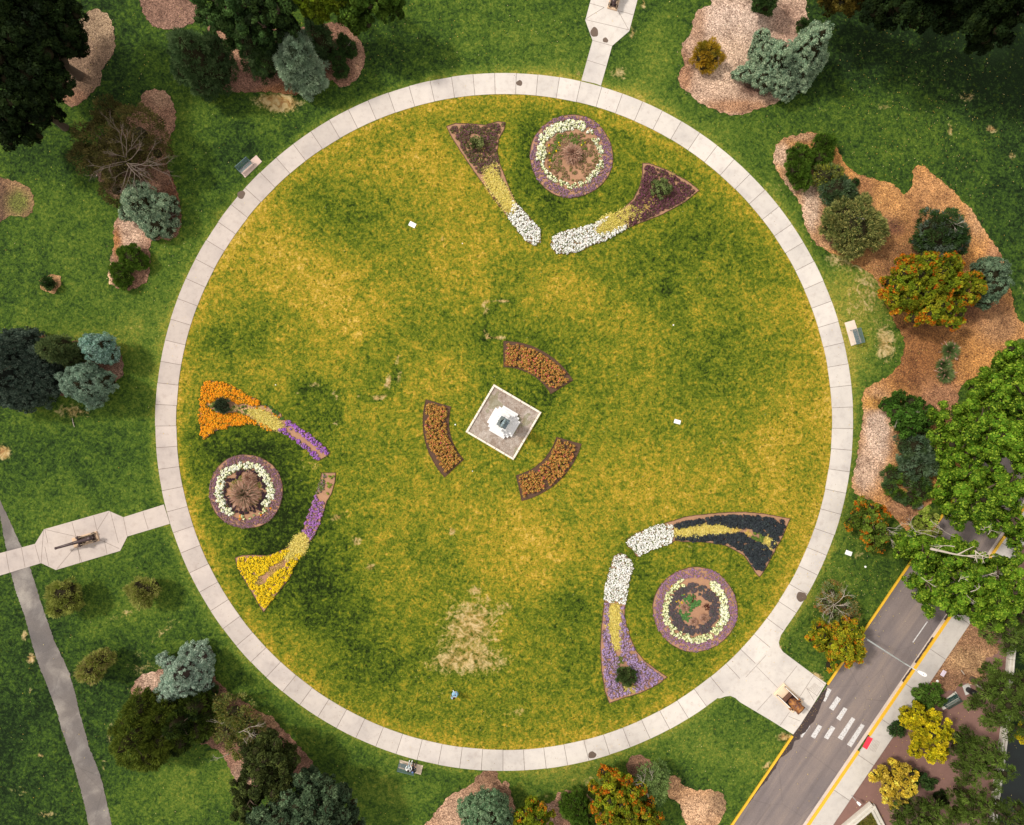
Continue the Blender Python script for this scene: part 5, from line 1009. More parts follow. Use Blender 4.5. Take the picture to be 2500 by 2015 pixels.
# rose beds
for lab, a0, a1, dn in (('curved rose bed above the monument, pinkest at its right end', -90, -31, 10), ('curved rose bed left of the monument', 137, 196, 11), ('curved rose bed below right of the monument, thin in the middle', 16, 77, 9)):
    o = [(1229.6 + r_ * math.cos(math.radians(a)), 1030.5 + r_ * math.sin(math.radians(a))) for r_, aa in ((134, np.linspace(a0, a1, 14)), (197, np.linspace(a1, a0, 18))) for a in aa]
    flower_bed(lab, o, M_SOILD, [
        ('rose_bushes', 'f', region_ring(1229.6, 1030.5, 140, 190, a0 + 2, a1 - 2), dict(petals=ROSE + ROSL[:1], leaves=ROSL, density=dn * 3.2, rc=.13, h=.5, nl=14, np_=15, ps=.032, ls=.036, gaps=.04, mixk=.85)),
        ('rose_bushes', 'f', region_ring(1229.6, 1030.5, 142, 188, a0 + 3, a1 - 3), dict(petals=PNK, leaves=ROSL, density=5 if a0 == -90 else 2.2, rc=.12, h=.58, nl=1, np_=7, ps=.03))], G_R)
# north pair
NL = [(1090, 309), (1112, 302), (1150, 303), (1185, 306), (1215, 297), (1234, 300), (1230, 318), (1217, 340), (1214, 372), (1220, 400), (1230, 425), (1245, 465), (1258, 492), (1280, 517), (1300, 540), (1318, 560), (1320, 575), (1314, 595), (1304, 600), (1285, 590), (1260, 556), (1232, 520), (1205, 485), (1180, 450), (1158, 420), (1130, 378), (1105, 340)]
flower_bed('wedge bed left of the northern round bed, dull plum plants running into white flowers', NL, M_SOIL, [
    ('plum_plants', 'f', excl(region_poly([(1096, 312), (1150, 306), (1185, 309), (1230, 302), (1214, 340), (1211, 372), (1216, 402), (1222, 425), (1180, 425), (1168, 420), (1140, 380), (1115, 340)]), [(1162, 348, 20)]), dict(petals=PLM + [(.20, .10, .12), (.13, .11, .04)], leaves=[(.08, .10, .025), (.12, .07, .04), (.10, .13, .03)], density=32, rc=.14, h=.26, nl=14, np_=14, ps=.032, ls=.045)),
    ('plum_plants', 'f', region_poly([(1185, 428), (1222, 425), (1240, 470), (1250, 490), (1225, 520), (1212, 500), (1185, 450)]), dict(petals=[(.10, .10, .03)], leaves=[(.08, .10, .025), (.14, .07, .04)], density=7, rc=.12, h=.2, nl=12, np_=5)),
    ('golden_grass', 't', region_poly([(1180, 407), (1208, 405), (1216, 440), (1245, 480), (1258, 500), (1247, 525), (1235, 520), (1210, 480), (1192, 450)]), dict(pal=GRSY, density=26, L_=.40)),
    ('straw_tufts', 't', region_poly([(1168, 365), (1180, 365), (1186, 400), (1174, 400)]), dict(pal=[(.66, .46, .14), (.60, .42, .12)], density=9, L_=.3, blades=26)),
    ('white_flowers', 'f', region_poly([(1252, 490), (1275, 515), (1300, 542), (1318, 562), (1318, 590), (1304, 600), (1285, 588), (1258, 556), (1236, 523), (1248, 520)]), dict(petals=WHT, leaves=GRN + [(.30, .12, .05)], density=60, rc=.12, h=.28, nl=9, np_=17, ps=.032))], G_W)
c3 = lambda p: off2((1240, 0), 2.553, p)
NR = c3([(840, 1018), (880, 1020), (1000, 1065), (1120, 1130), (1192, 1188), (1100, 1262), (960, 1338), (830, 1388), (742, 1424), (600, 1502), (510, 1532), (440, 1568), (360, 1584), (300, 1578), (265, 1530), (280, 1480), (350, 1442), (450, 1422), (540, 1392), (650, 1342), (720, 1300), (782, 1240), (822, 1160), (837, 1090)])
flower_bed('plum wedge bed with one big ball shrub, right of the northern round bed', NR, M_SOIL, [
    ('plum_plants', 'f', excl(region_poly(c3([(850, 1030), (1000, 1080), (1110, 1150), (1165, 1190), (1080, 1255), (950, 1325), (830, 1375), (745, 1410), (700, 1370), (680, 1340), (740, 1310), (800, 1240), (832, 1160), (850, 1090)])), [(1614, 460, 26)]), dict(petals=PLM, leaves=[(.09, .10, .035), (.13, .06, .05), (.07, .05, .03)], density=34, rc=.14, h=.28, nl=12, np_=16, ps=.034, ls=.045)),
    ('golden_grass', 't', region_poly(c3([(600, 1370), (660, 1345), (780, 1300), (830, 1300), (830, 1350), (760, 1380), (700, 1410), (620, 1450), (560, 1455), (550, 1420)])), dict(pal=GRSY + [(.36, .34, .05)], density=26, L_=.40)),
    ('straw_tufts', 't', region_poly(c3([(830, 1290), (870, 1265), (910, 1225), (925, 1240), (880, 1290), (840, 1320)])), dict(pal=[(.66, .50, .14), (.60, .42, .12)], density=12, L_=.34, blades=26)),
    ('straw_tufts', 't', region_poly(c3([(980, 1100), (1020, 1090), (1015, 1120), (985, 1130)])), dict(pal=[(.66, .50, .14), (.50, .42, .12)], density=10, L_=.30, blades=26)),
    ('white_flowers', 'f', region_poly(c3([(640, 1348), (600, 1385), (545, 1430), (555, 1460), (640, 1445), (735, 1400), (742, 1422), (600, 1500), (510, 1530), (440, 1566), (360, 1582), (300, 1576), (268, 1530), (282, 1482), (350, 1444), (450, 1424), (540, 1394)])), dict(petals=WHT, leaves=GRN + [(.30, .12, .05)], density=60, rc=.12, h=.28, nl=9, np_=17, ps=.032))], G_W)
# west pair
c5b = lambda p: off2((480, 910), 6.154, p)
WT = c5b([(110, 165), (150, 130), (220, 120), (300, 140), (400, 150), (500, 190), (600, 240), (700, 300), (770, 360), (900, 390), (950, 440), (960, 490), (1060, 500), (1150, 560), (1270, 620), (1290, 700), (1380, 730), (1450, 750), (1540, 820), (1680, 920), (1850, 1060), (1960, 1150), (1995, 1210), (1960, 1255), (1890, 1290), (1830, 1320), (1780, 1310), (1700, 1200), (1600, 1110), (1500, 1030), (1380, 950), (1250, 880), (1080, 870), (980, 810), (870, 770), (720, 775), (560, 790), (380, 840), (270, 880), (150, 980), (100, 995), (70, 930), (60, 800), (50, 600), (60, 400)])
flower_bed('wedge bed of orange flowers near the west path, violet at its pointed end', WT, M_SOIL, [
    ('orange_flowers', 'f', excl(region_poly(c5b([(110, 165), (220, 120), (400, 150), (600, 240), (770, 360), (940, 420), (960, 520), (780, 480), (600, 460), (500, 380), (360, 380), (250, 440), (170, 460), (170, 530), (260, 590), (450, 610), (650, 610), (820, 690), (900, 770), (720, 775), (560, 790), (380, 840), (270, 880), (120, 990), (70, 930), (50, 600), (60, 400)])), [(544, 991, 19)]), dict(petals=ORG, leaves=[(.24, .19, .02), (.14, .14, .02)], density=42, rc=.15, h=.28, nl=9, np_=22, ps=.035)),
    ('orange_flowers', 'f', region_poly(c5b([(840, 700), (900, 720), (1150, 840), (1130, 870), (1070, 868), (980, 808), (870, 768)])), dict(petals=ORG, leaves=GRN, density=24, rc=.11, h=.26, nl=8, np_=20, ps=.034)),
    ('orange_flowers', 'f', region_poly(c5b([(900, 480), (1060, 505), (1100, 600), (1270, 620), (1270, 690), (1200, 680), (1040, 580), (900, 540)])), dict(petals=ORG, leaves=GRN, density=13, rc=.11, h=.26, nl=8, np_=18, ps=.034, gaps=.2)),
    ('golden_grass', 't', region_poly(c5b([(800, 540), (960, 560), (1100, 620), (1240, 700), (1260, 780), (1230, 850), (1120, 820), (950, 740), (780, 650)])), dict(pal=GRSY, density=27, L_=.34)),
    ('green_plants', 'f', region_poly(c5b([(170, 450), (260, 440), (520, 480), (780, 500), (790, 600), (720, 640), (600, 590), (480, 570), (300, 600), (180, 540)])), dict(petals=[(.10, .14, .03), (.16, .18, .04)], leaves=GRN, density=16, rc=.12, h=.2, nl=10, np_=10)),
    ('green_plants', 'f', region_poly(c5b([(950, 430), (1060, 480), (1200, 570), (1300, 680), (1400, 740), (1320, 760), (1180, 640), (1060, 530)])), dict(petals=[(.06, .13, .03)], leaves=[(.05, .11, .025)], density=16, rc=.12, h=.16, nl=10, np_=8)),
    ('straw_tufts', 't', region_poly(c5b([(200, 440), (260, 440), (250, 520), (200, 520)])), dict(pal=[(.66, .50, .14)], density=9, L_=.22, blades=20)),
    ('straw_tufts', 't', region_poly(c5b([(510, 500), (570, 490), (680, 520), (760, 560), (740, 600), (640, 570), (520, 550)])), dict(pal=[(.70, .54, .22)], density=8, L_=.26, blades=20)),
    ('violet_flowers', 'f', region_poly(c5b([(1340, 735), (1400, 730), (1480, 790), (1560, 840), (1700, 930), (1850, 1060), (1960, 1155), (1990, 1210), (1950, 1250), (1880, 1220), (1800, 1120), (1700, 1020), (1600, 950), (1480, 890), (1400, 840), (1330, 780)])), dict(petals=VIO + PUR[:2], leaves=[(.14, .10, .10), (.10, .12, .05)], density=36, rc=.12, h=.24, nl=7, np_=20, ps=.03)),
    ('violet_flowers', 'f', region_poly(c5b([(1215, 840), (1330, 840), (1400, 930), (1500, 1000), (1640, 1070), (1760, 1170), (1860, 1200), (1890, 1270), (1830, 1320), (1780, 1305), (1700, 1200), (1600, 1110), (1500, 1030), (1380, 945), (1250, 880)])), dict(petals=VIO + PUR[:2], leaves=[(.14, .10, .10), (.10, .12, .05)], density=34, rc=.12, h=.24, nl=7, np_=20, ps=.03, gaps=.08))], G_W)
c6 = lambda p: off2((560, 1140), 4.822, p)
WB = c6([(1090, 72), (1250, 68), (1240, 180), (1200, 320), (1145, 400), (1120, 500), (1060, 680), (980, 850), (920, 900), (870, 1000), (800, 1110), (750, 1180), (720, 1290), (640, 1400), (520, 1540), (405, 1710), (330, 1590), (250, 1450), (160, 1300), (100, 1180), (68, 1072), (150, 1040), (320, 1038), (440, 1045), (560, 1010), (690, 945), (790, 840), (870, 760), (900, 640), (960, 480), (1020, 320), (1060, 200)])
flower_bed('wedge bed of bright yellow flowers near the south-west path, purple at its upper end', WB, M_SOIL, [
    ('yellow_flowers', 'f', excl(region_poly(c6([(100, 1085), (240, 1065), (440, 1065), (560, 1025), (690, 950), (720, 980), (620, 1090), (500, 1180), (340, 1300), (290, 1380), (400, 1400), (500, 1280), (640, 1180), (720, 1080), (850, 1000), (860, 1020), (750, 1180), (720, 1270), (560, 1470), (440, 1640), (400, 1650), (330, 1560), (280, 1450), (200, 1330), (120, 1190)])), []), dict(petals=YLF, leaves=[(.28, .24, .02), (.16, .17, .02)], density=40, rc=.15, h=.26, nl=8, np_=20, ps=.034)),
    ('golden_grass', 't', region_poly(c6([(740, 900), (800, 830), (880, 770), (920, 840), (920, 900), (860, 1000), (780, 1050), (640, 1080), (690, 1000)])), dict(pal=GRSY, density=28, L_=.36)),
    ('straw_tufts', 't', region_poly(c6([(640, 1100), (600, 1140), (520, 1180), (470, 1260), (440, 1300), (500, 1300), (580, 1220), (640, 1170)])), dict(pal=[(.55, .38, .15), (.42, .28, .09)], density=12, L_=.28, blades=26)),
    ('straw_tufts', 't', region_poly(c6([(300, 1320), (400, 1310), (410, 1370), (310, 1380)])), dict(pal=[(.55, .38, .15), (.30, .22, .06)], density=12, L_=.26, blades=26)),
    ('purple_flowers', 'f', region_poly(c6([(1030, 300), (1060, 340), (1040, 420), (1140, 400), (1115, 500), (1050, 690), (970, 850), (930, 830), (870, 750), (900, 640), (960, 480)])), dict(petals=PUR + VIO[:2], leaves=[(.13, .13, .06), (.18, .12, .09)], density=36, rc=.12, h=.22, nl=8, np_=18, ps=.03, gaps=.04)),
    ('faded_flowers', 'f', region_poly(c6([(1092, 80), (1140, 80), (1130, 180), (1100, 300), (1040, 330), (1030, 300), (1060, 190)])), dict(petals=PURM, leaves=GRN, density=24, rc=.11, h=.2, nl=12, np_=9, ps=.028)),
    ('lime_plants', 'f', region_poly(c6([(1180, 85), (1230, 90), (1215, 200), (1170, 320), (1140, 300), (1160, 180)])), dict(petals=[(.32, .36, .04), (.22, .28, .03)], leaves=GRN, density=16, rc=.13, h=.2, nl=10, np_=10))], G_W)
# south-east pair
c8 = lambda p: off2((1500, 1230), 5.009, p)
SR = c8([(145, 440), (220, 390), (330, 340), (440, 295), (560, 255), (700, 215), (850, 165), (1000, 140), (1200, 120), (1400, 105), (1600, 102), (1800, 120), (1950, 145), (2080, 170), (2150, 182), (2110, 260), (2060, 390), (1980, 540), (1900, 690), (1840, 800), (1775, 895), (1720, 840), (1660, 740), (1590, 640), (1480, 570), (1360, 510), (1200, 480), (1000, 465), (850, 465), (740, 450), (690, 490), (560, 530), (430, 570), (310, 635), (260, 630), (230, 570), (160, 520)])
flower_bed('wedge bed of near-black plants with a golden stripe, north of the south-east round bed', SR, M_SOIL, [
    ('white_flowers', 'f', region_poly(c8([(150, 450), (230, 390), (330, 345), (440, 295), (560, 258), (700, 250), (725, 300), (715, 400), (690, 470), (560, 525), (430, 565), (310, 630), (265, 625), (230, 570), (170, 510)])), dict(petals=WHT, leaves=GRN + [(.30, .12, .05)], density=60, rc=.12, h=.28, nl=9, np_=17, ps=.032)),
    ('near_black_plants', 'f', region_poly(c8([(735, 270), (860, 225), (1100, 180), (1300, 155), (1520, 150), (1740, 160), (1900, 180), (2090, 215), (2060, 330), (1980, 480), (1880, 660), (1790, 820), (1740, 800), (1660, 690), (1600, 600), (1500, 540), (1380, 480), (1400, 380), (1530, 350), (1680, 440), (1760, 480), (1900, 530), (1930, 400), (1820, 380), (1700, 320), (1560, 290), (1400, 280), (1350, 250), (1100, 250), (930, 255), (800, 300)])), dict(petals=NAVF, leaves=NAVF, density=34, rc=.19, h=.36, nl=12, np_=22, ps=.045, ls=.05)),
    ('near_black_plants', 'f', region_poly(c8([(720, 400), (830, 400), (1000, 385), (1200, 380), (1400, 360), (1440, 480), (1340, 480), (1100, 450), (860, 450), (740, 435)])), dict(petals=NAVF, leaves=NAVF, density=34, rc=.19, h=.34, nl=12, np_=20, ps=.045, ls=.05)),
    ('golden_grass', 't', region_poly(c8([(730, 350), (780, 310), (930, 270), (1100, 265), (1330, 260), (1420, 300), (1420, 340), (1300, 365), (1100, 360), (930, 385), (800, 400)])), dict(pal=GRSY, density=29, L_=.36)),
    ('straw_tufts', 't', region_poly(c8([(1440, 310), (1520, 310), (1660, 360), (1670, 400), (1600, 400), (1540, 350), (1440, 340)])), dict(pal=[(.72, .52, .14), (.55, .42, .10)], density=12, L_=.3, blades=26)),
    ('straw_tufts', 't', region_poly(c8([(1800, 430), (1900, 410), (1940, 460), (1900, 530), (1810, 510)])), dict(pal=GRSY, density=24, L_=.4, blades=30)),
    ('green_plants', 'f', region_poly(c8([(1680, 380), (1740, 320), (1810, 370), (1830, 410), (1780, 470), (1770, 520), (1690, 440)])), dict(petals=[(.14, .22, .04), (.10, .17, .03)], leaves=GRN, density=18, rc=.14, h=.34, nl=14, np_=14))], G_W)
c9 = lambda p: off2((1240, 1335), 2.553, p)
SL = c9([(660, 60), (700, 38), (735, 55), (770, 90), (780, 130), (760, 190), (745, 260), (732, 350), (725, 440), (760, 560), (800, 650), (850, 710), (920, 762), (992, 812), (930, 860), (830, 908), (700, 948), (632, 975), (605, 900), (585, 780), (576, 640), (583, 500), (600, 350), (605, 250), (630, 160)])
flower_bed('wedge bed of lavender flowers with a golden stripe, left of the south-east round bed', SL, M_SOIL, [
    ('white_flowers', 'f', region_poly(c9([(662, 62), (700, 40), (735, 57), (768, 92), (778, 130), (758, 190), (743, 260), (730, 355), (700, 350), (690, 345), (602, 345), (607, 250), (632, 160)])), dict(petals=WHT, leaves=GRN + [(.30, .12, .05)], density=60, rc=.12, h=.28, nl=9, np_=17, ps=.032)),
    ('lavender_flowers', 'f', region_poly(c9([(604, 350), (628, 350), (628, 500), (660, 640), (690, 700), (685, 830), (720, 880), (790, 880), (780, 900), (700, 930), (640, 955), (620, 900), (598, 780), (590, 640), (597, 500)])), dict(petals=LAV, leaves=[(.16, .13, .08), (.14, .09, .07)], density=30, rc=.13, h=.26, nl=10, np_=18, ps=.033, gaps=.03)),
    ('lavender_flowers', 'f', region_poly(c9([(698, 360), (720, 380), (722, 440), (755, 560), (790, 655), (840, 720), (900, 765), (960, 815), (900, 860), (800, 900), (790, 840), (770, 750), (710, 700), (695, 560)])), dict(petals=LAV, leaves=[(.16, .13, .08), (.14, .09, .07)], density=30, rc=.13, h=.26, nl=9, np_=19, ps=.033, gaps=.03)),
    ('golden_grass', 't', region_poly(c9([(632, 365), (692, 362), (694, 500), (696, 620), (675, 640), (655, 600), (632, 500)])), dict(pal=GRSY, density=29, L_=.34)),
    ('green_plants', 'f', region_poly(c9([(670, 650), (705, 660), (720, 720), (690, 760), (675, 720)])), dict(petals=[(.2, .2, .05)], leaves=GRN, density=10, rc=.12, h=.2, nl=12, np_=6)),
    ('straw_tufts', 't', region_poly(c9([(730, 870), (790, 870), (780, 910), (740, 905)])), dict(pal=GRSY + [(.2, .26, .04)], density=14, L_=.32, blades=30))], G_W)

# shrubs and grasses standing in the beds
BALL = 'clipped ball shrubs in the flower beds'
def ball(label, px, py, r, pal, sty='billow'):
    plant('ball_shrub', 'shrub', label, sty, pal, [(px, py, r, 1.1, .05)], .04, group=BALL)
ball('clipped pale green ball shrub among plum plants in the wedge bed by the north-east path', 1614, 460, 25, [(.15, .20, .06), (.12, .17, .05), (.20, .25, .09)])
ball('loose yellow-green bush in the wide end of the dull plum wedge bed', 1162, 350, 19, [(.16, .19, .06), (.12, .15, .045), (.22, .25, .09)], 'fine')
ball('dark round shrub set among the orange flowers', 544, 991, 18, [(.06, .09, .045), (.05, .075, .035), (.08, .11, .06)], 'yew')
ball('dark green ball shrub at the broad end of the lavender bed', 1530, 1651, 24, [(.07, .11, .03), (.05, .09, .025), (.10, .14, .04)], 'yew')
def grass_clump(label, px, py, r, pal, tip=.6, name='ornamental_grass', cat='ornamental grass', group=None, wid=.013):
    t = thing(name, label, cat, (*W(px, py), 0), 0, group); mb = MB(); K = 1500
    a = RS.uniform(0, 6.283, K); el = np.arccos(RS.uniform(.15, 1, K)) ; el = math.pi / 2 - el
    d = np.stack([np.cos(a) * np.cos(el), np.sin(a) * np.cos(el), np.sin(el)], 1); R = r * S; Ls = R * RS.uniform(.55, 1.1, (K, 1)); st = rdir(K) * .08; st[:, 2] = .05
    side = unit(np.cross(d, np.array([0, 0, 1.0])) + rdir(K) * .2) * wid; col = pick(pal, K, .5)
    mb.quads(st + d * Ls * .5, d * Ls * .5, side * 1.2, np.clip(col * .75, 0, 1)); d2 = unit(d + np.array([0, 0, -.6])); k = RS.rand(K) < tip
    mb.quads((st + d * Ls + d2 * Ls * .1)[k], (d2 * Ls * .22)[k], side[k] * 2.2, np.clip(pick(BRG + [(.44, .30, .22)], k.sum()), 0, 1)); mb.build('blades', M_PETAL, t)
grass_clump('pinkish brown plume grass at the centre of the northern round bed', 1397, 379, 21, BRG)
grass_clump('big spiky brown and green grass at the centre of the western round bed', 600, 1206, 33, [(.34, .24, .14), (.12, .17, .08), (.17, .20, .10), (.46, .32, .22)], tip=.4)
grass_clump('small reddish grass at the top right of the spiky clump in the western round bed', 611, 1168, 15, [(.36, .12, .06), (.28, .10, .05)])
for lab, px, py, r in (('small maroon grass tuft alone on the green left part of the south-east round bed', 1670, 1482, 8), ('small maroon grass tuft on the sand, right side of the south-east round bed', 1718, 1509, 9), ('small maroon grass tuft on the sand, lower side of the south-east round bed', 1692, 1517, 8)):
    grass_clump(lab, px, py, r, [(.07, .02, .02), (.10, .03, .02)])
grass_clump('spiky green rosette plant, the uppermost of three on the orange-brown mulch', 2316, 857, 25, [(.20, .30, .09), (.13, .21, .06), (.28, .36, .14)], .02, 'tuft_plant', 'plant', 'spiky green rosettes on the mulch', .026)
grass_clump('spiky green rosette plant, the middle one of three on the orange-brown mulch', 2300, 893, 22, [(.20, .30, .09), (.13, .21, .06), (.28, .36, .14)], .02, 'tuft_plant', 'plant', 'spiky green rosettes on the mulch', .026)
grass_clump('spiky green rosette plant, the lowest of three on the orange-brown mulch', 2304, 915, 24, [(.20, .30, .09), (.13, .21, .06), (.28, .36, .14)], .02, 'tuft_plant', 'plant', 'spiky green rosettes on the mulch', .026)
t = thing('brown_grass_row', 'curved row of brown fluffy grass left of the plume grass in the northern round bed', 'ornamental grass', (*W(1368, 380), 0))
tufts(region_poly([(1376, 343), (1384, 345), (1382, 358), (1370, 362), (1364, 385), (1366, 405), (1356, 400), (1354, 375), (1362, 358)]), W(1368, 380), [(.40, .24, .15), (.30, .18, .11)], density=16, L_=.3).build('blades', M_PETAL, t)

# ------------------------------------------------------------------ fallen leaves, long grass in the planter
mb = MB()
def scatter(n, cx, cy, rx, ry, pal, s_=(.03, .06)):
    P = RS.normal(size=(n, 2)) * np.array([rx, ry]) + np.array([cx, cy]); w = np.array([(*W(x, y), .055) for x, y in P]); a = RS.uniform(0, 3.14, n); l = RS.uniform(*s_, n)
    mb.quads(w, np.stack([np.cos(a) * l, np.sin(a) * l, RS.uniform(-.3, .3, n) * l], 1), np.stack([-np.sin(a) * l * .6, np.cos(a) * l * .6, 0 * a], 1), pick(pal, n))
YW = [(.62, .46, .10), (.55, .36, .06), (.70, .62, .30)]
for a in [(420, 2050, 1450, 70, 120), (380, 2150, 800, 60, 160), (320, 2250, 350, 160, 150), (260, 2300, 200, 200, 160), (160, 300, 300, 220, 220), (90, 150, 1700, 160, 220), (160, 1100, 80, 260, 70),
          (140, 1650, 1850, 200, 70), (160, 1800, 1560, 90, 90), (90, 420, 700, 60, 220), (220, 2200, 1850, 90, 100), (160, 1130, 1660, 260, 100), (90, 700, 1940, 160, 50), (160, 2400, 1700, 60, 160)]: scatter(*a, YW)
scatter(130, 1400, 900, 420, 380, [(.8, .8, .74)], (.018, .032))
for k in range(240):
    an = RS.uniform(0, 360); P_ = polar(RS.uniform(RI + 4, RO - 4), an); scatter(1, *P_, .1, .1, [(.22, .11, .05), (.30, .18, .06)], (.02, .05))
props(mb.build('fallen_leaves', M_LEAF), 'small yellow leaves scattered over lawn, paths and gravel', 'leaves', None, 'stuff')
mb = tufts(region_poly([(2126, 1978), (2095, 2012), (2060, 2045), (2160, 2045)]), (0, 0), [(.16, .16, .03), (.24, .20, .04), (.10, .11, .02)], density=22, L_=.5, blades=26)
props(mb.build('long_grass', M_LEAF), 'long olive grass inside the V-shaped wall corner', 'grass', None, 'stuff')
# ------------------------------------------------------------------ monument
def mat_plot():
    m, nt, b, L = mat_new('plot_gravel'); p = gpos(nt); f = noise(nt, p, 1.1, 7, .75, .8); g_ = noise(nt, p, 14, 3, .7); w_ = noise(nt, p, .5, 4, .6)
    c = ramp(nt, f, [(.30, (.13, .085, .055)), (.45, (.28, .22, .18)), (.58, (.37, .32, .28)), (.72, (.48, .42, .38))])
    c = mixc(nt, 1.0, c, ramp(nt, g_, [(.3, (.6, .6, .6)), (.5, (1, 1, 1)), (.7, (1.35, 1.35, 1.35))]), 'MULTIPLY')
    c = mixc(nt, mathn(nt, 'MULTIPLY', mathn(nt, 'GREATER_THAN', w_, .56), .4), c, (.12, .14, .03))
    L.new(c, b.inputs['Base Color']); b.inputs['Roughness'].default_value = .95; bump(nt, b, g_, .6, .03); return m
mt = thing('monument', 'white stepped stone monument with a dark statue on a square gravel plot', 'monument', (*W(1229.6, 1031), 0), -math.radians(30.5))
mb = MB(); mb.box((0, 0, .05), (5.2, 5.2, .10)); mb.build('gravel_plot', mat_plot(), mt)
mb = MB(); Lc = 5.42
for sx in range(4):
    a = sx * math.pi / 2; k = [5, 6, 5, 7][sx]; w_ = (Lc - .2) / k
    for i in range(k):
        u = -Lc / 2 + .2 + (i + .5) * w_ if sx % 2 == 0 else -Lc / 2 + (i + .5) * w_
        u = -Lc / 2 + .2 + (i + .5) * w_
        x, y = u, -Lc / 2 + .1; mb.box((x * math.cos(a) - y * math.sin(a), x * math.sin(a) + y * math.cos(a), .12), (w_ - .03, .19 + RS.uniform(-.01, .01), .26 + .004 * (i % 2)), a, bev=.02)
mb.build('coping', mat_solid('pale_coping_stone', (0.74, 0.66, 0.58), .8, var=.2, scale=8), mt)
def plus(w, n):   # square with two-step notched corners
    h = w / 2; a, b = h - n, h - 2 * n
    q = [(h, b), (a, b), (a, a), (b, a), (b, h)]; out = []
    for k in range(4):
        c, s = math.cos(k * math.pi / 2), math.sin(k * math.pi / 2); out += [(x * c - y * s, x * s + y * c) for x, y in q]
    return out
mb = MB(); z = .10
for w_, n_, h_ in ((2.80, .28, .30), (2.36, .25, .28), (1.92, .22, .26)):
    z += h_; mb.plate(plus(w_, n_), z, h_)
mb.build('stepped_base', M_STONE, mt)
mb = MB()
prof = [(z, .88), (z + .12, .88), (z + .14, .82), (z + .30, .78), (z + .32, 0.0)]
lathe(mb, prof, 32, None); m_ = mb
for a in m_.v: a[:] = np.stack([a[:, 1], a[:, 2], a[:, 0]], 1)
mb.build('drum', M_STONE, mt); z += .30
mb = MB(); mb.box((0, 0, z + .28), (1.15, 1.15, .56), 0, taper=.94, bev=.03); mb.box((0, 0, z + .61), (1.2, 1.2, .10), 0, bev=.02); mb.box((0, 0, z + 1.02), (.98, .98, .72), 0, taper=.92, bev=.02); mb.box((0, 0, z + 1.43), (1.08, 1.08, .10), 0, bev=.02)
for s_ in range(4):
    a = s_ * math.pi / 2; mb.box((.72 * math.cos(a), .72 * math.sin(a), z + .13), (.30, .5, .26), a, bev=.02)
mb.build('pedestal', M_STONE, mt); z += 1.48
zt = z

def skin(name, chains, mat, parent, sub=1):
    """one continuous surface grown round connected joints; chains: lists of (x,y,z,r), shared joints merge"""
    idx = {}; vs = []; rs = []; es = []
    for ch in chains:
        prev = None
        for (x, y, z_, r) in ch:
            k = (round(x, 4), round(y, 4), round(z_, 4))
            if k not in idx: idx[k] = len(vs); vs.append((x, y, z_)); rs.append(r)
            if prev is not None and prev != idx[k]: es.append((prev, idx[k]))
            prev = idx[k]
    me = bpy.data.meshes.new(name); me.from_pydata(vs, es, []); o = link(name, me, parent, mat)
    m = o.modifiers.new('Skin', 'SKIN'); m.use_smooth_shade = True
    sv = me.skin_vertices[0].data
    for i, r in enumerate(rs): sv[i].radius = (r, r); sv[i].use_root = (i == 0)
    s_ = o.modifiers.new('Subdivision', 'SUBSURF'); s_.levels = sub; s_.render_levels = sub
    return o

def hand(wx, wy, wz, dx, dy, dz, side):
    """palm, four fingers of unequal length and a thumb from the side of the palm"""
    d = Vector((dx, dy, dz)).normalized(); a = d.cross(Vector((0, 0, 1))); a = a.normalized() if a.length > .2 else Vector((0, 1, 0)); n_ = a.cross(d)
    w = Vector((wx, wy, wz)); ch = []; palm = w + d * .075
    ch.append([(*w, .024), (*(w + d * .04), .028), (*palm, .026)])
    for k, (o_, l) in enumerate(((-.030, .065), (-.010, .078), (.011, .072), (.030, .055))):
        p0 = palm + a * o_; p1 = p0 + d * l * .5 - n_ * .006; p2 = p0 + d * l * .92 - n_ * .022; ch.append([(*palm, .026), (*p0, .010), (*p1, .0085), (*p2, .007)])
    t0 = w + d * .04; ch.append([(*t0, .028), (*(t0 + a * .035 * side + d * .02), .011), (*(t0 + a * .055 * side + d * .05), .009)])
    return ch

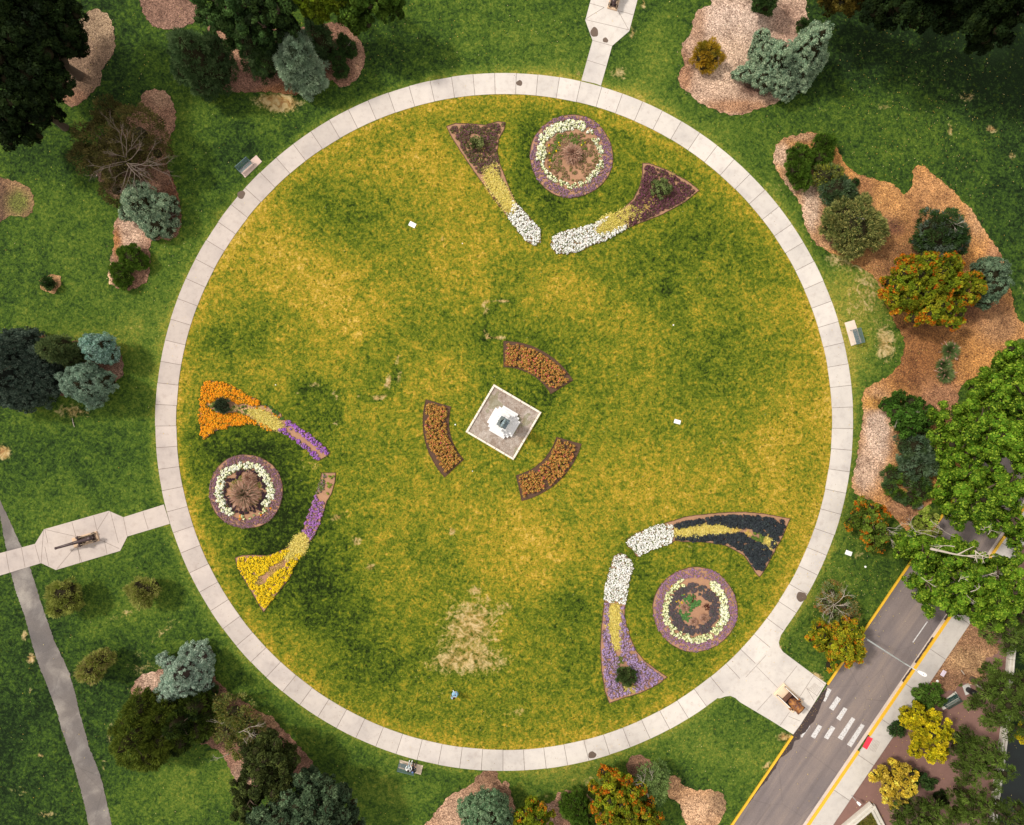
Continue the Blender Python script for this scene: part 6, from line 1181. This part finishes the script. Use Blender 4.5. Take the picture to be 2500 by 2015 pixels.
def person(label, loc, rz, J, cols, hat=None, name='person'):
    """J: joints in metres (x forward, y left); a single body surface, clothing and hair as children"""
    t = thing(name, label, 'person', loc, rz)
    pel, chest, neck, head = J['pelvis'], J['chest'], J['neck'], J['head']; hx, hy, hz = head; ch = []
    ch.append([(*pel, .115), (*[(a + b) / 2 for a, b in zip(pel, chest)], .105), (*chest, .125), (*neck, .05), (hx - .01, hy, hz - .09, .052), (hx, hy, hz, .088), (hx - .005, hy, hz + .07, .07)])
    for s_, sh, el, wr in ((1, *J['armL']), (-1, *J['armR'])):
        ch.append([(*chest, .125), (*sh, .052), (*el, .040), (*wr, .024)]); d = Vector(wr) - Vector(el); h_ = hand(*wr, *d, s_); ch += h_
    for hip, kn, an, toe in (J['legL'], J['legR']): ch.append([(*pel, .115), (*hip, .088), (*kn, .056), (*an, .036), (*toe, .034)])
    skin('body', ch, M_SKIN, t, 1)
    f = Vector(J.get('face', (1, 0, 0))); sd_ = Vector((-f.y, f.x, 0)).normalized(); upv = f.cross(sd_) * -1 if False else Vector((0, 0, 1)); H_ = Vector(head)
    mb = MB()
    for s_ in (-1, 1):
        lathe(mb, [(-.012, .001), (-.008, .010), (.004, .010), (.010, .001)], 8, _fr(H_ + f * .083 + sd_ * (.032 * s_) + upv * .012, f))
    mb.build('eyes', cloth('eye', (.03, .02, .02)), t)
    mb = MB(); mb.tube([H_ + f * .085 + upv * .0, H_ + f * .112 - upv * .022, H_ + f * .088 - upv * .034], [.008, .014, .010], 6); mb.tube([H_ + f * .082 - upv * .058 - sd_ * .024, H_ + f * .090 - upv * .060, H_ + f * .082 - upv * .058 + sd_ * .024], .007, 6)
    for s_ in (-1, 1): mb.tube([H_ + sd_ * (.088 * s_) + upv * .02, H_ + sd_ * (.100 * s_), H_ + sd_ * (.09 * s_) - upv * .03], [.012, .018, .010], 6)
    mb.build('face_features', M_SKIN, t)
    mb = MB(); vs = []; nu, nv = 16, 7
    for j in range(nv):
        e = math.pi * .56 * j / (nv - 1)
        for i in range(nu):
            a = 2 * math.pi * i / nu; bk = -f * .012; vs.append(tuple(H_ + bk + upv * (.02 + .112 * math.cos(e)) + (f * math.cos(a) + sd_ * math.sin(a)) * (.104 * math.sin(e) * (1.06 if math.cos(a) < 0 else .92))))
    mb.add(vs, [[j * nu + i, (j + 1) * nu + i, (j + 1) * nu + (i + 1) % nu, j * nu + (i + 1) % nu] for j in range(nv - 1) for i in range(nu)], (.1,) * 3, 0, True)
    mb.build('hair' if hat is None else 'cap', M_HAIR if hat is None else hat, t)
    ch = [[(*pel, .135), (*[(a + b) / 2 for a, b in zip(pel, chest)], .125), (*chest, .145), (*[a * .6 + b * .4 for a, b in zip(chest, neck)], .10)]]
    for sh, el, wr in (J['armL'], J['armR']): ch.append([(*chest, .145), (*sh, .066), (*el, .052), (*[a * .12 + b * .88 for a, b in zip(el, wr)], .042)])
    skin('jacket', ch, cols[0], t)
    ch = []
    for hip, kn, an, toe in (J['legL'], J['legR']): ch.append([(*pel, .125), (*hip, .098), (*kn, .068), (*[a * .1 + b * .9 for a, b in zip(kn, an)], .052)])
    skin('trousers', ch, cols[1], t)
    for hip, kn, an, toe in (J['legL'], J['legR']):
        a, b = Vector(an), Vector(toe); mb = MB(); mb.tube([a + (a - b) * .35 - Vector((0, 0, .02)), a - Vector((0, 0, .015)), b, b + (b - a) * .28], [.03, .05, .045, .025], 8); mb.build('shoe', cols[2], t)
    return t
def _fr(p, f):
    from mathutils import Matrix
    z_ = Vector((0, 0, 1)); y_ = z_.cross(f).normalized(); z2 = f.cross(y_); m = Matrix((f, y_, z2)).transposed().to_4x4(); m.translation = p; return m

# statue on the pedestal: a standing cloaked figure in bronze
bz = zt; J0 = [[(0, 0, bz + 1.0, .15), (.02, 0, bz + 1.25, .15), (0, 0, bz + 1.46, .17), (.02, 0, bz + 1.60, .07), (.04, 0, bz + 1.74, .10), (.04, 0, bz + 1.83, .08)],
      [(0, 0, bz + 1.46, .17), (0, .24, bz + 1.44, .085), (.10, .30, bz + 1.18, .07), (.30, .20, bz + 1.12, .045)], [(0, 0, bz + 1.46, .17), (0, -.24, bz + 1.44, .085), (.02, -.32, bz + 1.16, .07), (.12, -.30, bz + .92, .045)],
      [(0, 0, bz + 1.0, .15), (0, .11, bz + .92, .12), (.06, .12, bz + .52, .09), (.02, .13, bz + .17, .07), (.16, .14, bz + .12, .05)], [(0, 0, bz + 1.0, .15), (0, -.11, bz + .92, .12), (-.04, -.12, bz + .52, .09), (-.08, -.13, bz + .17, .07), (.06, -.14, bz + .12, .05)]]
J0 += hand(.30, .20, bz + 1.12, .9, -.3, -.1, 1) + hand(.12, -.30, bz + .92, .3, 0, -1, -1)
J0 = [[(x * 1.35, y * 1.35, bz + (z_ - bz) * 1.3, r * 1.3) for x, y, z_, r in ch] for ch in J0]
mb = MB(); mb.box((0, 0, bz + .05), (.95, .95, .10), 0, bev=.02); mb.box((-.28, .05, bz + .36), (.34, .5, .52), .3, taper=.7, bev=.08); mb.build('statue_plinth', M_BRONZE, mt)
skin('statue', J0, mat_solid('lit_bronze', (0.26, 0.34, 0.38), .38, .2, var=.5, scale=8), mt, 2)  # paler copy of the bronze: highlights put into the base colour
mb = MB(); ang = np.linspace(.55 * math.pi, 1.45 * math.pi, 12); vs = []
for j in range(7):
    f = j / 6; r = .27 + .22 * f
    for i, a in enumerate(ang): vs.append((math.cos(a) * r * (1 + .10 * math.sin(i * 2.4) * f), math.sin(a) * r * 1.15, bz + 2.0 - 1.5 * f))
mb.add(vs, [[j * 12 + i, (j + 1) * 12 + i, (j + 1) * 12 + i + 1, j * 12 + i + 1] for j in range(6) for i in range(11)], (.1,) * 3, 0, True); mb.build('statue_cloak', M_BRONZE, mt)

# ------------------------------------------------------------------ cannons
def make_cannon(label, loc, rz, group):
    t = thing('cannon', label, 'cannon', loc, rz, group)
    mb = MB(); mb.box((-.12, 0, .10), (2.5, .98, .20), 0, bev=.03); mb.build('plinth', M_PEACH, t)
    mb = MB(); M = _fr(Vector((0, 0, 1.02)), Vector((1, 0, .03)).normalized())
    lathe(mb, [(-1.50, .001), (-1.48, .07), (-1.42, .085), (-1.36, .06), (-1.32, .07), (-1.28, .18), (-1.22, .225), (-.95, .225), (-.93, .205), (-.2, .190), (-.18, .175), (.55, .155), (.57, .165), (.6, .150), (2.15, .112), (2.17, .125), (2.28, .13), (2.30, .10), (2.30, .06), (2.0, .058), (2.0, .001)], 28, M); mb.build('barrel', M_IRON, t)
    mb = MB(); mb.tube([(.05, -.44, 1.0), (.05, .44, 1.0)], .075, 12); mb.build('trunnion', M_IRON, t)
    for s_ in (-1, 1):
        mb = MB(); y = .34 * s_; prof = [(-1.30, .20), (.45, .20), (.45, .62), (.22, 1.02), (-.10, 1.02), (-.34, .84), (-.36, .78), (-.85, .60), (-.87, .54), (-1.30, .38)]
        n = len(prof); a = [(x, y - .035, z_) for x, z_ in prof]; b = [(x, y + .035, z_) for x, z_ in prof]
        tri = tessellate_polygon([[Vector((x, z_, 0)) for x, z_ in prof]]); tr = [list(q) for q in tri]
        mb.add(a + b, tr + [[q[0] + n, q[2] + n, q[1] + n] for q in tr]); mb.add(a + b, [[i, (i + 1) % n, n + (i + 1) % n, n + i] for i in range(n)]); mb.build('carriage_cheek', M_IRON, t)
        mb = MB()
        for (p, q) in zip(prof[4:-1], prof[5:]): mb.tube([(p[0], y, p[1] + .02), (q[0], y, q[1] + .02)], .042, 6)
        mb.build('rail', M_IRONPALE, t)
        mb = MB(); mb.tube([(.38, y + .06 * s_, .42), (.38, y + .16 * s_, .42)], [.2, .2], 16); mb.tube([(.38, y + .16 * s_, .42), (.38, y + .22 * s_, .42)], .05, 10); mb.build('wheel', M_IRON, t)
        mb = MB(); mb.tube([(-1.05, y + .06 * s_, .33), (-1.05, y + .14 * s_, .33)], [.13, .13], 14); mb.build('wheel', M_IRON, t)
    mb = MB(); mb.box((.2, 0, .45), (.12, .62, .3)); mb.box((-1.0, 0, .36), (.12, .62, .2)); mb.tube([(-1.15, -.42, .3), (-1.15, .42, .3)], .04, 8); mb.build('axle', M_IRON, t)
    mb = MB(); mb.tube([(-.95, 0, .42), (-.95, 0, .80)], [.05, .035], 8); mb.tube([(-.95, -.10, .80), (-.95, .10, .80)], .02, 6); mb.build('elevating_screw', M_IRON, t)
    return t
d = Vector((-(225 - 148), (1312 - 1336) * -1 * -1, 0))
ang = math.atan2(-(1335 - 1311), (149 - 232))
make_cannon('long dark cannon on the west platform, muzzle pointing away from the lawn', (*W(208, 1318), 0), ang, 'long cannons on the path platforms')
make_cannon('dark cannon cut off by the top edge, on the north platform', (*W(1503, -8), 0), math.atan2(.963, .268), 'long cannons on the path platforms')

# mortar
t = thing('mortar', 'short fat rust-brown mortar on a cream plinth beside the road crossing', 'mortar', (*W(1923.5, 1703), 0), -math.radians(43.7))
mb = MB(); mb.box((0, 0, .11), (2.62, 1.5, .22), 0, bev=.04); mb.box((0, 0, .235), (2.3, 1.2, .03), 0, bev=.01); mb.build('plinth', mat_solid('cream_plinth_concrete', (0.72, 0.56, 0.40), .8, var=.25, scale=7, bumps=.1), t)
def mat_rust():
    m, nt, b, L = mat_new('rusted_iron'); p = gpos(nt); f = noise(nt, p, 3.2, 6, .7); c = ramp(nt, f, [(.3, (.06, .028, .03)), (.45, (.15, .06, .035)), (.58, (.34, .14, .03)), (.75, (.48, .22, .04))])
    L.new(c, b.inputs['Base Color']); b.inputs['Roughness'].default_value = .55; b.inputs['Metallic'].default_value = .25; bump(nt, b, f, .3, .02); return m
M_RUST = mat_rust()
mb = MB(); lathe(mb, [(-.62, .001), (-.60, .16), (-.52, .30), (-.36, .42), (-.10, .47), (.18, .47), (.20, .50), (.36, .50), (.38, .46), (.60, .45), (.62, .49), (.78, .49), (.80, .44), (.80, .22), (.78, .20), (.2, .18), (.1, .001)], 32, _fr(Vector((.42, 0, .92)), Vector((.80, 0, .60)).normalized())); mb.build('barrel', M_RUST, t)
mb = MB(); mb.tube([(.42, -.74, .86), (.42, .74, .86)], .12, 14); mb.build('trunnion', M_RUST, t)
for s_ in (-1, 1):
    y = .56 * s_; prof = [(-1.1, .24), (1.0, .24), (1.0, .42), (.72, .86), (.30, .98), (-1.1, .40)]
    n = len(prof); a = [(x, y - .05, z_) for x, z_ in prof]; b = [(x, y + .05, z_) for x, z_ in prof]; tr = [list(q) for q in tessellate_polygon([[Vector((x, z_, 0)) for x, z_ in prof]])]
    mb = MB(); mb.add(a + b, tr + [[q[0] + n, q[2] + n, q[1] + n] for q in tr]); mb.add(a + b, [[i, (i + 1) % n, n + (i + 1) % n, n + i] for i in range(n)]); mb.build('carriage_cheek', M_IRON, t)
    mb = MB(); mb.tube([(-1.08, y, .43), (.28, y, 1.0)], [.035, .05], 8); mb.build('rail', mat_solid('bare_worn_steel', (.75, .70, .66), .5, .1, var=.2), t)
mb = MB(); mb.box((-.32, 0, .44), (.34, 1.0, .30), 0, bev=.03); mb.build('cross_beam', mat_solid('old_dark_timber', (.12, .06, .04), .8, var=.4, scale=12), t)
mb = MB(); mb.box((.45, 0, .30), (1.0, 1.0, .10)); mb.build('bed_plate', M_IRON, t)
mb = MB(); mb.tube([(.60, 0, 1.42), (.58, 0, 1.50)], .04, 8); mb.build('lifting_knob', M_RUST, t)

# ------------------------------------------------------------------ benches
def make_bench(label, p, ang_px, mat, L_=1.42):
    """p: centre in photograph pixels; ang_px: direction from seat back towards the sitter's front, in pixel space"""
    fx, fy = ang_px; rz = math.atan2(-fy, fx); t = thing('park_bench', label, 'bench', (*W(*p, .45), .065), rz, 'park benches')
    mb = MB(); nsl_ = 11
    for k in range(nsl_): mb.box((-.17 + .40 * k / (nsl_ - 1), 0, .43 - .02 * math.sin(k / 3)), (.026, L_, .022), 0, bev=.005)
    for yy in (-L_ * .33, 0, L_ * .33): mb.box((.03, yy, .405), (.44, .035, .02))
    mb.build('seat', mat, t); mb = MB()
    for k in range(9):
        z_ = .50 + .38 * k / 8; mb.box((-.21 - .13 * k / 8, 0, z_), (.02, L_, .026), 0, bev=.005)
    mb.box((-.35, 0, .905), (.045, L_ + .02, .04), 0, bev=.01); mb.build('backrest', mat, t)
    for s_ in (-1, 1):
        y = s_ * (L_ / 2 + .01); mb = MB(); mb.tube([(.24, y, 0), (.20, y, .42), (.22, y, .62), (.0, y, .66), (-.26, y, .64)], .024, 8); mb.tube([(-.30, y, 0), (-.20, y, .42), (-.36, y, .92)], .026, 8); mb.tube([(.20, y, .40), (-.20, y, .40)], .022, 8); mb.build('leg', mat, t)
    return t
def pad(pts, col=(.66, .52, .45), z=.065):
    mb = MB(); mb.plate(WP(pts), z, z, col); props(mb.build('bench_pad', [M_CONC, M_JOINT]), kind='structure')
pad([(584, 418), (599, 434.5), (640, 395), (626, 379.5)], (.62, .48, .43)); make_bench('blue-grey empty bench on a pinkish pad, outside the path in the north-west', (598, 407), (.66, .75), M_BENCH)
pad([(2061.5, 788.5), (2085, 781.5), (2103, 837), (2077.5, 845)], (.78, .66, .56)); make_bench('blue-grey empty bench on a cream pad, outside the path on the east side', (2091.5, 822), (-.96, .27), M_BENCH)
pad([(976, 1855), (1033, 1869), (1027.5, 1891), (972, 1875)], (.66, .54, .42)); make_bench('blue-grey bench with two people on it, outside the south path', (993.5, 1873), (.24, -.97), M_BENCH, 1.6)
pad([(2293, 1718), (2302, 1733), (2345, 1709), (2332.5, 1688)], (.68, .68, .62)); make_bench('dark green empty bench on a pale pad next to the black trash can', (2319.5, 1709), (-.50, -.87), M_BENCHG, 1.55)

# ------------------------------------------------------------------ people
BL = cloth('light_blue_cloth', (.30, .52, .78)); WH = cloth('white_cloth', (.80, .82, .82)); BK = cloth('black_cloth', (.012, .014, .022)); DB = cloth('navy_cap', (.10, .17, .36)); GY = cloth('pale_blue_grey_cloth', (.48, .58, .62))
stand = dict(pelvis=(0, 0, .93), chest=(.03, 0, 1.30), neck=(.05, 0, 1.47), head=(.08, 0, 1.60), legL=((0, .10, .86), (.16, .12, .48), (.12, .13, .09), (.24, .14, .05)), legR=((0, -.10, .86), (-.02, -.11, .48), (-.20, -.12, .10), (-.08, -.13, .05)),
             armL=((.02, .20, 1.38), (-.05, .30, 1.12), (.10, .34, .90)), armR=((.02, -.20, 1.38), (.10, -.30, 1.14), (.28, -.24, .98)))
t = person('person in light blue clothes and white shoes walking across the lawn', (*W(1112, 1690), .0), math.radians(112), stand, (BL, BL, WH))
mb = MB(); vs = []
for j in range(6):
    f = j / 5; r = .17 + .12 * f
    for i in range(16): a = i * math.pi / 8; vs.append((math.cos(a) * r, math.sin(a) * r * 1.1, 1.05 - .55 * f))
mb.add(vs, [[j * 16 + i, (j + 1) * 16 + i, (j + 1) * 16 + (i + 1) % 16, j * 16 + (i + 1) % 16] for j in range(5) for i in range(16)], (.1,) * 3, 0, True); mb.build('coat_skirt', BL, t)
sit = dict(pelvis=(-.02, 0, .56), chest=(.0, 0, .92), neck=(.06, 0, 1.10), head=(.12, 0, 1.23), legL=((.02, .10, .54), (.38, .12, .52), (.34, .12, .09), (.46, .13, .05)), legR=((.02, -.10, .54), (.38, -.12, .52), (.40, -.12, .09), (.52, -.13, .05)),
           armL=((.0, .20, 1.00), (.08, .30, .76), (.30, .22, .66)), armR=((.0, -.20, 1.00), (.10, -.28, .76), (.32, -.16, .66)))
bx = W(993.5, 1873, .45); fr = math.atan2(.97, .24)
def onbench(along, fwd): return (bx[0] + math.cos(fr) * fwd + math.sin(fr) * along, bx[1] + math.sin(fr) * fwd - math.cos(fr) * along, .0)
person('person in pale clothes and white shoes seated near the middle of the south bench', onbench(.22, .0)[:2] + (.015,), fr, sit, (WH, GY, WH))
person('person in black with a blue cap seated at the right end of the south bench', onbench(.66, -.02)[:2] + (.015,), fr, sit, (BK, BK, BK), DB)

# ------------------------------------------------------------------ lamp posts
t = thing('street_lamp', 'tall pale steel lamp post at the kerb beside the orange-fringed tree', 'street lamp', (*W(2088, 1543), 0)); hp = 9.3
top = (2243, 1632); tw = W(top[0], top[1], hp); b0 = W(2088, 1543); dx, dy = tw[0] - b0[0], tw[1] - b0[1]; a = math.atan2(dy, dx); Lm = math.hypot(dx, dy)
mb = MB(); mb.tube([(0, 0, 0), (0, 0, .5), (0, 0, .52), (0, 0, hp - .8)], [.13, .12, .085, .05], 14); mb.tube([(0, 0, 0), (0, 0, .10)], .22, 14); mb.build('pole', M_POLE, t)
arm = 1.25; aa = math.atan2(-(1638 - 1545), (2262 - 2088))
mb = MB(); mb.tube([(0, 0, hp - .9), (math.cos(aa) * .15, math.sin(aa) * .15, hp - .35), (math.cos(aa) * .5, math.sin(aa) * .5, hp - .08), (math.cos(aa) * arm * .6, math.sin(aa) * arm * .6, hp)], [.06, .045, .04, .035], 10); mb.build('arm', M_POLE, t)
mb = MB(); n = 12; prof = [(-.42, .03), (-.38, .07), (-.2, .13), (.1, .17), (.3, .16), (.42, .10), (.46, .01)]; vs = []
for x, r in prof:
    for k in range(n): q = 2 * math.pi * k / n; xx, yy, zz = x + arm * .6 + .25, r * math.cos(q), r * .55 * math.sin(q) + hp; vs.append((xx * math.cos(aa) - yy * math.sin(aa), xx * math.sin(aa) + yy * math.cos(aa), zz))
mb.add(vs, [[i * n + k, i * n + (k + 1) % n, (i + 1) * n + (k + 1) % n, (i + 1) * n + k] for i in range(len(prof) - 1) for k in range(n)], (.5,) * 3, 0, True); lh = mb.build('lamp_head', M_WHITE, t)
mb = MB(); xx = arm * .6 + .30; mb.box((xx * math.cos(aa), xx * math.sin(aa), hp + .095), (.09, .07, .05), aa, bev=.015); mb.build('photocell', M_IRON, lh)
t = thing('path_light', 'short thin post with a small white lamp box near the V-shaped wall', 'path light', (*W(2077, 1940.5), 0)); aa = math.atan2(-(1964 - 1941), 2102 - 2077)
mb = MB(); mb.tube([(0, 0, 0), (0, 0, 1.25)], [.035, .025], 8); mb.build('pole', M_POLE, t)
mb = MB(); mb.box((math.cos(aa) * .05, math.sin(aa) * .05, 1.29), (.20, .17, .10), aa, bev=.02); mb.box((math.cos(aa) * .24, math.sin(aa) * .24, 1.31), (.30, .26, .12), aa, bev=.04); mb.build('lamp_head', M_WHITE, t)

# ------------------------------------------------------------------ trash can, flat covers, oddments
pad([t4(1248, 868), t4(1285, 850), t4(1312, 905), t4(1268, 925)], (.62, .62, .60))
t = thing('trash_can', 'black round trash can with a domed lid on a small pale pad', 'trash can', (*W(2362, 1683), .065))
mb = MB(); mb.tube([(0, 0, 0), (0, 0, .06), (0, 0, .82), (0, 0, .86)], [.22, .27, .29, .29], 24); mb.build('bin_body', M_BLACK, t)
mb = MB(); mb.tube([(0, 0, .86), (0, 0, .93), (0, 0, 1.04), (0, 0, 1.12), (0, 0, 1.16)], [.30, .30, .27, .17, .04], 24); mb.build('lid', M_BLACK, t)
mb = MB(); mb.box((.1, -.2, 1.0), (.2, .05, .12), math.radians(-60), bev=.01); mb.build('lid_flap', M_POLE, t)
def cover(label, px, py, w, h, ang, name='utility_cover', mat=None, z=.06):
    t = thing(name, label, 'utility cover', (*W(px, py), 0), -math.radians(ang))
    mb = MB(); mb.box((0, 0, z / 2), (w * S, h * S, z), 0, bev=.015); mb.build('lid', mat or M_WHITE, t)
    mb = MB(); mb.box((w * S * .3, 0, z + .004), (.07, .02, .01)); mb.build('lift_slot', M_IRON, t)
cover('white rectangular cover flat in the north-west part of the round lawn', 1007, 549, 17, 11.5, 27)
cover('white rectangular cover flat in the east part of the round lawn', 1653.6, 1030, 16, 10, 15)
cover('white rounded cover in the grass between the path and the road', 2071.5, 1350.5, 16, 11, 20)
cover('pale mauve board lying on the bare ground above the rounded green shrub', 2302.6, 1644, 15, 10, -58, 'ground_board', M_PINK)
def disc(label, px, py, r, mat=M_WHITE, name='round_cover'):
    t = thing(name, label, 'round cover', (*W(px, py), 0)); mb = MB(); mb.tube([(0, 0, 0), (0, 0, .05), (0, 0, .06)], [r, r, r * .8], 16); mb.build('cap', mat, t)
disc('small white disc in the grass right of the rounded cover', 2112.6, 1384, .10); disc('white disc on the bare ground left of the mauve board', 2288, 1663, .13)
for lab, x, y, r in (('white pebble-like cap between the left rose bed and the monument', 1111.5, 1037, .07), ('tiny white cap below the left rose bed', 1153.5, 1150.5, .05), ('tiny white cap above the left wedge bed tip in the lawn', 1129, 595, .05), ('tiny white cap on the lawn left of the long worn oval', 673, 940, .05), ('tiny pale cap on the lawn above the east white cover', 1644, 794, .07)): disc(lab, x, y, r)
def rock(label, px, py, r, h, mat, squash=.7, rz=0):
    bm = bmesh.new(); bmesh.ops.create_icosphere(bm, subdivisions=3, radius=1)
    for v in bm.verts:
        n_ = .14 * math.sin(3.1 * v.co.x + px) + .12 * math.sin(4.3 * v.co.y + py) + .06 * math.sin(9 * v.co.z); v.co = Vector((v.co.x * r * (1 + n_), v.co.y * r * squash * (1 + n_), max(-.2, v.co.z) * h * (1 + n_)))
    me = bpy.data.meshes.new('rock'); bm.to_mesh(me); bm.free(); o = link('rock', me, None, mat); o.location = (*W(px, py), 0); o.rotation_euler = (0, 0, rz); props(o, label, 'rock')
rock('pale flat rock on the mulch beside the lime-green roadside tree', 2245, 1236, .42, .25, mat_solid('pale_rock', (.55, .50, .46), .85, var=.3, scale=5), .6, .5)
def log(label, pts, r, mat, name='fallen_branch'):
    x0, y0 = W(*pts[0]); t = thing(name, label, 'branch', (x0, y0, 0)); mb = MB(); P_ = [(W(*p)[0] - x0, W(*p)[1] - y0, r + .02 * i) for i, p in enumerate(pts)]; mb.tube(P_, [r * (1 - .12 * i) for i in range(len(P_))], 7)
    for k in range(2): a_ = Vector(P_[-2]); mb.tube([a_, a_ + Vector((RS.uniform(-.2, .2), RS.uniform(-.2, .2), .08))], [r * .5, r * .2], 5)
    mb.build('wood', mat, t)
log('short pale broken stick lying on the straw-coloured ground near the mauve board', [(2346, 1636), (2350, 1642), (2353, 1646)], .05, M_PALEWOOD)
log('cream split branch sticking out under the willow beside the trash can', [(2381, 1671), (2388, 1675), (2395, 1679), (2400, 1682)], .10, M_PALEWOOD)
log('small pale branch lying just above the trash can pad', [(2356, 1671), (2362, 1670), (2370, 1671.5)], .05, M_PALEWOOD)
log('thin white stick lying in the grass below the left edge spruces', [(177, 1022), (179, 1032), (183, 1043)], .035, M_PALEWOOD)
log('curled tan strip on the dark grass at the top left', [(173, 16), (174, 9), (182, 7), (187, 13), (184, 18)], .05, mat_solid('tan_bark', (.5, .34, .12), .8))
